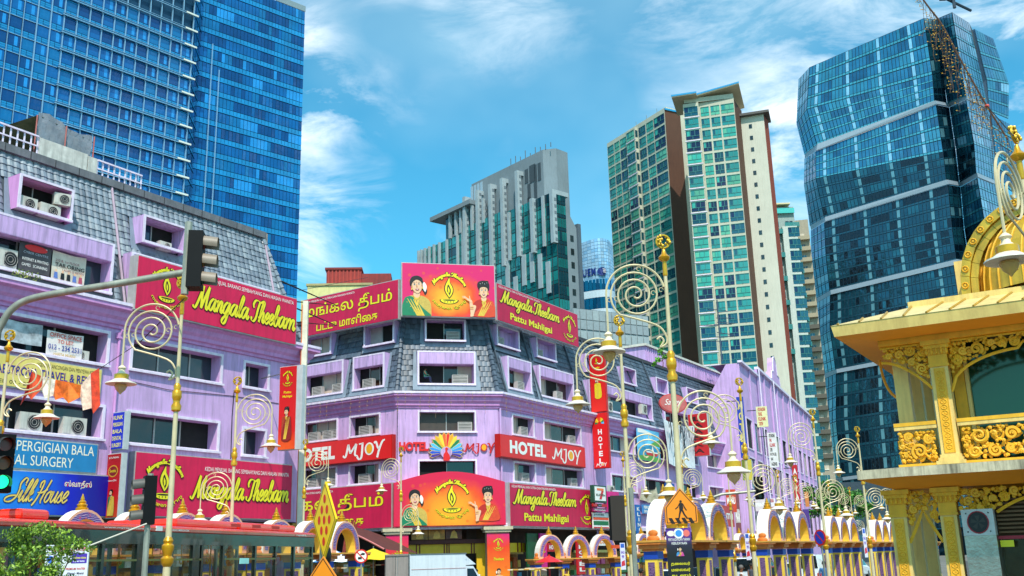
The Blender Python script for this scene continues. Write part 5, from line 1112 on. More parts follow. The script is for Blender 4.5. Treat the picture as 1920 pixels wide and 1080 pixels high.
for j in range(6):
    z = zt - 8 - j * 6.6; o = MB().box(a - .5, a + (b - a) * .5, -1.6, 0, z, z + .3).box(a - .5, a + (b - a) * .5, -1.6, -1.5, z + .3, z + 1.3, 1).build('balcony', [M('#2c7c78', .5), M('#3a8a86', .3, alpha=.7)], t); o.matrix_local = part_on(P_, t)
    o = MB().box(b - 3, b + .9, -1.2, 0, z + 2, z + 2.3).box(b - 3, b + .9, -1.2, -1.1, z + 2.3, z + 3.2, 1).build('balcony', [M('#2c7c78', .5), M('#3a8a86', .3, alpha=.7)], t); o.matrix_local = part_on(P_, t)
o = MB().box(a + 2, b - 1, -1, 5, zt + .5, zt + .9).build('roof_canopy', M('#d8c89a', .6), t); o.matrix_local = part_on(P_, t); o = MB().box(a - .3, b, -.8, -.6, zt - 2, zt - .6).build('parapet', M('#3ab8b0', .5), t); o.matrix_local = part_on(P_, t)
o = MB().box(a + (b - a) * .48, b + .05, -1.5, 0, 0, zt - 6).build('projecting_bay', M('#c4c8be', .8, var=.08, streak=.3), t); o.matrix_local = part_on(P_, t)
for j in range(24): link('window', _wm[[k for k in _wm if k[2] in (2, 4)][0]], t, P_.world(a + (b - a) * .68, -1.56, zt - 9 - j * 3.3), P_.rot)
t, P_, a, b, zt = slim('beige_tower', 'beige apartment tower with dark balconies squeezed beside the dark blue glass tower', 1485, 1524, 412, 266, 105, M('#a89c88', .85, var=.1, streak=.35), (GL_D, CG[2], CURT), ((.05, .2), (.28, .42), (.55, .75)), 3.1, 26)
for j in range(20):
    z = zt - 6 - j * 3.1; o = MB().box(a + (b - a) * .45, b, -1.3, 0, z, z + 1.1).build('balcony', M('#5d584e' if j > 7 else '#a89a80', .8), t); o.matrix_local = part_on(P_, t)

# ---- twisted dark blue tower
tt = thing('faceted_glass_tower', 'dark blue faceted glass tower with slanting sections and pale belts, at right', 'skyscraper')
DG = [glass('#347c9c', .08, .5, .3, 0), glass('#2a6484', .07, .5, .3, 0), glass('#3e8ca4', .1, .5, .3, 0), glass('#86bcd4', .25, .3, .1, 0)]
DK = [glass('#154658', .08, .5, .6, 0), glass('#081e2c', .07, .45, .6, 0), glass('#1e5a6a', .1, .5, .6, 0), glass('#5a8c98', .3, .25, .1, 0)]  # lower sections: dark panes with pale columns paint in a reflected building
SB = glass('#4aa0b0', .2, .4, .1, 0); DSB = glass('#1a4c5e', .2, .4, .1, 0); FR2 = M('#12384c', .5, .3); BELT = M('#8d9ca8', .5, var=.1, streak=.2)
MPl = plane_at(1742, 290, 139); Ye = {}
def YofPx(pl, px, py): u, z = pl.uv(px, py); return pl.world(u).y
Y1 = YofPx(MPl, 1520, 200); Ys = [Y1 + 14, Y1, 290, 297, 284, None, None, None]
RPl = plane_at(1800, 284, 50); Ys[5] = YofPx(RPl, 1835, 120); Ys[6] = Ys[5] + 4; Ys[7] = YofPx(Plane(*at(1835, 100, Ys[6]).xy, 50), 1885, 150)
SEC = [  # per section: list of levels top->bottom, each the picture x,y of edges 0..5 (None: not seen)
 [[(1497, 149), (1518, 126), (1732, 34), (1754, 36), (1785, 23), (1817, 43)], [(1493, 232), (1513, 205), (1748, 140), (1768, 135), (1800, 118), (1840, 140)], [(1508, 291), (1532, 271), (1752, 190), (1776, 195), (1811, 181), (1852, 200)]],
 [[(1508, 298), (1530, 283), (1755, 196), (1780, 201), (1811, 187), (1854, 206)], [(1507, 345), (1530, 335), (1768, 285), (1792, 280), (1826, 270), (1864, 285)], [(1518, 424), (1546, 408), (1774, 338), (1799, 343), (1830, 325), (1870, 342)]],
 [[(1520, 432), (1546, 416), (1777, 346), (1801, 350), (1832, 333), (1874, 350)], [(1521, 490), (1549, 480), (1785, 430), (1808, 430), (1845, 412), (1885, 430)], [(1530, 560), (1556, 545), (1793, 487), (1817, 490), (1860, 475), (1900, 492)]],
 [[(1531, 568), (1557, 553), (1795, 496), (1819, 498), (1862, 483), (1903, 500)], [(1531, 635), (1557, 620), (1806, 570), (1830, 568), (1875, 555), (1912, 570)], [(1540, 703), (1567, 693), (1815, 645), (1840, 645), (1885, 630), (1925, 640)]],
 [[(1541, 712), (1568, 700), (1817, 653), (1842, 653), (1888, 638), (1928, 648)], [(1541, 800), (1568, 790), (1826, 750), (1850, 750), (1896, 740), (1936, 750)], [(1548, 900), (1578, 895), (1834, 860), (1858, 860), (1904, 850), (1945, 860)]],
 [[(1549, 906), (1580, 901), (1836, 868), (1860, 868), (1906, 858), (1947, 868)], [(1552, 970), (1584, 965), (1842, 930), (1866, 930), (1912, 925), (1950, 930)], [(1556, 1010), (1590, 1008), (1848, 985), (1872, 985), (1918, 980), (1955, 985)]],
]
nfl = [4.5, 4, 4, 4, 4]
FAC = [(0, 1, 4), (1, 2, 34), (2, 3, 3), (3, 4, 6), (4, 5, 8)]
for si, sec in enumerate(SEC):
    pts = [[at(px, py, Ys[k]) for k, (px, py) in enumerate(lv)] for lv in sec]
    for li in range(2):
        T_, B_ = pts[li], pts[li + 1]
        for fi, (a, b, nb) in enumerate(FAC):
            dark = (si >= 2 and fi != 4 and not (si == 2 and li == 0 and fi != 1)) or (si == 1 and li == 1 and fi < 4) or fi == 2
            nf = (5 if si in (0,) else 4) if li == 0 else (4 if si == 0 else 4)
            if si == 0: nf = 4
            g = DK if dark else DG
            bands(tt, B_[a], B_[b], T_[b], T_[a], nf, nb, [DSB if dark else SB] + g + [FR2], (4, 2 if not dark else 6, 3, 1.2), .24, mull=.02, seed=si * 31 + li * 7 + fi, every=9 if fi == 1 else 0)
    if si < 5:
        nx = [at(px, py, Ys[k]) for k, (px, py) in enumerate(SEC[si + 1][0])]; mb = MB()
        for k in range(5): o_v = Vector((0, -.6, 0)); mb.quad(nx[k] + o_v, nx[k + 1] + o_v, pts[2][k + 1] + o_v, pts[2][k] + o_v); mb.quad(nx[k], nx[k + 1], nx[k + 1] + o_v, nx[k] + o_v)
        mb.build('belt', BELT, tt)
mb = MB(); tp = [at(px, py, Ys[k]) for k, (px, py) in enumerate(SEC[0][0])]; bk = [p + Vector((30, 45, 0)) for p in tp]; mb.add(tp + bk[::-1], [tuple(range(12))]); mb.build('roof', DGY, tt)
# far right wing of the same tower
rw_ = [[(1827, 54), (1862, 72)], [(1850, 150), (1892, 158)], [(1855, 208), (1891, 223)], [(1858, 214), (1893, 232)], [(1872, 340), (1925, 380)]]
rp = [[at(p[0], p[1], Ys[6]), at(q[0], q[1], Ys[7])] for p, q in rw_]
for i, nf in ((0, 4), (1, 3), (3, 5)): bands(tt, rp[i + 1][0], rp[i + 1][1], rp[i][1], rp[i][0], nf, 8, [SB] + DG + [FR2], (4, 2, 3, .6), .24, seed=70 + i)
mb = MB()
for i in (0, 1, 3): a, b = rp[i][0], rp[i + 1][0]; mb.quad(b, a, a + Vector((-2.5, 8, 0)), b + Vector((-2.5, 8, 0)))
mb.build('light_return', M('#6f8fae', .5), tt)
cr = thing('roof_crane', 'small window cleaning crane on the roof edge of the faceted glass tower', 'crane'); p = at(1790, 15, 285)
MB().tube([p, p + Vector((0, 0, 3.5))], .5, 6).build('mast', M('#2a3a4a', .6), cr); MB().tube([p + Vector((-3, 0, 3.8)), p + Vector((7, 4, 1.2))], .45, 6).build('jib', M('#2a3a4a', .6), cr); MB().box(p.x - 4, p.x - 2, p.y - 1, p.y + 1, p.z + 3.2, p.z + 4.8).build('counterweight', M('#2a3a4a', .6), cr)
core = prism_building(tt, [at(1560, 900, 330), at(1830, 900, 302), at(1900, 900, 330), at(1700, 900, 380)], 0, 95, FR2, 'core')
# ================================================================ street lamps
def lamp_proto(both=True):
    t = thing('street_lamp', 'x', 'street lamp')
    LC = M('#d4c096', .4, .1, var=.12, scale=4, streak=.25, grime='#8a7858')
    MB().lathe([(.085, 0), (.08, .5), (.066, 2.2), (.06, 2.3)], 12).lathe([(.056, 2.68), (.046, 4.0), (.042, 4.95)], 12).lathe([(.038, 5.42), (.030, 6.75)], 12).build('pole', LC, t, True)
    MB().lathe([(.18, 0), (.18, .15), (.13, .2), (.12, .55), (.15, .6), (.10, .72), (.086, .8)], 12).build('base', GOLD, t, True)
    MB().lathe([(.065, 2.24), (.085, 2.27), (.11, 2.31), (.112, 2.38), (.075, 2.42), (.085, 2.48), (.105, 2.53), (.105, 2.60), (.075, 2.63), (.09, 2.68), (.06, 2.74)], 14).build('lower_collar', GOLD, t, True)
    MB().lathe([(.045, 4.93), (.085, 4.96), (.092, 5.04), (.062, 5.09), (.066, 5.14), (.088, 5.2), (.085, 5.3), (.06, 5.33), (.07, 5.4), (.038, 5.45)], 14).build('upper_collar', GOLD, t, True)
    MB().lathe([(.035, 6.73), (.042, 6.76), (.036, 6.98), (.09, 7.02), (.10, 7.06), (.045, 7.12), (.025, 7.2)], 14).build('finial_cup', GOLD, t, True)
    m = MB(); rn = random.Random(2)
    for k in range(26): a = rn.uniform(0, 2 * pi); r_ = .115 * math.sqrt(rn.random()); m.ball((r_ * cos(a), rn.uniform(-.035, .035), 7.34 + r_ * sin(a)), .027, .024, .027, 6)
    m.tube([(.115 * cos(a * pi / 7), 0, 7.34 + .115 * sin(a * pi / 7)) for a in range(14)], .018, 5, closed=True).build('leaf_finial', M('#c99a20', .35, .5, var=.25, scale=8), t, True)
    def arm(zc, sgn, k, nm):
        cx = sgn * (.05 + .47 * k); m = MB(); P_ = lambda x, z: (x, 0, z)
        pts = []
        for i in range(25):                    # hanger: out of the pole, over the top and straight down
            a = R(12) + (R(180) - R(12)) * i / 24; pts.append(P_(cx - sgn * .47 * k * cos(a) * -1 if False else cx - sgn * cos(a) * .49 * k, zc + .02 + .50 * k * sin(a)))
        pts += [P_(cx + sgn * .49 * k, zc - .3 * k), P_(cx + sgn * .49 * k, zc - .66 * k)]
        m.tube(pts, .016 * k + .003, 6)
        sp = []
        n = 70
        for i in range(n + 1):                 # spiral of three turns
            f = i / n; a = R(230) - f * 2 * pi * 3.0; r_ = (.40 * (1 - f) ** .9 + .035) * k; sp.append(P_(cx + sgn * r_ * -cos(a) * -1 * -1, zc + r_ * sin(a)))
        tail = [P_(sgn * .13 * k, zc - .84 * k), P_(sgn * .07 * k, zc - .80 * k), P_(sgn * .07 * k, zc - .90 * k), P_(sgn * .17 * k, zc - .95 * k), P_(sgn * .26 * k, zc - .86 * k), P_(sgn * .25 * k, zc - .68 * k), P_(sgn * .14 * k + .0, zc - .56 * k)]
        tail = [P_(sgn * .16 * k, zc - .80 * k), P_(sgn * .10 * k, zc - .86 * k), P_(sgn * .17 * k, zc - .93 * k), P_(sgn * .24 * k, zc - .84 * k), P_(sgn * .10 * k + sgn * .05, zc - .66 * k), P_(sgn * .30 * k, zc - .50 * k)]
        tail = smooth_pts([P_(sgn * .21 * k, zc - .77 * k), P_(sgn * .15 * k, zc - .73 * k), P_(sgn * .10 * k, zc - .80 * k), P_(sgn * .16 * k, zc - .90 * k), P_(sgn * .055, zc - .84 * k), P_(sgn * .06, zc - .70 * k), P_(sgn * .22 * k, zc - .52 * k), sp[0]], 4)
        m.tube(tail[:-1] + sp, .0145 * k + .003, 6)
        for a, r_ in ((R(10), .44), (R(190), .445), (R(80), .455), (R(190), .33), (R(5), .30)):
            c = (cx + r_ * k * cos(a), zc + r_ * k * sin(a)); m.tube([P_(c[0] + .035 * k * cos(q * pi / 5), c[1] + .035 * k * sin(q * pi / 5)) for q in range(9)], .007, 4)
        ar = m.build(nm, LC, t, True)
        lx = cx + sgn * .49 * k; z = zc - .62 * k
        m = MB(); m.lathe([(.025, .0), (.05, -.02), (.075, -.05), (.05, -.08), (.055, -.12), (.11, -.17)], 12, (lx, 0, z)); m.build('neck', CREAM, ar, True)
        MB().lathe([(.125, -.165), (.13, -.17), (.13, -.25), (.12, -.255)], 14, (lx, 0, z)).build('gold_band', GOLD, ar, True)
        MB().lathe([(.125, -.25), (.19, -.295), (.27, -.325), (.275, -.345), (.16, -.35), (.10, -.34)], 16, (lx, 0, z)).build('shade', M('#ece2d2', .35, var=.1, scale=6, streak=.25, grime='#a06a2a'), ar, True)
        MB().lathe([(.10, -.345), (.115, -.38), (.085, -.45), (.03, -.5), (.01, -.53)], 12, (lx, 0, z)).build('glass_bowl', M('#d8a860', .12, 0, var=.1, alpha=.75), ar, True)
        return ar
    arm(6.42, -1, 1.0, 'upper_arm')
    if both: arm(4.32, 1, .86, 'lower_arm')
    return t
lamp0 = lamp_proto(); lamp1 = lamp_proto(False); KID.clear()
# (px of pole near the finial, py of finial top, rotation in degrees, scale, label)
LG = 'curled street lamps along the road'
LAMPS = [
 (1242, 436, 0, 1.0, 'tallest street lamp, its top in front of the green windowed apartment tower'),
 (345, 515, 3, 1.0, 'street lamp standing behind the hanging traffic light, lantern over the purple wall'),
 (1160, 588, 0, 1.0, 'street lamp whose lantern hangs beside the tall red hotel blade sign'),
 (446, 704, 182, 1.0, 'street lamp rising behind the bus, between the large window and small window of the shophouse'),
 (573, 822, 180, 1.0, 'street lamp just left of the red dotted diamond warning sign top'),
 (752, 836, -20, 1.0, 'street lamp in front of the green sari woman of the arched billboard'),
 (20, 616, 178, 1.0, 'street lamp cut by the left picture edge, lantern above the air conditioners'),
 (1385, 706, 0, 1.0, 'street lamp in front of the dark blue vertical hotel banner'),
 (1522, 765, 0, 1.0, 'street lamp before the foot of the dark glass tower, left of the green tree'),
 (1606, 798, 0, 1.0, 'street lamp between the green tree and the yellow pavilion'),
 (1899, 232, 46, .98, 'street lamp seen edge-on before the golden dome at the right edge'),
 (1167, 845, 184, .82, 'small distant street lamp right beside the dark back of a traffic light'),
 (1277, 860, 182, .82, 'small distant street lamp in front of the white torn banner, right of the thick pole'),
 (1363, 868, 176, .82, 'small distant street lamp just left of the long horizontal mast arm signal'),
 (1457, 880, 182, .82, 'small distant street lamp left of the tall red vertical sign'),
 (1490, 890, 178, .82, 'small distant street lamp overlapping the tall red vertical sign'),
 (1552, 900, 0, .9, 'small distant street lamp between the third lamp from the pavilion and the tree'),
 (1592, 912, 0, .9, 'small distant street lamp in front of the green tree'),
 (1621, 916, 0, .9, 'small distant street lamp just right of the green tree'),
 (1672, 902, 0, .9, 'small distant street lamp against the pavilion edge'),
]
lamp_pos = []
for i, (px, py, ro, sc, lab) in enumerate(LAMPS):
    h = at(px, py, 1).z - EYE; Y = (7.5 * sc - EYE) / h; p = at(px, py, Y); lamp_pos.append((p.x, Y))
    if i == 0: o = lamp0; o.location = (p.x, Y, 0); o['label'] = lab; o['group'] = LG
    else:
        o = dup(lamp1 if i in (1, 4, 6, 11, 12, 13, 14, 15) else lamp0, (p.x, Y, 0), R(ro), lab, scale=(sc, sc, sc)); o['group'] = LG
def drop(o):
    for q in [q for q in C.objects if q.parent == o]: drop(q)
    bpy.data.objects.remove(o)
drop(lamp1)

# ================================================================ painted arcades
def mosaic(c1, c2, c3, sc=9):
    m = bpy.data.materials.new('mosaic'); m.use_nodes = True; t = m.node_tree; n = t.nodes; l = t.links; b = n['Principled BSDF']; b.inputs['Roughness'].default_value = .5
    g = n.new('ShaderNodeTexCoord'); v = n.new('ShaderNodeTexVoronoi'); v.inputs['Scale'].default_value = sc; l.new(g.outputs['Object'], v.inputs['Vector'])
    w = n.new('ShaderNodeTexWave'); w.wave_type = 'RINGS'; w.inputs['Scale'].default_value = 3.2; w.inputs['Distortion'].default_value = 6; w.inputs['Detail'].default_value = 2; l.new(g.outputs['Object'], w.inputs['Vector'])
    r = n.new('ShaderNodeValToRGB'); r.color_ramp.interpolation = 'CONSTANT'; e = r.color_ramp.elements; e.new(.5); e.new(.5)
    for q, (p, c) in zip(e, ((0, c1), (.33, c2), (.52, c3), (.62, c1))): q.position = p; q.color = (*lin(c), 1)
    l.new(w.outputs['Color'], r.inputs[0])
    r2 = n.new('ShaderNodeValToRGB'); q = r2.color_ramp.elements; q[0].position = .2; q[0].color = (1, 1, 1, 1); q[1].position = .27; q[1].color = (0, 0, 0, 1); l.new(v.outputs['Distance'], r2.inputs[0])
    k = n.new('ShaderNodeMix'); k.data_type = 'RGBA'; l.new(r2.outputs[0], k.inputs[0]); l.new(r.outputs[0], k.inputs[6]); k.inputs[7].default_value = (*lin(c3), 1); l.new(k.outputs[2], b.inputs['Base Color'])
    return m
AY = M('#f4c844', .6, var=.08, streak=.2, grime='#a07020'); AO = M('#dd7a2a', .6, var=.15, scale=4, streak=.3, grime='#8a4418'); AB = M('#1440a4', .5, var=.08); AW = M('#eee6da', .65, var=.06, streak=.3, grime='#b09c84'); AP = M('#e8a888', .65, var=.06)
MOS = mosaic('#5a3f86', '#e8dcec', '#c04a70', 7); MOS2 = mosaic('#6a4470', '#b08aa8', '#3a2450', 11)
AG = 'painted arches beside the road'
def column_parts(t, x, zc=2.62, z0=0.0):
    w = .19; c = MB(); c.box(x - w, x + w, -w, w, z0, zc - .52); o = c.build('column', AY, t)
    m = MB()
    for (a, b) in ((0, -1), (0, 1), (1, 0), (-1, 0)):
        if b: m.box(x - w * .52, x + w * .52, b * w - .012, b * w + .012, z0 + .4, zc - .6)
        else: m.box(x + a * w - .012, x + a * w + .012, -w * .52, w * .52, z0 + .4, zc - .6)
    m.build('inlay_panel', MOS2, o, stuff=True)
    MB().box(x - w - .02, x + w + .02, -w - .02, w + .02, zc - .515, zc - .30).build('blue_band', AB, o)
    s = MB()
    for a, b, g in ((-.295, -.24, .05), (-.237, -.12, .12), (-.117, -.06, .19)): s.box(x - w - g, x + w + g, -w - g, w + g, zc + a, zc + b)
    s.build('capital', AO, o)
    return o
def arch_parts(t, xc, hw, zc, D=.22, H=1.22, th=.26):
    n = 16; out_ = [(xc - hw, zc)] + [(xc - hw * cos(pi * i / n), zc + .18 + (H - .18) * sin(pi * i / n)) for i in range(n + 1)] + [(xc + hw, zc)]
    inn = [(xc - (hw - th), zc)] + [(xc - (hw - th) * cos(pi * i / n), zc + .16 + (H - th - .20) * sin(pi * i / n)) for i in range(n + 1)] + [(xc + (hw - th), zc)]
    m = MB(); k = len(out_)
    for i in range(k - 1):
        a, b, c, d = out_[i], out_[i + 1], inn[i + 1], inn[i]
        m.quad((a[0], -D, a[1]), (a[0], D, a[1]), (b[0], D, b[1]), (b[0], -D, b[1]), 0)
        m.quad((d[0], D, d[1]), (d[0], -D, d[1]), (c[0], -D, c[1]), (c[0], D, c[1]), 1)
        for y, s in ((-D, 1), (D, -1)): q = [(a[0], y, a[1]), (b[0], y, b[1]), (c[0], y, c[1]), (d[0], y, d[1])]; m.add(q, [(0, 1, 2, 3) if s < 0 else (3, 2, 1, 0)], 2)
    o = m.build('arch', [AW, AY, AP], t)
    g = MB(); L2 = lambda p, q, f: (p[0] + (q[0] - p[0]) * f, p[1] + (q[1] - p[1]) * f)
    for y in (-D - .015, D + .015):
        for i in range(1, k - 2):
            a, b, c, d = L2(out_[i], inn[i], .22), L2(out_[i + 1], inn[i + 1], .22), L2(out_[i + 1], inn[i + 1], .82), L2(out_[i], inn[i], .82)
            g.quad((d[0], y, d[1]), (c[0], y, c[1]), (b[0], y, b[1]), (a[0], y, a[1]))
            e, f = L2(out_[i], inn[i], .98), L2(out_[i + 1], inn[i + 1], .98); h, j = L2(out_[i], inn[i], .86), L2(out_[i + 1], inn[i + 1], .86)
            g.quad((e[0], y, e[1]), (f[0], y, f[1]), (j[0], y, j[1]), (h[0], y, h[1]), 1)
    g.build('mosaic_ring', [MOS, AO], o)
    MB().lathe([(.16, H - .02), (.17, H + .04), (.12, H + .07), (.14, H + .13), (.09, H + .17), (.1, H + .21), (.05, H + .26), (.055, H + .29), (.012, H + .42)], 10, (xc, 0, zc)).build('finial', GOLD, o, True)
    for s in (-1, 1):
        q = MB(); q.ball((xc + s * (hw + .03), 0, zc + .10), .085, D * .95, .10, 8); q.ball((xc + s * (hw + .02), 0, zc + .26), .06, D * .7, .09, 8); q.build('scroll_foot', AO, o, True)
    return o
def arcade(name_label, p, ang, sp, n, zc=2.62, z0=0.0, k=1.0):
    t = thing('arcade', name_label, 'arches', (p[0], p[1], 0), R(90 - ang), AG)
    for i in range(n + 1): column_parts(t, i * sp, zc, z0)
    for i in range(n): arch_parts(t, (i + .5) * sp, sp / 2 - .07, zc - .055, H=1.25 * k)
    s = MB().box(-.40, n * sp + .40, -.40, .40, zc - .057, zc - .0); s.build('entablature', M('#d8983a', .6, var=.15, streak=.2), t)
    return t
labs = ['nearest group of three painted arches, behind the orange pedestrian sign', 'second group of painted arches on the right, left of the round blue and red sign', 'third group of painted arches on the right, right of the round blue and red sign', 'fourth group of painted arches, next to the yellow pavilion', 'fifth group of painted arches seen through the pavilion columns']
for i, (px, Y) in enumerate(((1223, 29.6), (1428, 39.0), (1547, 49.0), (1632, 57.5), (1722, 70))): p = at(px, 1000, Y); arcade(labs[i], p, 30.5, 2.0, 3)
labs2 = ['group of three painted arches in front of the hotel entrance right pillar', 'small far group of painted arches left of the thick lamp pole', 'small far group of painted arches beside the walking man']
p = at(1003, 1000, 53.5); arcade(labs2[0], p, 57, 1.72, 3, 2.2)
p = at(1187, 1000, 64); arcade(labs2[1], p, 40, 1.8, 3, 2.35); p = at(1377, 1000, 80); arcade(labs2[2], p, 34, 1.9, 3, 2.5)
p = at(96, 1000, 27.2); arcade('painted arches rising behind the left half of the bus', p, 31, 1.72, 4, 2.62)
p = at(483, 1000, 35.2); arcade('painted arches behind the front end of the bus', p, 31, 1.72, 3, 2.62, k=.95)

# ================================================================ bus
BP = Plane(at(0, 1000, 17.5).x, 17.5, 11.4)
bus = on_plane('city_bus', BP, 'long red and black city bus with big windows crossing the left foreground', 'bus')
L0, L1, BH, BWd = -7.0, 13.6, 3.16, 2.5
BRD = M('#ee2c0a', .22, .0, var=.05, coat=.6); BBK = M('#15110f', .25, var=.1, coat=.4); BGL = M('#2a2c12', .04, 0, var=0, alpha=.30, spec=.9); BGL2 = M('#5a1a12', .2, .0, var=.3, scale=1)
m = MB()
prof = [(0, 2.98), (-.03, 3.0), (-.03, 3.07), (.06, 3.12), (.4, 3.15), (2.1, 3.15), (2.44, 3.12), (2.53, 3.07), (2.53, 2.98)]
k = len(prof); m.add([(u, a, b) for u in (L0, L1) for a, b in prof], [(i, i + 1, i + 1 + k, i + k) for i in range(k - 1)] + [tuple(range(k - 1, -1, -1)), tuple(range(k, 2 * k)), (0, k, 2 * k - 1, k - 1)]); m.build('roof', BRD, bus, True)
m = MB().box(L0, L1, -.045, -.032, 3.05, 3.065); m.build('roof_highlight_strip', M('#e84a30', .2, coat=.5), bus)
MB().box(L0, L1, 0, 2.5, .35, 1.25).build('lower_body', BRD, bus); MB().box(L0, L1, -.012, -.002, .7, 1.2).build('white_skirt', WHT, bus)
MB().box(L0, L1, .002, .10, 2.72, 2.978).build('header_panel', BBK, bus); MB().box(L0, L1, 2.4, 2.5, 2.72, 2.928).build('header_panel', BBK, bus)
MB().box(L0, L1, .02, .08, 1.26, 1.42).build('waist_rail', BBK, bus); MB().box(L0, L1, .1, 2.4, .36, .5).build('floor', DARK, bus)
pil = [-7, -5.5, -3.9, -2.2, -.3, 1.4, 3.0, 4.25, 4.6, 6.55, 6.95, 8.0, 9.75, 11.0, 12.2, 13.5]
for i, u in enumerate(pil): MB().box(u, u + (.1 if i not in (7, 9) else .32), .03, .12, 1.42, 2.72).build('pillar', BBK, bus); MB().box(u, u + .1, 2.4, 2.47, 1.42, 2.72).build('pillar', BBK, bus)
for i in range(len(pil) - 1):
    MB().quad((pil[i] + .1, .06, 1.42), (pil[i + 1], .06, 1.42), (pil[i + 1], .06, 2.72), (pil[i] + .1, .06, 2.72)).build('window', BGL, bus)
    MB().quad((pil[i] + .1, 2.44, 1.42), (pil[i + 1], 2.44, 1.42), (pil[i + 1], 2.44, 2.72), (pil[i] + .1, 2.44, 2.72)).build('window', BGL, bus)
    if i % 3 != 1: MB().box(pil[i] + .1, pil[i + 1], .03, .055, 2.38, 2.42).build('vent_rail', M('#6a6a30', .4), bus)
for i in range(15):
    u = -6 + i * 1.25; 
    if i in (7, 8): continue
    MB().box(u, u + .45, .3, 1.2, .5, .95).box(u, u + .1, .3, 1.2, .95, 1.62).build('seat', M(('#1d3f9a', '#a8841a', '#1d3f9a')[i % 3], .7), bus); MB().box(u, u + .1, 1.5, 2.3, .5, 1.6).build('seat', M('#7a6a1a', .7), bus)
for i in range(9): u = -5 + i * 2.1; MB().tube([(u, 1.25, .5), (u, 1.25, 2.9)], .02, 6).build('grab_pole', M('#e0b818', .4), bus)
for i in range(14): u = -5.4 + i * 1.3; MB().tube([(u, .9, 2.9), (u, .9, 2.45)], .012, 5).tube([(u + .07 * cos(q * pi / 4), .9, 2.38 + .07 * sin(q * pi / 4)) for q in range(8)], .014, 5, closed=True).build('hand_strap', M('#e0c020', .4), bus)
for i, (a, b) in enumerate(((BP.uv(38, 960, .35)[0], BP.uv(96, 960, .35)[0]), (BP.uv(330, 970, .35)[0], BP.uv(448, 970, .35)[0]), (BP.uv(450, 970, .35)[0], BP.uv(556, 970, .35)[0]))):
    m = MB(); m.box(a, b, .35, 2.15, 3.13, 3.33); q = m.build('roof_unit', BRD, bus); bv = q.modifiers.new('b', 'BEVEL'); bv.width = .08; bv.segments = 3
for a in (9.0, 10.2, 11.4): MB().box(a, a + .5, .345, .352, 3.2, 3.28).build('unit_grille', M('#a83020', .5), bus)
txt(bus, 'rapidKL', (-2.2 + 1.2, -2.2 + 1.9, 3.0, 3.06), -.048, WHT, .02); txt(bus, 'rapidKL', (12.2, 12.9, 3.0, 3.06), -.048, WHT, .02); txt(bus, 'www.myrapid.com.my', (2.9, 4.6, 3.01, 3.05), -.048, WHT, .01); txt(bus, 'DILARANG MEROKOK', (5.2, 6.2, 3.01, 3.05), -.048, WHT, .01)
MB().box(4.8, 5.05, -.05, -.033, 3.0, 3.1).build('logo_patch', WHT, bus)
m = MB().box(2.8, 4.2, .02, .035, 1.82, 2.05); m.build('seat_priority_sticker', M('#8fe0e8', .4), bus); m = MB()
for q in range(4): m.box(3.0 + q * .28, 3.2 + q * .28, .012, .019, 1.86, 2.01)
m.build('sticker_pictogram', M('#1450b8', .4), bus, stuff=True); MB().box(8.9, 9.4, .02, .035, 2.28, 2.42).build('sticker', M('#a8e8e0', .4), bus)
for u in (-4.5, 4.0, 11.5):
    w = MB(); 
    for a in range(2): pass
    w.tube([(u, .02, .48), (u, .3, .48)], .48, 18); o = w.build('wheel', BLK, bus); MB().tube([(u, -.0, .48), (u, .02, .48)], .26, 14).build('hub', STEEL, o)
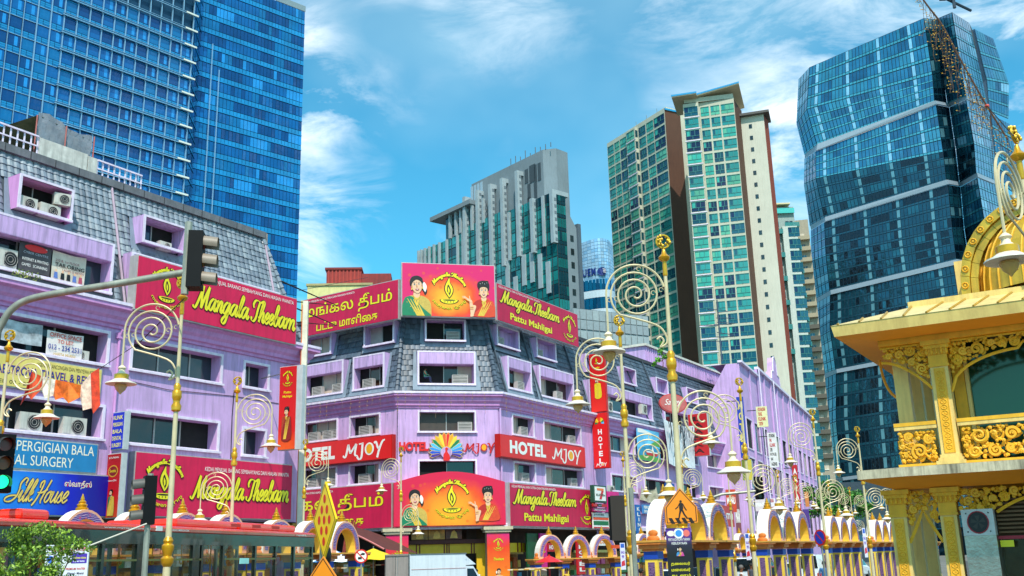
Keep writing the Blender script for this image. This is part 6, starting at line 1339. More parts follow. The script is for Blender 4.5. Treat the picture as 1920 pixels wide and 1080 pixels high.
# ================================================================ people (one continuous skinned body each)
def person(label, loc, rotz, pose, shirt, trousers, hair='#15100d', skin='#7a4a30', h=1.7, sleeves=True, cap=None):
    s = h / 1.7
    J = dict(pel=(0, 0, .95), che=(0, .0, 1.25), nek=(0, .01, 1.46), hb=(0, -.01, 1.53), hd=(0, -.02, 1.62),
             shl=(.17, 0, 1.42), ell=(.22, .03, 1.14), wrl=(.24, -.05, .90), hal=(.24, -.09, .81), shr=(-.17, 0, 1.42), elr=(-.22, .03, 1.14), wrr=(-.24, -.05, .90), har=(-.24, -.09, .81),
             hil=(.09, 0, .90), knl=(.10, -.03, .50), anl=(.10, .03, .08), tol=(.10, -.14, .04), hir=(-.09, 0, .90), knr=(-.10, -.03, .50), anr=(-.10, .03, .08), tor=(-.10, -.14, .04))
    J.update(pose)
    rad = dict(pel=(.15, .11), che=(.16, .11), nek=(.055, .055), hb=(.06, .06), hd=(.078, .09), shl=(.065, .065), ell=(.045, .045), wrl=(.03, .03), hal=(.035, .02), hil=(.09, .09), knl=(.06, .06), anl=(.04, .04), tol=(.035, .025))
    names = list(J); idx = {n_: i for i, n_ in enumerate(names)}
    E_ = [('pel', 'che'), ('che', 'nek'), ('nek', 'hb'), ('hb', 'hd')]
    for q in 'lr': E_ += [('che', 'sh' + q), ('sh' + q, 'el' + q), ('el' + q, 'wr' + q), ('wr' + q, 'ha' + q), ('pel', 'hi' + q), ('hi' + q, 'kn' + q), ('kn' + q, 'an' + q), ('an' + q, 'to' + q)]
    me = bpy.data.meshes.new('body'); me.from_pydata([tuple(c * s for c in J[n_]) for n_ in names], [(idx[a], idx[b]) for a, b in E_], [])
    t = thing('person', label, 'person', loc, rotz)
    o = bpy.data.objects.new('body', me); C.objects.link(o); o.parent = t
    sk = o.modifiers.new('skin', 'SKIN'); me.skin_vertices.new() if not me.skin_vertices else None
    for n_ in names:
        key = n_ if n_ in rad else n_[:-1] + 'l'; v = me.skin_vertices[0].data[idx[n_]]; v.radius = tuple(r_ * s for r_ in rad[key]); v.use_root = (n_ == 'pel')
    sb = o.modifiers.new('sub', 'SUBSURF'); sb.levels = sb.render_levels = 2
    me.materials.append(people_mat(shirt, trousers, skin, J, s, sleeves))
    hd = Vector(J['hd']) * s; m = MB(); m.ball((hd.x, hd.y + .018 * s, hd.z + .025 * s), .088 * s, .10 * s, .095 * s, 12); m.build('hair' if not cap else 'cap', M(cap or hair, .7), t, True)
    m = MB(); m.ball((hd.x, hd.y - .095 * s, hd.z - .02 * s), .014 * s, .02 * s, .022 * s, 6)
    m.build('nose', M(skin, .6), t, True)
    for e in (-1, 1): MB().ball((hd.x + e * .032 * s, hd.y - .083 * s, hd.z + .008 * s), .011 * s, .008 * s, .008 * s, 6).build('eye', BLK, t); MB().ball((hd.x + e * .085 * s, hd.y, hd.z - .01 * s), .012 * s, .02 * s, .028 * s, 6).build('ear', M(skin, .6), t, True)
    for q, sg in (('hal', 1), ('har', -1)):
        w = Vector(J['wr' + q[-1]]) * s; hh = Vector(J[q]) * s; d = (hh - w).normalized()
        for f in range(4): a = hh + Vector((0, (-.024 + f * .016) * s, 0)); MB().tube([a - d * .01, a + d * .035 * s, a + d * (.055 + .01 * (f in (1, 2))) * s + Vector((-sg * .012, 0, 0)) * s], [.010 * s, .009 * s, .007 * s], 5).build('finger', M(skin, .6), t, True)
        MB().tube([w + d * .03 * s, w + d * .07 * s + Vector((0, -.04, 0)) * s], [.011 * s, .008 * s], 5).build('thumb', M(skin, .6), t, True)
    return t
def people_mat(shirt, trousers, skin, J, s, sleeves):
    m = bpy.data.materials.new('clothes'); m.use_nodes = True; t = m.node_tree; n = t.nodes; l = t.links; b = n['Principled BSDF']; b.inputs['Roughness'].default_value = .8
    g = n.new('ShaderNodeTexCoord'); sp = n.new('ShaderNodeSeparateXYZ'); l.new(g.outputs['Object'], sp.inputs[0])
    def mx(fac_lo, src, a, bb):
        c = n.new('ShaderNodeMath'); c.operation = 'GREATER_THAN'; l.new(src, c.inputs[0]); c.inputs[1].default_value = fac_lo
        k = n.new('ShaderNodeMix'); k.data_type = 'RGBA'; l.new(c.outputs[0], k.inputs[0])
        for i, v in ((6, a), (7, bb)):
            if isinstance(v, str): k.inputs[i].default_value = (*lin(v), 1)
            else: l.new(v, k.inputs[i])
        return k.outputs[2]
    c1 = mx((J['pel'][2] + .02) * s, sp.outputs[2], trousers, shirt); c2 = mx((J['nek'][2] - .02) * s, sp.outputs[2], c1, skin)
    ab = n.new('ShaderNodeMath'); ab.operation = 'ABSOLUTE'; l.new(sp.outputs[0], ab.inputs[0]); c3 = mx(.205 * s, ab.outputs[0], c2, skin)
    l.new(c3, b.inputs['Base Color']); return m
walk = dict(ell=(.23, .12, 1.16), wrl=(.25, .0, .95), hal=(.25, -.05, .88), elr=(-.23, -.06, 1.15), wrr=(-.24, -.2, .98), har=(-.24, -.27, .94), knl=(.10, -.14, .52), anl=(.10, -.22, .10), tol=(.10, -.36, .07), knr=(-.10, .06, .50), anr=(-.10, .26, .14), tor=(-.10, .12, .05))
p = at(1389, 1060, 42); person('man with grey hair in a white shirt walking behind the lamp post', (p.x, 42, 0), R(70), walk, '#e8e4e0', '#3a3a44', '#6a6460', h=1.72)
p = at(1408, 1060, 52); person('distant person in a dark shirt beside the parked cars', (p.x, 52, 0), R(20), walk, '#44424a', '#26262c', h=1.68)
sit = dict(pel=(0, 0, .50), che=(0, .02, .82), nek=(0, .0, 1.04), hb=(0, -.02, 1.10), hd=(0, -.03, 1.19), shl=(.17, 0, 1.0), ell=(.2, -.08, .76), wrl=(.16, -.26, .66), hal=(.14, -.33, .66), shr=(-.17, 0, 1.0), elr=(-.2, -.08, .76), wrr=(-.16, -.26, .66), har=(-.14, -.33, .66), hil=(.09, -.02, .48), knl=(.11, -.44, .5), anl=(.11, -.46, .1), tol=(.11, -.6, .05), hir=(-.09, -.02, .48), knr=(-.11, -.44, .5), anr=(-.11, -.46, .1), tor=(-.11, -.6, .05))
w = BP.world(3.55 - 1.6, .75, .62); person('bus passenger in a bright pink top and headscarf seen through the window', w, BP.rot + R(-90), sit, '#d81858', '#8a1030', '#c81450', h=1.75, cap='#d0185c')
w = FC.world(-1.25, .42, 12.55); person('man in a striped shirt sitting in the open roof window of the hotel', w, FC.rot + R(60), sit, '#2a6a5c', '#1a2448', h=1.25)
for u, c in ((-3.2, '#2a3a6a'), (8.2, '#6a7a8a'), (10.4, '#c0a860')): w = BP.world(u, .8, .55); person('bus passenger in a %s top seated inside the bus' % {'#2a3a6a': 'navy', '#6a7a8a': 'grey', '#c0a860': 'tan'}[c], w, BP.rot + R(-90), sit, c, '#222228', h=1.7)
# ================================================================ yellow pavilion at the right
PV = plane_at(1775, 20, 121)
YW = M('#f0a81c', .6, var=.10, scale=2.5, streak=.3, grime='#8a5a14'); YD = M('#eeb024', .6, var=.14, scale=4, streak=.25, grime='#7a4c10'); YC = M('#ecc874', .6, var=.10, scale=3, streak=.4, grime='#8a6430'); SOF = M('#f4a024', .7, var=.08, scale=1.0)
pv = on_plane('pavilion', PV, 'ornate yellow two storey pavilion with carved scroll panels and a golden arched dome', 'pavilion')
def uvp(px, py, off=0): return PV.uv(px, py, off)
uc, um = uvp(1690, 745)[0], uvp(1770, 740)[0]; ZE = uvp(1775, 600)[1]
zf1, zf0 = uvp(1770, 640)[1], uvp(1757, 735)[1]; zr1 = uvp(1757, 790)[1]; zr0 = uvp(1757, 866)[1]; zs1 = uvp(1775, 872)[1]; zs0 = uvp(1775, 890, -.9)[1]
UE = 5.2
def pillar(u, y, z0, z1, w=.15, cap=True, name='pillar'):
    o = MB().box(u - w, u + w, y - w, y + w, z0, z1).build(name, YC, pv)
    MB().box(u - w * .6, u + w * .6, y - w - .014, y - w - .002, z0 + .22, z1 - .55).build('relief_panel', YD, o)
    m = MB(); n = int((z1 - z0 - .8) / .11)
    for i in range(n): z = z0 + .28 + i * .11; m.tube([(u + .055 * cos(q * pi / 5), y - w - .018, z + .05 + .042 * sin(q * pi / 5)) for q in range(10)], .008, 4, closed=True); m.ball((u, y - w - .016, z + .05), .018, .008, .018, 6)
    for s in (-1, 1): m.box(u + s * w * .56 - .006, u + s * w * .56 + .006, y - w - .024, y - w - .014, z0 + .24, z1 - .57)
    m.build('rosette_relief', YD, o, stuff=True)
    if cap:
        m = MB()
        for a, b, g in ((-.52, -.47, .03), (-.47, -.28, .012), (-.28, -.16, .035), (-.16, -.09, .07), (-.09, 0, .11)): m.box(u - w - g, u + w + g, y - w - g, y + w + g, z1 + a + .002, z1 + b)
        for q in range(5):
            for zz, r_ in ((z1 - .22, .032), (z1 - .12, .036)): m.ball((u - w - .02 + q * (2 * w + .04) / 4, y - w - .05, zz), r_, .03, .06, 6)
        m.build('capital', YD, o)
    m = MB()
    for a, b, g in ((0, .07, .10), (.072, .13, .06), (.132, .19, .03)): m.box(u - w - g, u + w + g, y - w - g, y + w + g, z0 + a, z0 + b)
    m.build('plinth', YC, o); return o
def scrolls(name, u0, u1, z0, z1, y, low=None, r=.15, parent=None, seed=0, tr=.030, axis='u', x=0.0):
    """pierced scrollwork: curling tendrils inside a frame, lower edge given by low(u)"""
    rn = random.Random(seed); 
    if seed < 50: scrolls(name, u0, u1, z0, z1, y + (.045 if axis == 'u' else 0), low, r * .8, parent, seed + 50, tr * .85, axis, x + .045)
    m = MB(); low = low or (lambda u: z0)
    T = (lambda u, z, d=0: (u, y + d, z)) if axis == 'u' else (lambda u, z, d=0: (x + d, u, z))
    cs = []; tries = 0
    while tries < 4200:
        tries += 1; u = rn.uniform(u0, u1); z = rn.uniform(z0, z1)
        rr = min(u - u0, u1 - u, z1 - z, z - low(u), (z - low(u + .08)) if u + .08 < u1 else 9, (z - low(u - .08)) if u - .08 > u0 else 9, r) - .005
        if cs: rr = min([rr] + [math.hypot(u - a, z - b) - c * .93 for a, b, c in cs])
        if rr > (r * .6 if tries < 500 else .042): cs.append((u, z, rr))
    for k, (a, b, c) in enumerate(cs):
        d = rn.choice((-1, 1)); a0 = rn.uniform(0, 6.28); n = 22 if c > .09 else 13; turns = 1.6 if c > .09 else 1.1
        pts = [T(a + (c - tr) * (1 - f * .86) * cos(a0 + d * f * turns * 2 * pi), b + (c - tr) * (1 - f * .86) * sin(a0 + d * f * turns * 2 * pi), -.012 * f) for f in [i / n for i in range(n + 1)]]
        m.tube(pts, [tr * (1.15 - .45 * i / n) for i in range(n + 1)], 5); e = T(a + c * .12, b, -.015); m.ball(e, .026, .026, .026, 6)
        near = sorted(cs, key=lambda q: math.hypot(q[0] - a, q[1] - b))[1:3]
        for q in near: m.tube([T(a + (q[0] - a) * .42 + .02, b + (q[1] - b) * .42), T((a + q[0]) / 2 + .012, (b + q[1]) / 2 + .02), T(a + (q[0] - a) * .6, b + (q[1] - b) * .6)], tr * .9, 4)
    return m.build(name, YD, parent or pv, True, stuff=False)
# roof and eave
def ring(z, du, y0, zz=None): return [(-1.1 + uc - um * 0 - du, y0, z)]
UL = uvp(1563, 618, -1.0)[0]
def hip(name, l0, f0, z0, l1, f1, z1, mat, back=5.0):
    """sloping ring from (left l0, front f0, z0) to (l1, f1, z1)"""
    m = MB(); R0 = UE + 1.5
    m.quad((l0, f0, z0), (R0, f0, z0), (R0, f1, z1), (l1, f1, z1)); m.quad((l0, back, z0), (l0, f0, z0), (l1, f1, z1), (l1, back, z1)); return m.build(name, mat, pv)
FO = -1.0; ze0 = uvp(1700, 614, FO)[1]; ze1 = ze0 + .22
wl = uc - .28
hip('soffit', UL, FO, ze0, wl, -.26, zf1 + .12, SOF); hip('fascia', UL - .001, FO - .001, ze0, UL - .04, FO - .04, ze1, YC)
hip('roof_panel', UL - .05, FO - .05, ze1, UL + 1.45, FO + 1.1, ze1 + .42, M('#e6cc88', .45, .15, var=.12, streak=.35, grime='#9a7438'))
for i in range(17): u = UL + .1 + i * .42; f_ = min(1, (u - UL) / 1.5); MB().tube([(u, FO - .05, ze1 + .015), (u + .2 * (f_ == 1), FO - .05 + 1.15 * f_, ze1 + .015 + .425 * f_)], .022, 5).build('roof_seam', M('#b8923c', .4, .3), pv)
m = MB(); m.box(UL + 1.3, UE + 1, FO + 1.0, 4.6, ze1 + .38, ze1 + .5); m.build('roof_deck', YC, pv)
m = MB().box(wl, UE, -.24, -.14, zf1, zf1 + .125).box(wl, wl + .1, -.139, 3.6, zf1, zf1 + .125); m.build('architrave', YW, pv)
# upper storey
pillar(um, -.02, zs1, zf1, .165); pillar(um + 3.1, -.02, zs1, zf1, .165)
for i, y in enumerate((0.35, 1.75, 3.1)): o = MB().box(uc - .14, uc + .14, y - .13, y + .13, zs1, zf1).build('pillar', YC, pv)
for y in (.36, 1.76):
    m = MB(); pts = [(uc - .02, y + .14 + .6 * sin(a * pi / 16) , zf1 - .05 - .95 * (cos(a * pi / 16)) ) for a in range(9)]; m.tube(pts, .03, 5); m.tube([(q[0] - .5 * math.sin(i * .2), q[1] - .1, q[2]) for i, q in enumerate(pts)], .03, 5); m.build('bracket', SOF, pv)
H1 = zf1 - zf0
arcL = lambda u: zf0 + .08 + (H1 * .62) * (1 - min(1, max(0, (u - wl) / (um - .17 - wl))) ** 1.8)
scrolls('scroll_frieze', wl, um - .17, zf0, zf1, -.12, arcL, .15, seed=3)
m = MB(); pts = [(wl + (um - .17 - wl) * i / 10, -.12, arcL(wl + (um - .17 - wl) * i / 10) - .02) for i in range(11)]; m.tube(pts, .028, 5); m.tube([(wl, -.12, zf1 - .02), (um - .17, -.12, zf1 - .02)], .03, 5); m.build('arch_rib', YD, pv)
ua, ub = um + .17, um + 2.93; uh = (ua + ub) / 2
arcR = lambda u: zf0 - .02 + (H1 * .80) * math.sqrt(max(0, 1 - (abs(u - uh) / (uh - ua)) ** 2.0)) * .9 + (.12 if abs(u - uh) < .05 else 0)
scrolls('scroll_frieze', ua, ub, zf0, zf1, -.12, arcR, .15, seed=5)
m = MB(); pts = [(ua + (ub - ua) * i / 24, -.12, arcR(ua + (ub - ua) * i / 24) - .02) for i in range(25)]; m.tube(pts, .030, 5); m.tube([(ua, -.12, zf1 - .02), (ub, -.12, zf1 - .02)], .03, 5); m.build('arch_rib', YD, pv)
MB().quad((um + .42, .75, zr1 - .7), (UE, .75, zr1 - .7), (UE, .75, zf1), (um + .42, .75, zf1)).build('window_pane', glass('#1c4a2e', .12, .35, .05, 0), pv)
for u in (um + .40,): MB().box(u - .05, u + .02, .6, .76, zs1, zf1).build('window_frame', YC, pv); MB().box(u - .28, u - .06, .6, .7, zs1, zf1).build('wall_pier', YD, pv)
MB().box(um - .1, UE, .9, 1.0, zs1, zf1 + .1).build('back_wall', M('#2a3a2c', .9), pv); MB().box(wl, UE, .0, 4, zf1 + .126, zf1 + .2).build('ceiling', M('#9a7a34', .9), pv)
for a, b, sd in ((uc - .18, um - .19, 7), (um + .19, um + 2.9, 8)):
    MB().box(a, b, -.2, -.08, zr1 - .07, zr1).build('hand_rail', YD, pv); MB().box(a, b, -.19, -.09, zr1 - .14, zr1 - .072).build('white_rail', YC, pv); MB().box(a, b, -.18, -.1, zs1 + .005, zs1 + .05).build('bottom_rail', YD, pv)
    scrolls('scroll_balustrade', a + .02, b - .02, zs1 + .05, zr1 - .15, -.14, None, .19, seed=sd, tr=.034)
MB().box(uc - .2, uc - .12, -.08, 3.2, zr1 - .1, zr1).build('hand_rail', YD, pv)
scrolls('scroll_balustrade', 0.1, 3.0, zs1 + .05, zr1 - .15, 0, None, .19, seed=18, tr=.034, axis='y', x=uc - .16)
# slab between the storeys
US = uvp(1607, 890, -.95)[0]; ws = M('#cfc0a0', .8, var=.2, scale=6, streak=1.0, grime='#4a4234')
zt0 = uvp(1760, 873, -.95)[1]; 
m = MB(); m.add([(US, -.95, zt0 - .17), (US + .9, -1.15, zt0 - .17), (UE, -1.15, zt0 - .17), (UE, -1.15, zt0), (US + .9, -1.15, zt0), (US, -.95, zt0), (US, 3.6, zt0), (UE, 3.6, zt0), (US, 3.6, zt0 - .17)], [(0, 1, 4, 5), (1, 2, 3, 4), (5, 4, 3, 7, 6), (8, 0, 5, 6)]); m.build('slab_edge', ws, pv)
zl1 = uvp(1785, 914)[1]
m = MB(); m.quad((US, -.95, zt0 - .17), (wl, -.2, zl1), (UE, -.2, zl1), (UE, -1.15, zt0 - .17)); m.add([(US, -.95, zt0 - .17), (US + .9, -1.15, zt0 - .17), (UE, -1.15, zt0 - .17)], [(0, 1, 2)]); m.quad((US, 3.6, zt0 - .17), (wl, 3.6, zl1), (wl, -.2, zl1), (US, -.95, zt0 - .17)); m.build('slab_soffit', SOF, pv)
MB().box(wl, UE, -.2, 3.6, zl1, zl1 + .1).build('beam', YW, pv)
# lower storey
uc2, um2 = uvp(1694, 1020)[0], uvp(1788, 1020)[0]
for u in (uc2, um2, um2 + 3.1): pillar(u, -.02, 0, zl1, .15)
for y in (1.5, 3.0): MB().box(uc2 - .12, uc2 + .12, y - .12, y + .12, 0, zl1).build('pillar', YC, pv)
zl0 = uvp(1740, 1015)[1]; mid = (uc2 + um2) / 2; hwid = um2 - mid - .15
gl = lambda u: zl0 + (zl1 - zl0) * .62 * max(0, 1 - (abs(u - mid) / hwid) ** .9)
scrolls('scroll_spandrel', uc2 + .15, um2 - .15, zl0, zl1, -.12, gl, .11, seed=9)
m = MB(); pts = [(mid + hwid * f, -.12, gl(mid + hwid * f) - .02) for f in (-1, -.75, -.5, -.25, 0, .25, .5, .75, 1)]; m.tube(pts, .032, 5); m.build('arch_rib', YD, pv)
scrolls('scroll_frieze', um2 + .16, um2 + 2.9, zl1 - .52, zl1, -.12, lambda u: zl1 - .5 + .3 * max(0, 1 - ((u - um2 - 1.75) / .9) ** 2), .12, seed=10)
m = MB(); m.tube([(um2 + .85 + 1.8 * i / 10, -.12, zl1 - .5 + .3 * max(0, 1 - ((-.9 + 1.8 * i / 10) / .9) ** 2)) for i in range(11)], .03, 5); m.build('arch_rib', YD, pv)
r = PV.rect(1872, 925, 1935, 1003, .0); MB().box(um2 + .8, um2 + 2.9, .08, .15, r[2], zl1 - .15).build('vent_backing', M('#4a2c10', .8), pv)
for i in range(9): z = r[2] + .05 + i * .075; MB().box(um2 + .82, um2 + 2.88, .0, .07, z, z + .035).build('louvre_slat', M('#6a431a', .5, var=.2), pv)
MB().box(um2 + .8, um2 + 2.9, -.02, .1, r[2] - .06, r[2]).build('window_head', M('#a0182c', .5), pv)
MB().quad((um2 + .8, .3, 1.0), (um2 + 2.9, .3, 1.0), (um2 + 2.9, .3, r[2] - .06), (um2 + .8, .3, r[2] - .06)).build('shop_window', M('#3c4434', .08, var=.5, scale=1.5, alpha=.5), pv)
MB().box(um2 + .3, UE, 1.2, 1.3, 0, zl1).build('inner_wall', M('#5a4a2a', .8, var=.4), pv)
MB().box(um2 + .82, um2 + 1.05, -.03, -.021, r[2] - .2, r[2] - .08).build('sticker', YEL, pv)
m = MB(); m.ball((um2 + 1.5, .1, 1.55), .32, .25, .3, 10); q = m.build('plastic_bag', M('#dcc41c', .4, var=.2, scale=5, bump=.6), None, True); q.matrix_world = part_on(PV, None); tag(q, 'bulging yellow plastic bag behind the pavilion window at the right edge', 'bag')
cb = on_plane('exhaust_cabinet', PV, 'stainless steel exhaust cabinet with a round fan opening by the pavilion pillar', 'cabinet')
r = PV.rect(1801, 956, 1868, 1003, -.25); SS = M('#a8a29a', .28, .85, var=.25, scale=2.2, bump=.25)
MB().box(r[0], r[1], -.25, .5, 0.1, r[2]).build('lower_panel', SS, cb); MB().box(r[0], r[1], -.27, .5, r[2] + .002, r[3]).build('upper_box', M('#c9c8c4', .5, .2, var=.1, streak=.3), cb)
m = MB(); disc(m, (r[0] + r[1]) / 2, (r[2] + r[3]) / 2, (r[1] - r[0]) * .32, (r[3] - r[2]) * .40, -.274, 0, 24); m.build('fan_opening', BLK, cb)
m = MB().tube([((r[0] + r[1]) / 2 + (r[1] - r[0]) * .325 * cos(q * pi / 12), -.28, (r[2] + r[3]) / 2 + (r[3] - r[2]) * .41 * sin(q * pi / 12)) for q in range(24)], .012, 5, closed=True); m.build('opening_rim', M('#a02030', .5), cb)
for a in (.15, .85):
    for b in (.15, .85): MB().ball((r[0] + (r[1] - r[0]) * a, -.275, r[2] + (r[3] - r[2]) * b), .014, .01, .014, 6).build('bolt', BLK, cb)
for k in range(5): a = k * 2 * pi / 5; cx_, cz_ = (r[0] + r[1]) / 2, (r[2] + r[3]) / 2; MB().flat([(cx_, cz_), (cx_ + .13 * cos(a), cz_ + .13 * sin(a)), (cx_ + .13 * cos(a + .7), cz_ + .13 * sin(a + .7))], -.276).build('fan_blade', M('#3a3430', .4, .3), cb)
# golden arched dome
GD = M('#dcae34', .35, .4, var=.22, scale=3, streak=.4, grime='#5a4010', coat=.2); dz = uvp(1830, 556, .6)[1]; dl = uvp(1803, 540, .6)[0]; dr = 1.75; dc = dl + dr; dh = uvp(1915, 372, .6)[1] - dz + .06
dm = on_plane('golden_dome', PV, 'golden arched dome with ornamented rim standing on the pavilion roof', 'dome')
def arcpt(f, rx, rz): a = pi * (1 - f); return dc + rx * cos(a), dz + rz * (abs(sin(a)) ** .85)
def archband(name, r0, r1, h0, h1, y0, y1, mat, n=18, joints=True):
    for i in range(n):
        f0, f1 = i / n + .0008, (i + 1) / n - .0008; A, B, C_, D_ = arcpt(f0, r0, h0), arcpt(f1, r0, h0), arcpt(f1, r1, h1), arcpt(f0, r1, h1)
        MB().prism([A, B, C_, D_], y0, y1).build(name, mat, dm)
archband('rim_block', dr, dr - .17, dh, dh - .17, .45, 1.15, GD); archband('inner_rim_block', dr - .18, dr - .32, dh - .18, dh - .32, .55, 1.15, GD)
m = MB()
for i in range(19):
    x, z = arcpt((i + .5) / 19, dr - .085, dh - .085)
    m.tube([(x + .06 * cos(q * pi / 4), .43, z + .06 * sin(q * pi / 4)) for q in range(8)], .014, 4, closed=True); m.ball((x, .43, z), .025, .012, .025, 6)
m.build('rim_ornament', YD, dm, stuff=True)
def gore(f, t): x = -(dr - .32) * cos(pi * f) * cos(t * pi / 2) ** .75; return (dc + x, 1.0 - 1.15 * sin(pi * f) * cos(t * pi / 2) ** .75, dz + (dh - .34) * sin(t * pi / 2) ** .9)
for i in range(16):
    m = MB()
    for k in range(8): m.quad(gore(i / 16, k / 8), gore((i + 1) / 16, k / 8), gore((i + 1) / 16, (k + 1) / 8), gore(i / 16, (k + 1) / 8))
    m.build('seamed_panel', GD, dm); MB().tube([gore((i + 1) / 16, k / 10) for k in range(10)], .022, 5).build('seam', YD, dm)
m = MB(); m.prism([arcpt(i / 20, dr - .02, dh - .02) for i in range(21)], 1.16, 3.2); m.build('vault', GD, dm, True)
MB().box(dl - .15, dl + .15, 1.2, 1.6, dz - .2, dz + .95).build('corner_post', YC, dm)

# ================================================================ traffic lights and road signs
GST = M('#9a9a8c', .5, .35, var=.25, scale=3, streak=.4, grime='#5a4a30')
def signal_head(t, p, rot, s=1.0, lit=None, colr=None, board=False):
    """three-lens head, lenses facing local -y"""
    X = Matrix.Translation(p) @ Matrix.Rotation(rot, 4, 'Z')
    def B(m, nm, mt_, par=t): m.xf(lambda x, y, z: X @ Vector((x * s, y * s, z * s))); return m.build(nm, mt_, par, True)
    o = B(MB().box(-.17, .17, 0, .24, -.5, .5), 'housing', M('#0a0a0b', .6, var=.15, spec=.2))
    for k, c in enumerate(('#e03018', '#e88010', '#10d080')):
        z = .32 - k * .32; on = lit == k
        m = MB(); m.tube([(0, -.012, z), (0, .0, z)], .115, 16); B(m, 'lens', M(c if on else ('#6a1c10', '#7a4a10', '#123a2a')[k], .25, emit=2.5 if on else 0), o)
        m = MB(); n = 12; m.add([(.13 * cos(a * pi / 9 - pi / 6), y, z + .13 * sin(a * pi / 9 - pi / 6) - (.03 if y < -.05 else 0)) for y in (0, -.24) for a in range(n + 1)], [(i, i + 1, i + n + 2, i + n + 1) for i in range(n)]); v = B(m, 'visor', colr or M('#2a2a2a', .5), o)
    return o
def to_world(t): return t
t = thing('traffic_light', 'overhead traffic light hanging from a curved grey mast arm before the magenta roof sign', 'traffic light'); Y = 17
pts = [(-30, 1080), (-20, 760), (-8, 640), (3, 608), (20, 582), (45, 565), (90, 553), (200, 535), (345, 511)]
MB().tube(smooth_pts([tuple(at(px, py, Y)) for px, py in pts], 4), .062, 10).build('mast_arm', GST, t, True)
a, b = at(354, 417, Y), at(346, 552, Y); MB().tube([tuple(a), tuple(b)], .068, 8).build('hanger_post', GST, t, True)
p = at(381, 489, Y); signal_head(t, p, R(98), 1.02, None, M('#8a7a6a', .5))
for dz_ in (.35, -.35): MB().tube([tuple(at(352, 487, Y) + Vector((0, 0, dz_))), tuple(p + Vector((0, 0, dz_)))], .025, 6).build('bracket', BLK, t)
t = thing('traffic_light', 'traffic light at the left picture edge with its green lamp lit', 'traffic light'); Y = 18.5; p = at(6, 868, Y); signal_head(t, p, R(38), 1.05, 2, M('#3a3530', .5)); MB().tube([(p.x - .25, Y + .2, 0), (p.x - .25, Y + .2, p.z + .7)], .06, 8).build('pole', GST, t)
t = thing('traffic_light', 'traffic light on a grey pole in front of the bus, beside the small lamp emblem', 'traffic light'); Y = 15.5; p = at(268, 938, Y); signal_head(t, p, R(-62), .72, None, M('#55524c', .5)); q = at(282, 900, Y); MB().tube([(q.x, Y, 0), (q.x, Y, at(283, 888, Y).z)], .045, 8).build('pole', GST, t)
t = thing('traffic_light', 'black back of a traffic light head beside the red convenience store signs', 'traffic light'); Y = 21; p = at(1158, 972, Y); signal_head(t, p, R(165), .85); MB().tube([(p.x + .3, Y, 0), (p.x + .3, Y, p.z + .6)], .05, 8).build('pole', GST, t)
MB().box(p.x - .15, p.x + .13, Y - .24, Y - .22, p.z - .44, p.z + .44).build('back_plate', M('#2a1c10', .6), t)
t = thing('traffic_light', 'small distant traffic light at the end of a straight horizontal mast arm', 'traffic light'); Y = 44; a, b = at(1318, 930, Y), at(1426, 920, Y); MB().tube([(a.x, Y, 0), (a.x, Y, a.z - .5), (a.x + .3, Y, a.z - .1), tuple(a + Vector((.8, 0, .05))), tuple(b)], .06, 8).build('mast_arm', GST, t, True); signal_head(t, at(1423, 915, Y) + Vector((0, -.1, 0)), R(0), .95)
def flat_sign(name, label, px, py, Y, ang, poly, layers, cat='road sign', thick=.03, pole=None):
    p = at(px, py, Y); t = thing(name, label, cat, tuple(p), R(ang))
    MB().prism(poly, 0, thick).build('plate', layers[0][1], t)
    for k, (pl_, mt_, nm) in enumerate(layers[1:]):
        m = MB(); 
        for q in pl_: m.flat(q, -.003 * (k + 1))
        m.build(nm, mt_, t)
    if pole: MB().box(pole - .035, pole + .035, thick + .002, thick + .07, -p.z, pole_top).build('pole', GST, t)
    return t
SY = M('#f2c00c', .35, var=.06); SO = M('#f08a0c', .35, var=.06); SR = M('#d8200c', .4)
dia = lambda h: [(0, -h), (h, 0), (0, h), (-h, 0)]
Y = 14.2; p = at(608, 975, Y); pt = at(608, 903, Y).z - p.z
E_ = lambda x, z, r_, n=16: [(x + r_ * cos(2 * pi * i / n), z + r_ * sin(2 * pi * i / n)) for i in range(n)]
t = thing('chevron_marker_sign', 'tall yellow diamond sign covered in red dots, seen at an angle', 'road sign', tuple(p), R(-70)); h = pt
def rim_frame(m, h, w, y): 
    o_, i_ = dia(h), dia(h - w)
    for k in range(4): m.add([(o_[k][0], y, o_[k][1]), (o_[(k + 1) % 4][0], y, o_[(k + 1) % 4][1]), (i_[(k + 1) % 4][0], y, i_[(k + 1) % 4][1]), (i_[k][0], y, i_[k][1])], [(0, 1, 2, 3)])
t.rotation_euler = (0, 0, R(-50)); hx = h * .52
mp_ = lambda q: [(a * .6, b) for a, b in q]
MB().prism(mp_(dia(h)), 0, .03).build('plate', SY, t); m = MB(); rim_frame(m, h * .95, .02, -.002); m.xf(lambda x, y, z: (x * .6, y, z)).build('border', M('#5a2c08', .5), t)
for i, j in ((0, .55), (-.22, .27), (.22, .27), (-.44, 0), (0, 0), (.44, 0), (-.22, -.27), (.22, -.27), (0, -.55)): MB().flat(mp_([(h * 1.0 * i + a, h * j + b) for a, b in E_(0, 0, h * .115 * (1.0))]), -.004).build('red_dot', SR, t)
MB().box(-.2, -.12, .05, .1, -p.z, .55).build('pole', GST, t)
Y = 14.0; p = at(605, 1090, Y); t = thing('warning_sign', 'plain orange diamond warning sign cut by the bottom edge below the dotted diamond', 'road sign', tuple(p), R(-18)); h = at(605, 1043, Y).z - p.z
MB().prism([(a * .75, b) for a, b in dia(h)], 0, .03).build('plate', SO, t); m = MB(); rim_frame(m, h * .93, .02, -.002); m.xf(lambda x, y, z: (x * .75, y, z)).build('border', M('#3a1c08', .5), t)
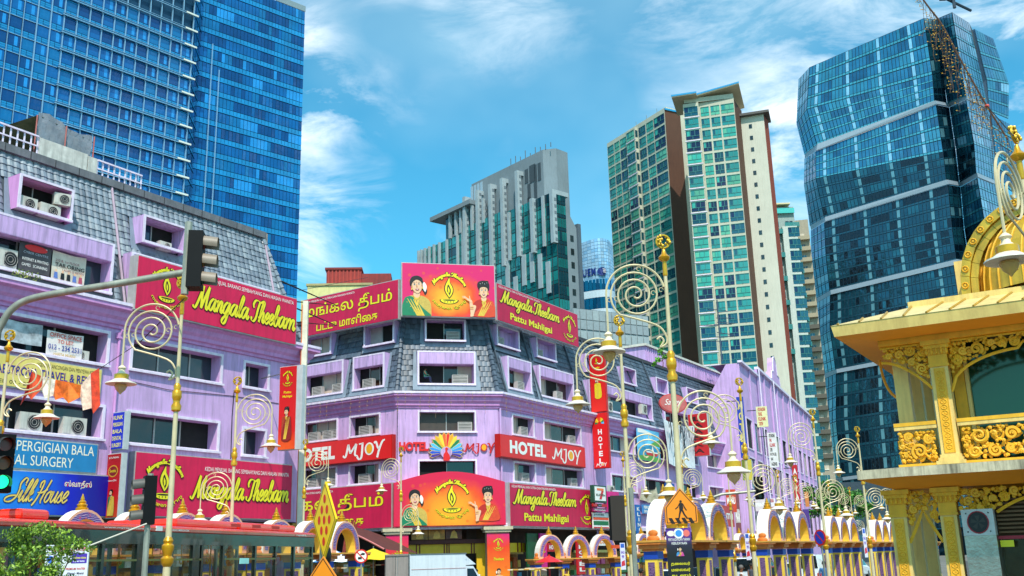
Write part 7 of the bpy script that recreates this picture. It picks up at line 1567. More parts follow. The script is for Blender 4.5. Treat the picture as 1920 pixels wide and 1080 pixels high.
t = thing('wing_mirror_camera', 'small black lamp fixed between the two diamond signs', 'lamp', tuple(at(615, 1042, 14.4))); m = MB(); m.ball((0, 0, 0), .05, .06, .13, 8); m.build('housing', BLK, t, True); MB().tube([(0, 0, .12), (-.05, .05, .2)], .02, 5).build('bracket', BLK, t)
# pedestrian crossing sign
Y = 15.3; p = at(1277, 955, Y); t = thing('pedestrian_sign', 'orange house shaped sign with a walking figure and crossing stripes', 'road sign', tuple(p), R(6)); w = (at(1308, 955, Y).x - at(1246, 955, Y).x) / 2; zt_, zb_, zs_ = at(1277, 915, Y).z - p.z, at(1277, 983, Y).z - p.z, at(1277, 951, Y).z - p.z
pent = [(-w, zb_), (w, zb_ + .02), (w, zs_), (0, zt_), (-w, zs_)]; MB().prism(pent, 0, .03).build('plate', SO, t)
m = MB(); inn = [(a * .93, zb_ + (b - zb_) * .93 + .018) for a, b in pent]; inn2 = [(a * .88, zb_ + (b - zb_) * .88 + .028) for a, b in pent]
for k in range(5): a, b, c, d = inn[k], inn[(k + 1) % 5], inn2[(k + 1) % 5], inn2[k]; m.add([(q[0], -.002, q[1]) for q in (a, b, c, d)], [(0, 1, 2, 3)])
m.build('border', M('#2a1606', .5), t)
S = w / .5; KK = M('#221006', .5); m = MB()
m.flat([(a * S, b * S) for a, b in E_(0.0, .235, .038, 12)], -.004); m.flat([(a * S, b * S) for a, b in [(-.05, .19), (.05, .19), (.07, .05), (.05, -.03), (-.05, -.03), (-.06, .05)]], -.004)
for q in ([(-.05, .18), (-.02, .19), (-.09, .06), (-.17, .0), (-.19, .02), (-.11, .08)], [(.04, .19), (.07, .17), (.13, .05), (.18, -.03), (.15, -.04), (.10, .03)], [(-.05, -.02), (.02, -.02), (-.03, -.15), (-.07, -.29), (-.11, -.29), (-.08, -.14)], [(.0, -.02), (.06, -.02), (.11, -.14), (.20, -.27), (.16, -.29), (.06, -.15)]): m.flat([(a * S, b * S) for a, b in q], -.004)
m.build('walking_figure', KK, t)
for k in range(4): x = -.40 + k * .2; MB().flat([((x + a) * S, b * S) for a, b in ((.08, -.42), (.19, -.42), (.10, -.25), (-.01, -.25))], -.004).build('stripe', KK, t)
Y = 15.35; p = at(1275, 1040, Y); t = thing('festival_poster', 'dark purple and black festival poster with yellow lettering under the pedestrian sign', 'poster', tuple(p), R(4)); w = (at(1299, 1040, Y).x - at(1251, 1040, Y).x) / 2; zt_ = at(1275, 990, Y).z - p.z
m = MB().box(-w, w, 0, .02, -.8, zt_); m.build('board', print_mat(0, 0, 1, zt_ * 1.4, ((0, '#120e10'), (.25, '#241a30'), (.55, '#5a2c8a'), (1, '#7a3ab0')), False, True), t)
txt(t, 'PERTANDINGAN TARIAN', (-w * .85, w * .85, zt_ * .52, zt_ * .62), -.003, WHT); txt(t, 'KEBUDAYAAN', (-w * .6, w * .6, zt_ * .38, zt_ * .48), -.003, WHT)
for i, s in enumerate(('தைலவர்', 'மைலவர்', 'நடனம்')): txt(t, s, (-w * .75, w * .75, -zt_ * (.42 + i * .22), -zt_ * (.27 + i * .22)), -.003, M('#e8d818', .4), .01)
woman(t, 0.0, .08, .085, -.004, 1, '#c03a8a', '#3a8ac0', False, False, -.02)
m = MB(); disc(m, 0, zt_ * .8, .075, .075, -.003, 0, 14); disc(m, 0, zt_ * .8, .05, .05, -.005, 1, 14); disc(m, w * .62, zt_ * .8, .05, .05, -.003, 2, 12); disc(m, -w * .62, zt_ * .8, .06, .04, -.003, 3, 12); m.build('printed_emblem', [WHT, M('#3a8ad0', .4), M('#e06a60', .4), M('#e8d8c8', .4)], t)
def round_sign(label, px, py, Y, rz, r_, ang, inner, kind):
    p = at(px, py, Y); t = thing('round_sign', label, 'road sign', tuple(p), R(ang)); MB().tube([(0, 0, 0), (0, .03, 0)], r_, 24).build('plate', SR, t)
    m = MB(); disc(m, 0, 0, r_ * .8, r_ * .8, -.003, 0, 24); m.build('centre', inner, t)
    MB().flat([(-r_ * .62, r_ * .5), (-r_ * .5, r_ * .62), (r_ * .62, -r_ * .5), (r_ * .5, -r_ * .62)], -.006).build('slash', SR, t)
    if kind == 'lorry': m = MB(); m.flat([(-r_ * .45, -r_ * .45), (r_ * .1, -r_ * .45), (r_ * .1, -r_ * .1), (-r_ * .45, -r_ * .1)], -.0045); m.flat([(-.1 * r_, .3 * r_), (.2 * r_, .5 * r_), (.6 * r_, .4 * r_), (.5 * r_, .15 * r_), (.0, .15 * r_)], -.0045); m.build('pictogram', BLK, t)
    MB().tube([(0, .06, -p.z), (0, .06, r_)], .03, 6).build('pole', GST, t); return t
round_sign('round red rimmed white sign forbidding lorries and motorcycles, left of the white truck', 677, 1043, 31, 0, .20, 0, WHT, 'lorry')
round_sign('round blue and red no parking sign seen edge-on between two arch groups', 1537, 1008, 36, 0, .27, -62, M('#1838b0', .4), 'park')

# ================================================================ vehicles
def car(label, loc, ang, body, L=4.2, Wd=1.7, H=1.48, van=False, name='car', cat='car'):
    t = thing(name, label, cat, loc, R(ang)); BD = M(body, .25, .1, var=.04, coat=.7)
    prof = [(-L / 2, .3), (-L / 2, .85), (-L / 2 + .15, .95), (-L / 2 + .55, 1.0), (-L / 2 + 1.15, H), (L / 2 - 1.75, H + .02), (L / 2 - 1.05, 1.02), (L / 2 - .2, .88), (L / 2, .7), (L / 2, .3)] if not van else [(-L / 2, .35), (-L / 2, H - .1), (-L / 2 + .12, H), (L / 2 - 1.4, H), (L / 2 - .6, 1.1), (L / 2, .9), (L / 2, .35)]
    m = MB(); n = len(prof); lv = ((-Wd / 2, 0), (-Wd / 2 * .9, 0), (Wd / 2 * .9, 0), (Wd / 2, 0))
    inset = lambda z: .0 if z < 1.05 else .16 * (z - 1.0) / .45
    m.add([(x, (-Wd / 2 + inset(z)), z) for x, z in prof] + [(x, (Wd / 2 - inset(z)), z) for x, z in prof], [tuple(range(n)), tuple(range(2 * n - 1, n - 1, -1))] + [(i, i + n, (i + 1) % n + n, (i + 1) % n) for i in range(n)])
    o = m.build('body', BD, t); bv = o.modifiers.new('b', 'BEVEL'); bv.width = .06; bv.segments = 3; bv.limit_method = 'ANGLE'
    G = glass('#1a2428', .05, .4, 0, 0)
    for s in (-1, 1):
        y = lambda z: s * (Wd / 2 - inset(z) + .008); z0, z1 = 1.03, H - .10
        a, b = (-L / 2 + .75, L / 2 - 1.25) if not van else (L / 2 - 1.9, L / 2 - .8)
        for f0, f1 in ((0, .48), (.52, 1)):
            x0, x1 = a + (b - a) * f0, a + (b - a) * f1; tx0 = x0 + (.42 if f0 == 0 and not van else 0); tx1 = x1 - (.45 if f1 == 1 else 0)
            MB().add([(x0, y(z0), z0), (x1, y(z0), z0), (tx1, y(z1), z1), (tx0, y(z1), z1)], [(0, 1, 2, 3)]).build('side_window', G, t)
    xr0, xr1 = (-L / 2 + .60, -L / 2 + 1.08) if not van else (-L / 2 - .01, -L / 2 - .01)
    MB().quad((xr0, -Wd * .38, 1.05 if not van else 1.2), (xr0, Wd * .38, 1.05 if not van else 1.2), (xr1, Wd * .34, H - .07), (xr1, -Wd * .34, H - .07)).xf(lambda x, y, z: (x - .02, y, z + .012)).build('rear_window', G, t)
    xf0, xf1 = (L / 2 - 1.1, L / 2 - 1.68) if not van else (L / 2 - .66, L / 2 - 1.33)
    MB().quad((xf0, -Wd * .4, 1.06), (xf0, Wd * .4, 1.06), (xf1, Wd * .34, H - .06), (xf1, -Wd * .34, H - .06)).xf(lambda x, y, z: (x + .03, y, z + .012)).build('windscreen', G, t)
    for s in (-1, 1):
        MB().box(-L / 2 - .01, -L / 2 + .03, s * Wd * .40 - .12, s * Wd * .40 + .12, .72, .92).build('tail_light', M('#c01818', .2), t); MB().box(L / 2 - .05, L / 2 + .01, s * Wd * .36 - .16, s * Wd * .36 + .16, .62, .78).build('headlight', M('#e8e8e0', .1), t)
        for x in (-L / 2 + .8, L / 2 - .8): o = MB().tube([(x, s * (Wd / 2 - .2), .31), (x, s * (Wd / 2 + .01), .31)], .31, 18).build('wheel', BLK, t); MB().tube([(x, s * (Wd / 2 + .01), .31), (x, s * (Wd / 2 + .02), .31)], .19, 12).build('rim', STEEL, o)
    return t
def P2(px, Y): p = at(px, 1060, Y); return (p.x, Y, 0)
car('crimson hatchback roof at the bottom edge, left of the white truck', P2(662, 47), 60, '#b8143c', H=1.42)
car('blue hatchback with a red tail light below the middle painted arches', P2(1108, 42.5), 55, '#1c50a8', H=1.5)
car('blue car roof at the bottom edge by the orange entrance pillar', P2(972, 46), 40, '#2a3f9a', H=1.42)
car('white car parked behind the nearest painted arches', P2(1262, 54), 58, '#e4e6e6', H=1.5)
car('black roofed car with slanted windscreen seen between the first arches', P2(1330, 60), 60, '#17191c', H=1.5)
car('white van parked beyond the walking man', P2(1420, 62), 60, '#eceeee', L=4.6, H=1.95, van=True, name='van', cat='van')
car('white car seen through the second painted arches', P2(1490, 72), 60, '#e8e8ea', H=1.5)
car('white van seen between the second and third arch groups', P2(1535, 66), 58, '#eef0f0', L=4.8, H=2.0, van=True, name='van', cat='van')
car('dark red car behind the second painted arches', P2(1448, 56), 60, '#7a1c14', H=1.5)
car('white car behind the third painted arches', P2(1600, 84), 60, '#e8eaea', H=1.5)
car('silver car behind the fourth painted arches', P2(1660, 88), 60, '#b8bcc0', H=1.5)
# box truck
tp = at(745, 1035, 44); t = thing('box_truck', 'small white box truck with closed grey rear doors in front of the hotel', 'truck', (tp.x, 44, 0), 0); TPl = Plane(tp.x, 44, 48)
t.rotation_euler = (0, 0, TPl.rot); WB = M('#dfe2e4', .45, var=.05, scale=2, streak=.25); GB_ = M('#b9ada4', .5, var=.08, streak=.35)
zt_ = 2.52
MB().box(0, 3.0, -.85, .85, .85, zt_).build('cargo_box', WB, t); MB().box(-.015, 0.0, -.82, -.02, .9, zt_ - .05).build('rear_door', GB_, t); MB().box(-.015, 0, .02, .82, .9, zt_ - .05).build('rear_door', GB_, t)
for y in (-.86, .83): MB().box(-.04, .02, y, y + .03, .85, zt_ + .02).build('corner_post', STEEL, t)
MB().box(-.04, .02, -.83, .83, zt_ - .04, zt_ + .03).build('rear_header', M('#a89c90', .5), t)
for y in (-.08, .08): MB().tube([(-.035, y, .95), (-.035, y, zt_ - .1)], .012, 6).build('lock_rod', STEEL, t)
MB().box(0.1, 3.0, -.862, -.852, zt_ - .62, zt_ - .6).build('side_moulding', M('#c08a88', .5), t); MB().box(.05, 3.05, -.865, -.852, zt_ - .03, zt_ + .02).build('top_rail', STEEL, t)
m = MB(); m.prism([(3.02, .55), (3.02, 2.0), (3.5, 1.98), (4.0, 1.35), (4.5, 1.2), (4.55, .55)], -.75, .75); m.build('cab', WB, t); m = MB(); m.prism([(3.0, 2.02), (3.0, zt_ - .05), (3.05, zt_ - .05), (3.7, 2.05)], -.7, .7); m.build('wind_deflector', WB, t)
MB().add([(3.15, -.758, 1.3), (3.9, -.758, 1.3), (3.5, -.758, 1.88), (3.15, -.758, 1.88)], [(0, 1, 2, 3)]).build('side_window', glass('#1a3a4a', .05, .4, 0, 0), t)
for x in (.7, 3.9):
    for s in (-1, 1): MB().tube([(x, s * .6, .34), (x, s * .8, .34)], .34, 16).build('wheel', BLK, t)
MB().box(-.02, 4.4, -.5, .5, .55, .84).build('chassis', DARK, t)
# ================================================================ street level of the hotel
def fcp(o, pl=FC): o.matrix_local = part_on(pl, hb); return o
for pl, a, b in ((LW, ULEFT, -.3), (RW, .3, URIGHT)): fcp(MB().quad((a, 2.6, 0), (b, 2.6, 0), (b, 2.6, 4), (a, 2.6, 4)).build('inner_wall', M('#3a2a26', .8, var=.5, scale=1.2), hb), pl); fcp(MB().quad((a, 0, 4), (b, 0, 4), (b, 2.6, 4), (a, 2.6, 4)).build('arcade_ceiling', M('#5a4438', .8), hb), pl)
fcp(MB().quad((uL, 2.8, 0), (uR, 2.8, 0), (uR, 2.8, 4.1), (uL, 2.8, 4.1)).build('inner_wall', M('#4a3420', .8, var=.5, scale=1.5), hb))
SHOPY = M('#e6b414', .5, var=.1, scale=2); MAR = M('#7a1a14', .6)
def pier(pl, px0, px1, mat, cap=True, y0=-.35, lab=None):
    a, b = pl.uv(px0, 1040, y0)[0], pl.uv(px1, 1040, y0)[0]; o = fcp(MB().box(a, b, y0, .3, 0, 3.75).build('pier', M('#9a8470', .7), hb), pl)
    MB().box(a - .02, b + .02, y0 - .03, y0 - .002, 0, 3.7).build('printed_wrap', mat, o)
    if cap: MB().box(a - .12, b + .12, y0 - .12, .35, 3.76, 3.9).box(a - .22, b + .22, y0 - .2, .35, 3.902, 4.08).build('capital', M('#c9b998', .7, streak=.3), o)
    return o, a, b
o, a, b = pier(FC, 724, 765, print_mat(-3.2, 0, 1, 3.9, ((0, '#f08a18'), (.55, '#e8400c'), (.95, '#d80c5a')), True, True)); logo(o, (a + b) / 2, 2.9, .42, -.385, True, .9)
o, a, b = pier(FC, 914, 955, print_mat(2.9, 0, 1, 3.9, ((0, '#f8a818'), (.45, '#f0700c'), (.8, '#e8380c'), (.97, '#d80c7a')), True, True)); logo(o, (a + b) / 2, 3.05, .40, -.385, True, .9); woman(o, (a + b) / 2, 1.55, .42, -.39, 1, '#e8a878', '#e8b49a', False, False, .1, True); txt(o, 'Theebam', ((a + b) / 2 - .3, (a + b) / 2 + .3, 2.18, 2.34), -.39, [YEL, INK], .02, .3, grow=.03)
ff = [FC.uv(px, 1020, 1.0)[0] for px in (766, 912)]
fcp(MB().box(ff[0], ff[1], 1.0, 1.1, 2.62, 3.18).build('shop_fascia', SHOPY, hb))
for px in (781, 787, 833, 838, 842, 884, 889): u = FC.uv(px, 1020, .97)[0]; fcp(MB().box(u - .035, u + .035, .97, .997, 2.62, 3.18).build('fascia_stripe', MAR, hb))
u0_, u1_ = FC.uv(893, 1020, 1.0)[0], FC.uv(912, 1020, 1.0)[0]; fcp(MB().box(u0_, u1_, .95, 1.15, 0, 2.62).build('door_jamb', SHOPY, hb))
fcp(MB().box(ff[0], ff[1], .8, .95, 3.2, 3.42).build('lintel', M('#5a2a24', .7), hb)); 
t = on_plane('display_panel', FC, 'dim golden picture panels above the yellow shop fascia', 'display')
for k, px in enumerate((786, 818, 850)): u = FC.uv(px, 1000, .7)[0]; m = MB().box(u - .45, u + .5, .7, .8, 3.45, 4.05); q = m.build('picture', M(('#a8701c', '#b87a24', '#6a2a14')[k], .4, var=.6, scale=3), t); m = MB(); m.flat([(u - .2, 3.5), (u + .25, 3.5), (u + .2, 3.8), (u + .05, 3.95), (u - .1, 3.85)], .695); m.build('printed_shape', M('#e0a848', .4, var=.3), t)
# shop goods under the arcade, counted piece by piece
rg = random.Random(12)
def goods(pl, a, b, y, label, n, z0=.4, z1=2.4):
    t = on_plane('shop_display', pl, label, 'shop display'); du = (b - a) / n
    for i in range(n):
        for j in range(3):
            u = a + du * i; z = z0 + (z1 - z0) * j / 3
            MB().box(u + .04, u + du * rg.uniform(.5, .95), y, y + .3, z, z + (z1 - z0) / 3 * rg.uniform(.5, .92)).build('goods', M(rg.choice(('#e8903c', '#b82c3c', '#f0d060', '#3c8ab0', '#c86a2c', '#f4ecd0', '#5a9a5a', '#d85a8a')), .6, var=.3, scale=6), t)  # bright warm goods colours stand in for the shop lighting
    MB().box(a, b, y + .32, y + .4, z0, z1 + .2).build('back_board', M('#a8803c', .7, var=.3), t); MB().box(a, b, y - .1, y - .02, z1 + .12, z1 + .3).build('light_fascia', M('#f0d878', .5), t); return t
goods(RW, 1.2, 5.0, 1.6, 'shop goods in the dark bay right of the orange pillar', 7); goods(RW, 11.8, 18.0, 1.6, 'shop goods below the convenience store sign', 9); goods(RW, 19, 33, 1.6, 'row of shop goods beyond the thick lamp pole', 14); goods(LW, -9.5, -3.5, 1.8, 'dim shop goods beneath the left awning', 8)
goods(LB, -7, -1.2, 1.5, 'shop goods coloured as if lit behind the left half of the bus', 12, .5, 3.2); goods(LB, -.8, 4.6, 1.4, 'textile shop goods coloured as if lit behind the middle of the bus', 12, .5, 3.2); goods(LB, 4.9, 10.1, 1.5, 'shop goods coloured as if lit behind the front of the bus', 10, .5, 3.2)
MB().box(-11, 10.3, .4, .6, 3.4, 4.25).build('shop_lintel', M('#6a4a38', .7, var=.3), lb)
def panel(name, label, pl, px0, py0, px1, py1, off, mat, lines=(), cat='sign', d=.1):
    r = pl.rect(px0, py0, px1, py1, off); t = on_plane(name, pl, label, cat); MB().box(r[0], r[1], off, off + d, r[2], r[3]).build('board', mat, t)
    for s, f, c, o_ in lines: mb = MB(); letters(mb, s, r[0] + (r[1] - r[0]) * f[0], r[0] + (r[1] - r[0]) * f[1], r[2] + (r[3] - r[2]) * f[2], r[2] + (r[3] - r[2]) * f[3], off - .01, 0, o_); mb.build('lettering', c, t)
    return t, r
def vletters(t, s, r, y, mat, off=.03, pad=.1):
    n = len(s); H = (r[3] - r[2]) * (1 - pad) / n; w = (r[1] - r[0]) * .32; c = (r[0] + r[1]) / 2; z = r[3] - (r[3] - r[2]) * pad / 2
    for i, ch in enumerate(s):
        if ch != ' ': txt(t, ch, (c - (w if ch != 'I' else w * .3), c + (w if ch != 'I' else w * .3), z - H * (i + .85), z - H * (i + .15)), y, mat, off)
panel('shop_board', 'yellow board with maroon bars right of the orange entrance pillar', RW, 956, 1018, 1003, 1035, .6, SHOPY)
for px in (971, 978, 985): u = RW.uv(px, 1026, .57)[0]; fcp(MB().box(u - .04, u + .04, .55, .597, *RW.rect(px, 1018, px + 1, 1035, .6)[2:]).build('fascia_stripe', MAR, hb), RW)
panel('green_board', 'dark green board with palm leaf print behind the first hotel arch', RW, 988, 1000, 1010, 1062, .1, M('#0c4a24', .5, var=.3))
t, r = panel('pink_poster', 'pink poster with a small oil lamp under the first hotel arch', RW, 1012, 1000, 1027, 1066, -.05, M('#d0107a', .5)); logo(t, (r[0] + r[1]) / 2, r[3] - .9, .45, -.06, False)
t, r = panel('small_hotel_sign', 'small red hotel sign seen through the first hotel arch', RW, 1027, 1018, 1053, 1034, .0, M('#b8141c', .5), [('HOTEL', (.1, .7, .25, .75), WHT, .03)])
t, r = panel('vertical_hotel_banner', 'red upright hotel banner seen through the middle hotel arch', RW, 1081, 1006, 1101, 1076, -.5, M('#c8101c', .5)); vletters(t, ' HOTEL', r, -.51, WHT)
panel('white_shop_sign', 'white shop sign with orange lettering seen through the third hotel arch', RW, 1114, 1006, 1140, 1023, -.3, M('#e8e4e0', .5), [('KEDAI', (.2, .8, .55, .85), ORG, .02), ('PANJANG', (.1, .95, .15, .45), ORG, .02)])
# convenience store cluster (generic stripes, number and word as they stand there)
t, r = panel('store_box_sign', 'white box sign with a red and orange number seven in a dark green frame', RW, 1112, 909, 1138, 943, -.9, M('#1c4a38', .5), d=.25)
c_, w_, h_ = (r[0] + r[1]) / 2, r[1] - r[0], r[3] - r[2]; zz0 = r[2]
MB().box(r[0] + w_ * .1, r[1] - w_ * .1, -.93, -.902, r[2] + h_ * .1, r[3] - h_ * .08).build('white_face', WHT, t)
def seven(t, c_, z0, w_, h_, y):
    m = MB(); m.flat([(c_ - w_ * .32, z0 + h_ * .88), (c_ + w_ * .32, z0 + h_ * .88), (c_ + w_ * .32, z0 + h_ * .72), (c_ - w_ * .32, z0 + h_ * .72)], y, 1); m.flat([(c_ + w_ * .1, z0 + h_ * .72), (c_ + w_ * .32, z0 + h_ * .72), (c_ + w_ * .08, z0 + h_ * .12), (c_ - w_ * .14, z0 + h_ * .12)], y - .002, 0); m.build('number', [M('#c8141c', .4), M('#f0701c', .4)], t)
seven(t, c_, r[2] + h_ * .08, w_ * .8, h_ * .85, -.94); txt(t, 'ELEVEn', (c_ - w_ * .34, c_ + w_ * .34, r[2] + h_ * .38, r[2] + h_ * .5), -.95, M('#0c3a28', .4), .03)
t, r = panel('opening_hours_sign', 'small red and black strip sign reading 24 under the number seven box', RW, 1112, 944, 1138, 951, -.9, M('#c0141c', .5)); MB().box(r[0] + .3 * (r[1] - r[0]), r[0] + .62 * (r[1] - r[0]), -.915, -.902, r[2], r[3]).build('black_face', BLK, t); txt(t, '24', (r[0] + .36 * (r[1] - r[0]), r[0] + .58 * (r[1] - r[0]), r[2] + .08, r[3] - .08), -.92, WHT, .03); txt(t, 'JAM', (r[0] + .06 * (r[1] - r[0]), r[0] + .24 * (r[1] - r[0]), r[2] + .1, r[3] - .1), -.91, WHT, .03)
t, r = panel('store_fascia', 'striped white orange and green shop fascia with a number seven', RW, 1112, 961, 1168, 992, -.6, WHT)
for f0, f1, c in ((.55, .72, '#e8501c'), (.22, .48, '#146a3c'), (.02, .1, '#c8201c')): MB().box(r[0], r[1], -.615, -.602, r[2] + (r[3] - r[2]) * f0, r[2] + (r[3] - r[2]) * f1).build('stripe', M(c, .5), t)
MB().box(r[0] + (r[1] - r[0]) * .5, r[0] + (r[1] - r[0]) * .8, -.64, -.616, r[2], r[3]).build('white_patch', WHT, t); seven(t, r[0] + (r[1] - r[0]) * .65, r[2], (r[1] - r[0]) * .28, (r[3] - r[2]), -.65); txt(t, 'JAYA STORES', (r[0] + .1, r[0] + (r[1] - r[0]) * .35, r[2] + (r[3] - r[2]) * .8, r[2] + (r[3] - r[2]) * .93), -.61, INK, .02)
t, r = panel('pink_billboard', 'pink and white printed billboard between the box sign and the traffic light back', RW, 1139, 921, 1162, 960, -.6, M('#d8107a', .5, var=.3, scale=2)); MB().flat([(r[0] + .2, r[2] + .4), (r[1] - .1, r[2] + .7), (r[1] - .2, r[2] + 1.1), (r[0] + .4, r[2] + .9)], -.61).build('print', WHT, t); panel('pink_strip_sign', 'low pink strip sign under the 24 sign', RW, 1112, 952, 1145, 960, -.8, M('#c8186a', .5, var=.2), [('MANGALA', (.08, .7, .2, .8), WHT, .03)])
t, r = panel('clinic_upright_sign', 'blue upright sign with white letters spelling klinik', RW, 1192, 946, 1204, 1012, -1.2, M('#1460a8', .5)); vletters(t, 'KLINIK', r, -1.21, WHT)
panel('clinic_board', 'pale blue clinic board right of the blue upright sign', RW, 1205, 946, 1228, 964, -.4, M('#3a80b8', .5, var=.15), [('PERGIGIAN', (.08, .95, .55, .88), WHT, .03), ('DENTIST', (.08, .7, .12, .42), WHT, .03)])
panel('blue_poster', 'deep blue poster left of the thick lamp pole', RW, 1248, 905, 1266, 931, -.6, M('#1450a0', .5, var=.2), [('PUSAT', (.3, .7, .8, .92), WHT, .02), ('SUMBER', (.1, .9, .52, .7), WHT, .02), ('TEKNIK', (.1, .9, .25, .45), M('#e8d83a', .4), .02)])
t = banner('torn cream cloth banner hanging crookedly under a window', (*RW.rect(1198, 908, 1236, 940, -.3)[:2], RW.rect(1198, 908, 1236, 940, -.3)[2], RW.rect(1198, 908, 1236, 940, -.3)[3]), -.3, M('#c8b89a', .8, var=.4, scale=2.5), pl=RW, sag=.35, seed=3)
r = RW.rect(1195, 802, 1239, 868, -.5); t = on_plane('painted_billboard', RW, 'billboard with a lake landscape and a red boat behind a lamp spiral', 'billboard')
w_, h_ = r[1] - r[0], r[3] - r[2]; X_ = lambda a, b: (r[0] + w_ * a, r[2] + h_ * b)
MB().box(r[0], r[1], -.5, -.4, r[2], r[3]).build('board', M('#6ac0e8', .5, var=.25, scale=.8), t)
m = MB(); m.flat([X_(0, .0), X_(1, .0), X_(1, .45), X_(.6, .52), X_(0, .38)], -.505, 0); m.flat([X_(0, .0), X_(1, .0), X_(1, .12), X_(.5, .2), X_(0, .14)], -.51, 1); m.flat([X_(.55, .55), X_(1, .5), X_(1, .75), X_(.8, .68)], -.51, 1); m.flat([X_(.3, .3), X_(.92, .3), X_(.82, .18), X_(.38, .18)], -.515, 2); m.flat([X_(.33, .31), X_(.9, .31), X_(.88, .27), X_(.35, .27)], -.52, 3); m.flat([X_(.58, .31), X_(.7, .31), X_(.64, .52)], -.515, 3); m.flat([X_(.0, .86), X_(.7, .9), X_(.2, 1.0), X_(0, 1)], -.51, 3); m.build('printed_scene', [M('#2a8ab0', .5, var=.3), M('#5a9a3a', .5, var=.3), M('#c8281c', .5), WHT], t)
r = RW.rect(1246, 784, 1307, 878, -.7); banner('large torn white banner with black streaks behind the thick lamp pole', r, -.7, M('#e4e6e8', .7, var=.12), pl=RW, sag=.3, n=14, seed=5)
tb = bpy.data.objects[[o.name for o in C.objects if o.name.startswith('banner')][-1]]
m = MB()
for k in range(34):
    u = rg.uniform(r[0] + .2, r[1] - .2); z = rg.uniform(r[2] + .4, r[3] - .6); pts = [(u, z)]
    for q in range(4): pts.append((pts[-1][0] + rg.uniform(-.18, .2), pts[-1][1] + rg.uniform(.15, .5)))
    pts = [(a, min(b, r[3] - .25)) for a, b in pts]
    w = rg.uniform(.02, .09); m.add([(a - w, -.93, b) for a, b in pts] + [(a + w, -.93, b) for a, b in pts], [(i, i + 5, i + 6, i + 1) for i in range(4)])
m.build('black_streak', M('#30343a', .7), tb, stuff=True)
t, pp = projecting('red_vertical_sign', 'red upright sign with dark letters right of the torn white banner', RW, 30.2, .15, 1.9, RW.uv(1318, 862)[1], RW.uv(1318, 786)[1], M('#c0141c', .5), .3); zz = (RW.uv(1318, 862)[1], RW.uv(1318, 786)[1]); vletters(t, 'LAASKA', (.35, 1.7, zz[0], zz[1]), -.16, M('#3a0808', .5))
t = thing('oval_sign', 'faded pink oval sign behind the thick lamp pole', 'sign', at(1262, 756, 66)); m = MB(); m.xf(lambda *a: a); pts = [(.72 * cos(a * pi / 12), .62 * sin(a * pi / 12)) for a in range(24)]; MB().prism([(a * 1.25, b * 1.0 - .12 * a) for a, b in pts], 0, .5).build('disc', M('#c8403c', .5, var=.15), t); MB().prism([(a * 1.15, b * .9 - .12 * a) for a, b in pts], -.02, -.002).build('rim_face', M('#c0605c', .5, var=.2, streak=.3), t); txt(t, 'Savoy', (-.55, .55, -.22, .28), -.03, WHT, .0, .4)
# air conditioners and small kit on both shophouses
for i, (px0, y0, w_, lab) in enumerate(((32, 388, .85, 'air conditioner box at the left end of the highest left roof window'), (75, 402, .9, 'air conditioner box lying low in the middle of the highest left roof window'))): u, z = LB.uv(px0, y0, .5); ac_unit(LB, u, .5, z, lab, w_, .55)
u, z = LB.uv(98, 382, .6); ac_unit(LB, u, .5, z, 'tan air conditioner box hung high at the right side of the top left roof window', .65, .5, rot=R(-18))
u, z = LB.uv(301, 465, .5); ac_unit(LB, u, .55, z, 'small air conditioner box in the right hand top roof window of the shophouse', .65, .38)
u, z = LB.uv(36, 807, .1); ac_unit(LB, u, .12, 7.4, 'air conditioner box on the sill behind the left lantern', .95, .72); u, z = LB.uv(117, 820, .1); ac_unit(LB, u, .12, 7.4, 'air conditioner box on the sill above the word Bala', 1.05, .72)
u, z = LB.uv(0, 500, .1); ac_unit(LB, u, .25, 13.5, 'air conditioner box at the left picture edge beside the dark banner', .75, .8); u, z = LB.uv(128, 655, .1); ac_unit(LB, u, .15, 10.43, 'air conditioner box half hidden under the office space banner', 1.0, .42)
for px, py, lab in ((1138, 770, 'air conditioner box beside the sari blade sign'), (1204, 775, 'air conditioner box in the long roof window left of the lamp spiral'), (1141, 930, 'air conditioner box above the pink billboard')): u, z = RW.uv(px, py, -.1); ac_unit(RW, u, -.1, z, lab, 1.0, .75)
t = thing('rooftop_container', 'rusty red metal container on the roof behind the Tamil rooftop sign', 'container', at(612, 520, 66) * Vector((1, 1, 0)), R(4)); z0, z1 = 16.5, at(670, 502, 66).z
MB().box(0, 2.35, 0, 3, z0, z1 - .1).build('body', M('#9a2418', .6, var=.25, scale=2, streak=.6, grime='#4a1410'), t); MB().box(2.36, 4.35, .1, 3, z0, z1 - .35).build('body', M('#8a2018', .6, var=.25, scale=2, streak=.6, grime='#4a1410'), t)
for i in range(9): MB().box(.1 + i * .25, .2 + i * .25, -.05, -.002, z0, z1 - .12).build('rib', M('#a82c1c', .6, streak=.3), t)
MB().box(-.1, 2.4, -.1, 3, z1 - .098, z1 + .05).build('lid', M('#7a1c12', .6), t)
t = thing('roof_parapet', 'pale yellow parapet block behind the Tamil rooftop sign', 'parapet', at(577, 520, 64) * Vector((1, 1, 0)), R(3)); zq = at(620, 531, 64).z; MB().box(0, 4.2, 0, 2, 17.5, zq - .15).build('block', M('#d8cc8a', .8, streak=.3, grime='#9a8a5a'), t); MB().box(-.08, 4.25, -.08, 2, zq - .148, zq).build('coping', M('#a89a6a', .8), t)
MB().box(-.4, 0, 0, .4, 17.5, 18.9).build('corner_block', M('#c8bc7a', .8), t)
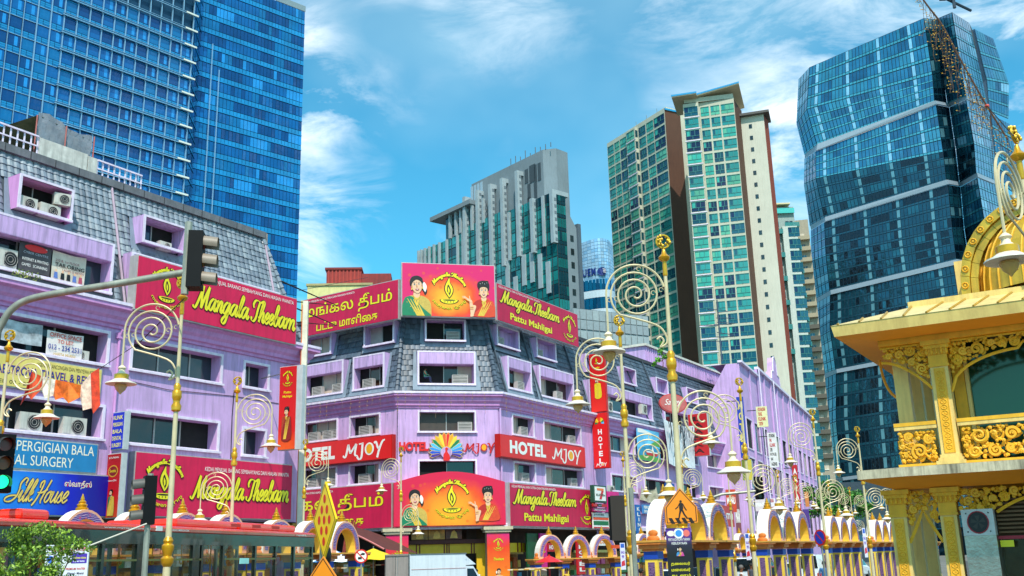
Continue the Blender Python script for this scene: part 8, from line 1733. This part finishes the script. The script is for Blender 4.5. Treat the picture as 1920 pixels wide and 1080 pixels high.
# ---- attic shed on the right wing and the gabled building beyond it
t = on_plane('attic_shed', RW, 'purple corrugated attic box on the roof at the far end of the mansard', 'roof shed')
sz = RW.uv(1330, 695, 2.6)[1]; su = [RW.uv(px, 700, 2.6)[0] for px in (1212, 1357)]; MB().box(su[0], su[1], 2.6, 9, 14.5, sz).build('body', PURF, t)
for i in range(int((su[1] - su[0]) / .43)): u = su[0] + .1 + i * .43; MB().box(u, u + .2, 2.54, 2.598, 14.6, sz - .05).build('corrugation', PUR, t)
MB().box(su[0] - .2, su[1] + .2, 2.4, 9, sz + .002, sz + .2).build('roof_sheet', M('#d8cfc0', .7, streak=.4), t)
G2 = plane_at(1404, 92, 22.6); gb = on_plane('gabled_shophouse', G2, 'long purple shophouse row with pilasters and a small curved pediment', 'building')
zp1 = G2.uv(1478, 748)[1]; ze = G2.uv(1519, 775)[0]; z1b = G2.uv(1400, 735)[1]
rows = [(z, z + 2.7) for z in (4.2, 7.9, 11.5)]; sp = []
u = 1.2
while u < ze - 2.5: sp.append((u, u + 2.8)); u += 4.3
hs = [(a, b, c, d) for a, b in sp for c, d in rows]
zA = min(zp1 - .8, G2.uv(1412, 703)[1]); ue = sp[1][1] + .7; mb = MB(); holed(mb, 0, ue, 0, zA, hs, reveal=.3); holed(mb, ue, ze, 0, zp1, [h for h in hs if h[0] > ue], reveal=.3); mb.quad((0, 0, zA), (ue, 0, zA), (ue, 2.6, zA), (0, 2.6, zA)); mb.quad((ue, 0, zA), (ue, 0, zp1), (ue, 3, zp1), (ue, 3, zA)); mb.add([(0, 12, 0), (0, 0, 0), (0, 0, zA), (0, 1.2, zA), (0, 3.2, zA - 3.2), (0, 12, zA - 3.6)], [(0, 1, 2, 3, 4, 5)]); mb.quad((ue, 0, zp1), (ze, 0, zp1), (ze, 2.6, zp1), (ue, 2.6, zp1)); mb.build('wall', PUR, gb)
for i, h in enumerate(hs):
    w = MB().frame(h[0] - .1, h[1] + .1, h[2] - .1, h[3] + .1, .1, -.06, .0).build('window', TRM, gb); MB().quad((h[0], .1, h[2]), (h[1], .1, h[2]), (h[1], .1, h[3]), (h[0], .1, h[3])).build('pane', (GL_D, GL_N, ROOM, GL_D, CURT)[i % 5], w)
for i, (a, b) in enumerate(sp):
    if i: MB().box(a - 1.0, a - .6, -.16, -.002, 3.6, (zA if a < ue else zp1) + .05).build('pilaster', PURF if i % 2 else PUR, gb)
MB().box(ue, ze, -.3, .1, zp1 + .052, zp1 + .3).box(-.1, ue - .01, -.3, .1, zA + .052, zA + .25).build('parapet_coping', TRM, gb)
pu = max(G2.uv(1448, 700)[0], ue + 3.05); m = MB(); pd = [(pu - 3.0, zp1 + .3), (pu - 2.6, zp1 + 1.2), (pu - 1.5, zp1 + 1.3), (pu - 1.3, zp1 + 2.0)] + [(pu + 1.2 * -cos(a * pi / 8), zp1 + 2.0 + 1.15 * sin(a * pi / 8)) for a in range(9)] + [(pu + 1.3, zp1 + 1.3), (pu + 2.6, zp1 + 1.2), (pu + 3.0, zp1 + .3)]; m.prism(pd, -.3, .3); m.build('pediment', PUR, gb)
m = MB(); m.tube([(a, -.3, b + .05) for a, b in pd[:]], .07, 5); m.build('pediment_moulding', TRM, gb)
sw = MB(); sw.add([(0, 0, 0), (0, -6.5, 0), (0, -6.5, zp1 - 1.0), (0, -4.0, zp1 + 1.2), (0, 0, zp1 - 1.5)], [(0, 1, 2, 3, 4)]); 
for i, u in enumerate((8, 17, 29)): MB().tube([(u, -.5, 3), (u, -.5, zp1)], .06, 6).build('downpipe', TRM, gb)
t = thing('rooftop_antenna', 'dark lattice antenna mast on the roof just left of the curved pediment', 'antenna', G2.world(2.5, 2)); m = MB(); m.tube([(0, 0, zp1), (0, 0, zp1 + 6.0)], .07, 5); m.build('mast', M('#3a4a5a', .6), t)
for k in range(9): a, b = rg.uniform(-1, 1), rg.uniform(1.5, 5.5); MB().tube([(a - .9, 0, zp1 + b), (a + .9, .3, zp1 + b + rg.uniform(-.3, .3))], .04, 4).build('rod', M('#3a4a5a', .6), t)
BH_ = M('#1434a0', .5)
for (u_, px0, y0, px1, y1, nm, lab, mt_, s, lc) in ((84, 1380, 745, 1403, 858, 'hotel_banner', 'tall deep blue upright sign spelling hotel in gold', BH_, 'HOTEL', M('#d8c060', .4)), (104, 1484, 872, 1503, 960, 'red_vertical_sign', 'tall red upright sign with white block letters near the far end of the row', M('#b8101c', .5), 'ASIAN', WHT), (95, 1438, 812, 1461, 876, 'directory_sign', 'white directory sign with dark printed lines on the gabled row', M('#ded8d4', .6), '', WHT), (90, 1417, 763, 1441, 800, 'cream_sign', 'cream notice sign with red lines below the pediment', M('#e0d8a0', .6), '', WHT), (98, 1440, 935, 1456, 965, 'red_print_sign', 'white and red printing shop sign low on the row', M('#e8e0e0', .6), '', WHT)):
    pp = plane_at((px0 + px1) / 2, u_, 106); a, b, z0_, z1_ = pp.rect(px0, y0, px1, y1)
    t = on_plane(nm, pp, lab, 'sign'); MB().box(a, b, -.1, .1, z0_, z1_).build('board', mt_, t); MB().tube([(a - .8, .05, z1_ - .3), (a, .05, z1_ - .3)], .04, 5).build('bracket', BLK, t)
    if s: vletters(t, s, (a, b, z0_, z1_), -.12, lc, .04)
    else:
        n = 7 if nm == 'directory_sign' else 4
        for k in range(n):
            zc = z1_ - (z1_ - z0_) * (k + .6) / (n + .3); txt(t, ('HOTEL PELANCONGAN', 'TRAVEL', 'KLINIK', 'TUISYEN', 'KOLEJ', 'PEJABAT', 'AGENSI')[k], (a + .15, b - .15 - .3 * (k % 2), zc - .16, zc + .16), -.11, M('#c02020', .5) if k in (1, 2) or nm != 'directory_sign' else INK, .03)
for (px0, y0, px1, y1, Y, ang, c, lab, s) in ((1150, 1022, 1162, 1028, 50, 40, '#e8501c', 'small orange shop strip above the arches', ''), (1340, 945, 1378, 988, 74, 24, '#c8201c', 'red and green shop board behind the first arches', 'SHANTHI'), (1360, 918, 1382, 960, 78, 100, '#c8401c', 'orange red upright board behind a small lamp', 'MENU'), (1375, 925, 1392, 1010, 84, 100, '#7a4048', 'dusty maroon upright board behind the second arches', 'PAKAR'), (1415, 935, 1436, 958, 88, 100, '#d8c8c8', 'pale board with red print over the arches', 'PRINT'), (1458, 940, 1473, 968, 92, 100, '#5a0c1c', 'small dark maroon upright board', 'KAA'), (1505, 955, 1520, 990, 100, 100, '#4a2a7a', 'purple board in the far distance by the arches', ''), (1508, 922, 1518, 950, 110, 100, '#c87a3c', 'orange board in the far distance below the lamps', ''), (1390, 862, 1412, 900, 85, 100, '#c8b43c', 'yellow notice board on the far row', '')):
    pl_ = plane_at((px0 + px1) / 2, Y, ang); panel('shop_board', lab, pl_, px0, y0, px1, y1, 0, M(c, .5, var=.15), [(s, (.08, .92, .35, .65), WHT, .04)] if s else (), d=.15)
t = thing('far_building', 'grey far end building closing the street behind the lamps', 'building'); P_ = plane_at(1570, 190, 96); a, b = P_.uv(1505, 950)[0], P_.uv(1720, 950)[0]; zt_ = P_.uv(1560, 905)[1]
prism_building(t, [W(P_, a, 0, 0), W(P_, b, 0, 0), W(P_, b, 20, 0), W(P_, a, 20, 0)], 0, zt_, M('#2c3c46', .7, var=.3))
for j in range(3):
    for i in range(8): o = MB().box(a + 1.2 + i * (b - a) / 8.3, a + 1.2 + i * (b - a) / 8.3 + 1.6, -.1, .0, 3 + j * 3.4, 4.8 + j * 3.4).build('window', GL_N, t); o.matrix_local = part_on(P_, t)
# ================================================================ trees and plants
def leaf_cloud(m, c, rx, ry, rz, n, s, rn, mats=3):
    for k in range(n):
        a = rn.uniform(0, 2 * pi); w = rn.uniform(-1, 1); r_ = rn.random() ** .4; q = math.sqrt(1 - w * w)
        p = Vector((c[0] + rx * r_ * q * cos(a), c[1] + ry * r_ * q * sin(a), c[2] + rz * r_ * w))
        d = Vector((rn.uniform(-1, 1), rn.uniform(-1, 1), rn.uniform(-.4, 1))).normalized(); e = d.orthogonal().normalized(); e.rotate(Matrix.Rotation(rn.uniform(0, 6.28), 3, d)); f = d.cross(e); L_ = s * rn.uniform(.6, 1.4)
        m.add([p - e * L_, p + f * L_ * .45, p + e * L_, p - f * L_ * .45], [(0, 1, 2, 3)], rn.randrange(mats))
def tree(name, label, loc, h, clumps, n, s, seed, cols=('#3f6a1c', '#5a8a24', '#2c4c14'), trunk_r=.12, cat='tree'):
    rn = random.Random(seed); t = thing(name, label, cat, loc); tr = MB(); tr.tube([(0, 0, 0), (.05, 0, h * .35), (-.05, .03, h * .65)], [trunk_r, trunk_r * .8, trunk_r * .5], 8); m = MB()
    for (x, y, z, r_) in clumps:
        tr.tube([(-.02, .0, h * .45), (x * .5, y * .5, (h * .5 + z) / 2), (x, y, z)], [trunk_r * .5, trunk_r * .3, trunk_r * .12], 5)
        for k in range(4): leaf_cloud(m, (x + rn.uniform(-.6, .6) * r_, y + rn.uniform(-.6, .6) * r_, z + rn.uniform(-.45, .45) * r_), r_ * .62, r_ * .62, r_ * .42, n // 4, s, rn)
    tr.build('trunk', M('#6a4a30', .9, var=.3), t, True); m.build('crown', [M(c, .55, var=.2, scale=4) for c in cols], t, stuff=False); return t
p = at(62, 1080, 11.5)
tree('shaped_shrub', 'small clipped tree with cloud shaped leafy tufts in front of the bus', (p.x, 11.5, 0), 2.9, [(-.05, 0, 2.62, .22), (.2, .1, 2.5, .24), (-.25, 0, 2.52, .22), (.42, 0, 2.42, .2), (.0, -.1, 2.38, .26), (-.45, .05, 2.3, .18), (.22, -.1, 2.25, .2), (-.2, 0, 2.22, .2), (.35, 0, 2.02, .2), (.05, 0, 2.0, .22), (-.42, 0, 1.98, .18), (.15, 0, 1.85, .2), (-.1, 0, 1.75, .22), (.4, 0, 1.8, .16)], 520, .022, 4, ('#6a8a1c', '#8aa832', '#46661a'), .04, 'shrub')
tree('street_tree', 'bushy green tree behind the lamps at the foot of the dark glass tower', (at(1578, 1000, 118).x, 118, 0), 9.5, [(-1.6, 0, 8.2, 1.5), (.2, 0, 9.0, 1.7), (1.8, 0, 8.0, 1.6), (.5, 1, 7.2, 1.8), (-2.4, 0, 6.8, 1.4), (2.7, 0, 6.6, 1.4), (-3.2, 0, 8.6, .9)], 520, .2, 9, ('#3c7a24', '#5a9a30', '#2a541a'), .3)
tree('roof_plant', 'self sown leafy sapling growing in a pot on the mansard roof edge', at(1243, 690, 76), 1.2, [(-.4, 0, .6, .35), (0, 0, 1.3, .4), (.3, 0, .9, .35), (.1, 0, 1.9, .25), (-.7, 0, .3, .25)], 120, .09, 11, ('#5a9a24', '#7ab83a', '#3a6a1c'), .04, 'plant')
m = MB(); rn = random.Random(3); u, z = LB.uv(46, 545, -.3); leaf_cloud(m, (u, -.35, 13.25), .75, .12, .2, 160, .05, rn); o = m.build('roof_weeds', [M(c, .6) for c in ('#7a8a3a', '#a8a85a', '#4a6a2a')]); o.matrix_world = part_on(LB, None); tag(o, 'tuft of yellow green weeds growing on the shophouse cornice', 'weeds')
# ================================================================ wires, bunting, fairy lights
t = thing('fairy_light_net', 'hanging strands of small warm bulbs on a cable in front of the dark glass tower', 'fairy lights')
Yc = 12.5; cab = smooth_pts([tuple(at(px, py, Yc)) for px, py in ((1690, -60), (1735, 5), (1765, 45), (1800, 110), (1828, 160), (1850, 198), (1890, 262))], 6); MB().tube(cab, .012, 5).build('cable', M('#5a3a24', .7), t)
wire, bulb = MB(), MB(); rn = random.Random(21)
for i in range(52):
    f = i / 52 * (len(cab) - 1.01); a = Vector(cab[int(f)]).lerp(Vector(cab[int(f) + 1]), f - int(f)); L_ = rn.uniform(.25, .95) * (1 if 8 < i < 48 else .6); pts = [tuple(a)]; x = a.copy(); n = max(3, int(L_ / .1))
    for k in range(n): x = x + Vector((rn.uniform(-.03, .03), rn.uniform(-.02, .02), -L_ / n)); pts.append(tuple(x)); 
    wire.tube(pts, .0035, 3, caps=False)
    for k in range(1, len(pts)):
        s_ = rn.choice((-1, 1)); q = Vector(pts[k]); e = q + Vector((s_ * .045, 0, .012)); wire.tube([tuple(q), tuple(e)], .003, 3, caps=False); bulb.ball(tuple(e), .010, .008, .007, 4)
wire.build('strand', M('#6a4a30', .7), t, stuff=True); bulb.build('bulb', M('#f0b43c', .3), t, stuff=True)
m = MB().tube([tuple(at(1850, 198, Yc)), tuple(at(1900, 255, 11.5))], .008, 4); m.ball(tuple(at(1851, 199, Yc)), .035, .03, .03, 6, 1); m.build('junction', [BLK, M('#c84a3c', .5)], t)
t = thing('bunting', 'torn orange and white printed bunting strung below the yellow travel sign', 'bunting'); Yb = 27; bp = [(186, 690, 188, 760), (170, 700, 172, 765), (152, 722, 150, 745), (128, 716, 118, 745), (104, 712, 100, 742), (80, 706, 78, 730), (62, 698, 52, 740), (60, 696, 38, 760)]
for i in range(len(bp) - 1):
    a, b = bp[i], bp[i + 1]; q = [at(a[0], a[1], Yb), at(b[0], b[1], Yb), at(b[2], b[3], Yb + .1), at(a[2], a[3], Yb + .1)]; mm = MB(); mid = (q[2] + q[3]) / 2 - Vector((0, .15, rg.uniform(.0, .25))); mm.add([tuple(v) for v in (q[0], q[1], q[2], mid, q[3])], [(0, 1, 2, 3, 4)]); mm.build('flag', M(('#d8401c', '#e8c8b0', '#e8701c', '#e86a1c', '#efe0d0', '#d8481c', '#b8281c')[i], .7, var=.5, scale=6), t)
MB().tube([tuple(at(186, 692, Yb)), tuple(at(265, 640, Yb - 2))], .012, 4).build('cord', BLK, t)
for lab, pts in (('thin black wire running down from the mast arm to the street lamp', ((262, 642, 20), (345, 560, 17.5))), ('pale rope tied from the grey signal pole down to the drinking water banner', ((275, 982, 15.4), (166, 1024, 14.8))), ('dark cable crossing the roof gap between the shophouse and the hotel', ((560, 545, 46), (690, 520, 58))), ('cable running from the roof plant towards the apartment tower', ((1268, 700, 70), (1225, 640, 66)))):
    o = MB().tube([tuple(at(*q)) for q in pts], .012, 4).build('wire', M('#c8c0b0', .6) if 'rope' in lab else BLK); tag(o, lab, 'wire')
Y = 14.7; r0 = at(82, 1022, Y); r1 = at(162, 1026, Y); t = thing('water_banner', 'white printed drinking water banner behind the clipped tree', 'banner', tuple(at(82, 1080, Y))); w_ = (r1 - r0).x; h_ = r0.z - at(82, 1080, Y).z + .5; MB().box(0, w_, 0, .03, -.5, h_ - .5).build('cloth', M('#dcdce0', .6, var=.05), t); H_ = h_ - .5
MB().box(w_ * .62, w_ * .97, -.004, -.001, H_ - .26, H_ - .13).build('purple_panel', M('#4a2aa0', .5), t)
for s, f, c in (('DRINKING WATER', (.2, .95, .0, .075), '#c83a3a'), ('for good health', (.35, .8, .085, .115), '#3a3a8a'), ('The finest choice', (.64, .95, .15, .18), '#e8d83a'), ('in your home', (.66, .92, .20, .23), '#ffffff'), ('PREMIUM WATER', (.5, .95, .30, .33), '#c83a3a'), ('Filtered - Mineral', (.55, .92, .36, .39), '#2a2a5a'), ('Alkaline - Cold', (.55, .9, .41, .44), '#2a2a5a')): txt(t, s, (w_ * f[0], w_ * f[1], H_ - .02 - f[3], H_ - .02 - f[2]), -.006, M(c, .5), .02)
mm = MB(); disc(mm, w_ * .12, H_ - .2, .05, .05, -.003, 0, 14); disc(mm, w_ * .12, H_ - .42, .06, .05, -.003, 1, 14); mm.build('printed_emblem', [M('#3a6ad0', .5), M('#8a9ad8', .5)], t)
# ================================================================ street clutter
t = thing('awning', 'dark curved canopy with cloth edge over the stalls left of the red entrance pillar', 'awning', at(600, 985, 52)); m = MB()
pts = [(at(590 + i * 13, 976 + 2.4 * (i ** 1.35), 52)) for i in range(11)]; org = at(600, 985, 52)
for i in range(10): a, b = pts[i] - org, pts[i + 1] - org; m.quad(tuple(a), tuple(b), tuple(b + Vector((1.2, 5, -.2))), tuple(a + Vector((1.2, 5, -.2)))); 
m.build('canopy', M('#5a2a24', .8, var=.3), t); MB().tube([tuple(q - org) for q in pts], .05, 5).build('edge', M('#c06a6a', .6), t)
t = thing('draped_cloth', 'brown striped cloth hanging from the dark canopy', 'cloth', at(655, 1010, 50.5)); m = MB()
for i in range(6): x = i * .09 - .25; m.box(x, x + .075, 0, .05 + .03 * (i % 2), -.8 + .12 * i, .9 - abs(i - 3) * .1)
m.xf(lambda x, y, z: (x + .12 * sin(z * 1.6), y, z)); m.build('cloth', [M('#7a2a1c', .8, var=.4, scale=8)], t)
for px, Y, c, lab, z in ((700, 50, '#e8c81c', 'yellow market umbrella beside the truck', 2.55), (655, 51, '#2c8a3c', 'green market umbrella behind the round lorry sign', 2.45), (630, 50.5, '#5a9ae0', 'blue and white market umbrella left of the lorry sign', 2.5)):
    p = at(px, 1040, Y); t = thing('market_umbrella', lab, 'umbrella', (p.x, Y, 0)); n = 8
    for k in range(n):
        a, b = 2 * pi * k / n, 2 * pi * (k + 1) / n; MB().add([(0, 0, z + .35), (1.3 * cos(a), 1.3 * sin(a), z - .15), (1.3 * cos((a + b) / 2), 1.3 * sin((a + b) / 2), z - .2), (1.3 * cos(b), 1.3 * sin(b), z - .15)], [(0, 1, 2, 3)]).build('panel', M(c if (k % 2 or c != '#5a9ae0') else '#e8f0f8', .6), t)
    MB().tube([(0, 0, 0), (0, 0, z + .45)], .03, 6).build('pole', STEEL, t)
def stall(label, px, Y, cols, w=1.6, z=1.5):
    p = at(px, 1060, Y); t = thing('market_stall', label, 'stall', (p.x, Y, 0), R(-8)); MB().box(-w / 2, w / 2, -.4, .4, 0, z * .6).build('counter', M(cols[0], .6, var=.2), t); MB().box(-w / 2 - .05, w / 2 + .05, -.5, .5, z * .6 + .002, z * .6 + .05).build('counter_top', M('#c8b890', .6), t)
    for s in (-1, 1): MB().tube([(s * w / 2, -.4, 0), (s * w / 2, -.4, z)], .025, 6).build('post', STEEL, t)
    for k in range(5): MB().box(-w / 2 + k * w / 5 + .03, -w / 2 + (k + 1) * w / 5 - .03, -.3, .1, z * .6 + .052, z * .6 + .052 + .2 + .06 * (k % 3)).build('crate', M(cols[1 + k % 2], .6, var=.2), t)
    for k in range(6): MB().box(-w / 2 - .1 + k * (w + .2) / 6, -w / 2 - .1 + (k + 1) * (w + .2) / 6 - .01, -.6, .5, z, z + .05).build('roof_slat', M(cols[0] if k % 2 else '#d8c8a0', .6), t)
stall('brown notice board stall behind the yellow umbrella', 660, 53, ('#8a5a2c', '#c88a3c', '#a8642c'), 2.0, 2.0); stall('red kiosk stall between the yellow umbrella and the truck', 700, 52, ('#a81c1c', '#c8a03c', '#d8d0c0'), 1.5, 2.1)
stall('flower stall with woven yellow baskets left of the first hotel arch', 985, 49, ('#c88a2c', '#d8b43c', '#c8503c'), 1.3, 1.72); stall('bamboo coloured stall with a hooped top inside the first hotel arch', 1020, 50, ('#c8902c', '#e0b84c', '#b8742c'), 1.5, 1.75)
p = at(1030, 1056, 51); t = thing('red_parasol', 'red plastic parasol over the stall in the first hotel arch', 'parasol', (p.x, 51, 0)); z = p.z + .25
for k in range(8): a, b = 2 * pi * k / 8, 2 * pi * (k + 1) / 8; MB().add([(0, 0, z + .12), (.72 * cos(a), .72 * sin(a), z - .2), (.72 * cos(b), .72 * sin(b), z - .2)], [(0, 1, 2)]).build('panel', M('#d81818', .4, coat=.3), t)
MB().tube([(0, 0, 0), (0, 0, z + .16)], .05, 6).build('pole', M('#b81414', .5), t); MB().box(-.45, -.15, -.4, -.1, 1.25, 1.75).build('menu_card', WHT, t)
for px, py0, py1, Y, lab in ((1168, 1018, 1068, 30, 'lilac and white vertical poster tied beside the lamp pole collar'), (1622, 990, 1045, 44, 'white blue vertical poster strapped to a lamp pole by the third arches'), (1402, 1000, 1050, 40, 'narrow purple and white poster between the first and second arches')):
    a = at(px - 6, py0, Y); b = at(px + 6, py1, Y); t = thing('pole_poster', lab, 'poster', (a.x, Y, b.z)); w_, h_ = b.x - a.x, a.z - b.z; MB().box(0, w_, 0, .02, 0, h_).build('board', M('#d8d4e8', .6, var=.05), t)
    MB().flat([(.02, h_ * .82), (w_ - .02, h_ * .82), (w_ - .02, h_ * .97), (.02, h_ * .97)], -.003).build('print', M('#2a5ab8', .5), t); MB().flat([(w_ * .1, h_ * .12), (w_ * .9, h_ * .16), (w_ * .8, h_ * .36), (w_ * .2, h_ * .3)], -.003).build('print', M('#c8283c', .5), t); txt(t, 'SALE', (w_ * .15, w_ * .85, h_ * .6, h_ * .7), -.004, M('#6a3aa8', .5), .03); txt(t, '99', (w_ * .25, w_ * .75, h_ * .42, h_ * .54), -.004, M('#6a3aa8', .5), .03)
# drooping strings of little lights on the hotel cornice
t = thing('cornice_lights', 'sparse strings of tiny yellowed bulbs drooping from the hotel cornice', 'fairy lights'); m = MB(); rn = random.Random(8)
for pl, a, b in ((LW, -7.5, 0), (FC, -3, 3), (RW, 0, 11)):
    u = a
    while u < b:
        L_ = rn.uniform(.2, 1.6); p0 = pl.world(u, -.62, 11.75); m.tube([tuple(p0), tuple(p0 + Vector((rn.uniform(-.08, .08), 0, -L_)))], .008, 3, caps=False)
        for k in range(int(L_ / .25)): q = p0 + Vector((rn.uniform(-.03, .03), -.02, -.25 * k)); m.ball(tuple(q), .028, .02, .02, 4, 1)
        u += rn.uniform(.3, .9)
m.build('string', [M('#9a7a5a', .7), M('#e0b050', .4)], t, stuff=True)
for px, Y, ro, c, c2, lab in ((893, 57, 20, '#dfe3e8', '#2a2a30', 'man in a pale shirt standing in the yellow framed shop entrance'), (1201, 38, 120, '#b83a3a', '#22252c', 'pedestrian in a red shirt near the thick golden lamp collar'), (1545, 47, -30, '#3a6a9a', '#2c2a28', 'pedestrian in a blue shirt between the second and third arch groups'), (1062, 50, 60, '#d8b03a', '#3a2a4a', 'pedestrian in a yellow top behind the middle hotel arches')):
    p = at(px, 1060, Y); person(lab, (p.x, Y, 0), R(ro), walk, c, c2, h=1.74)
bpy.data.scenes.remove(_ts)
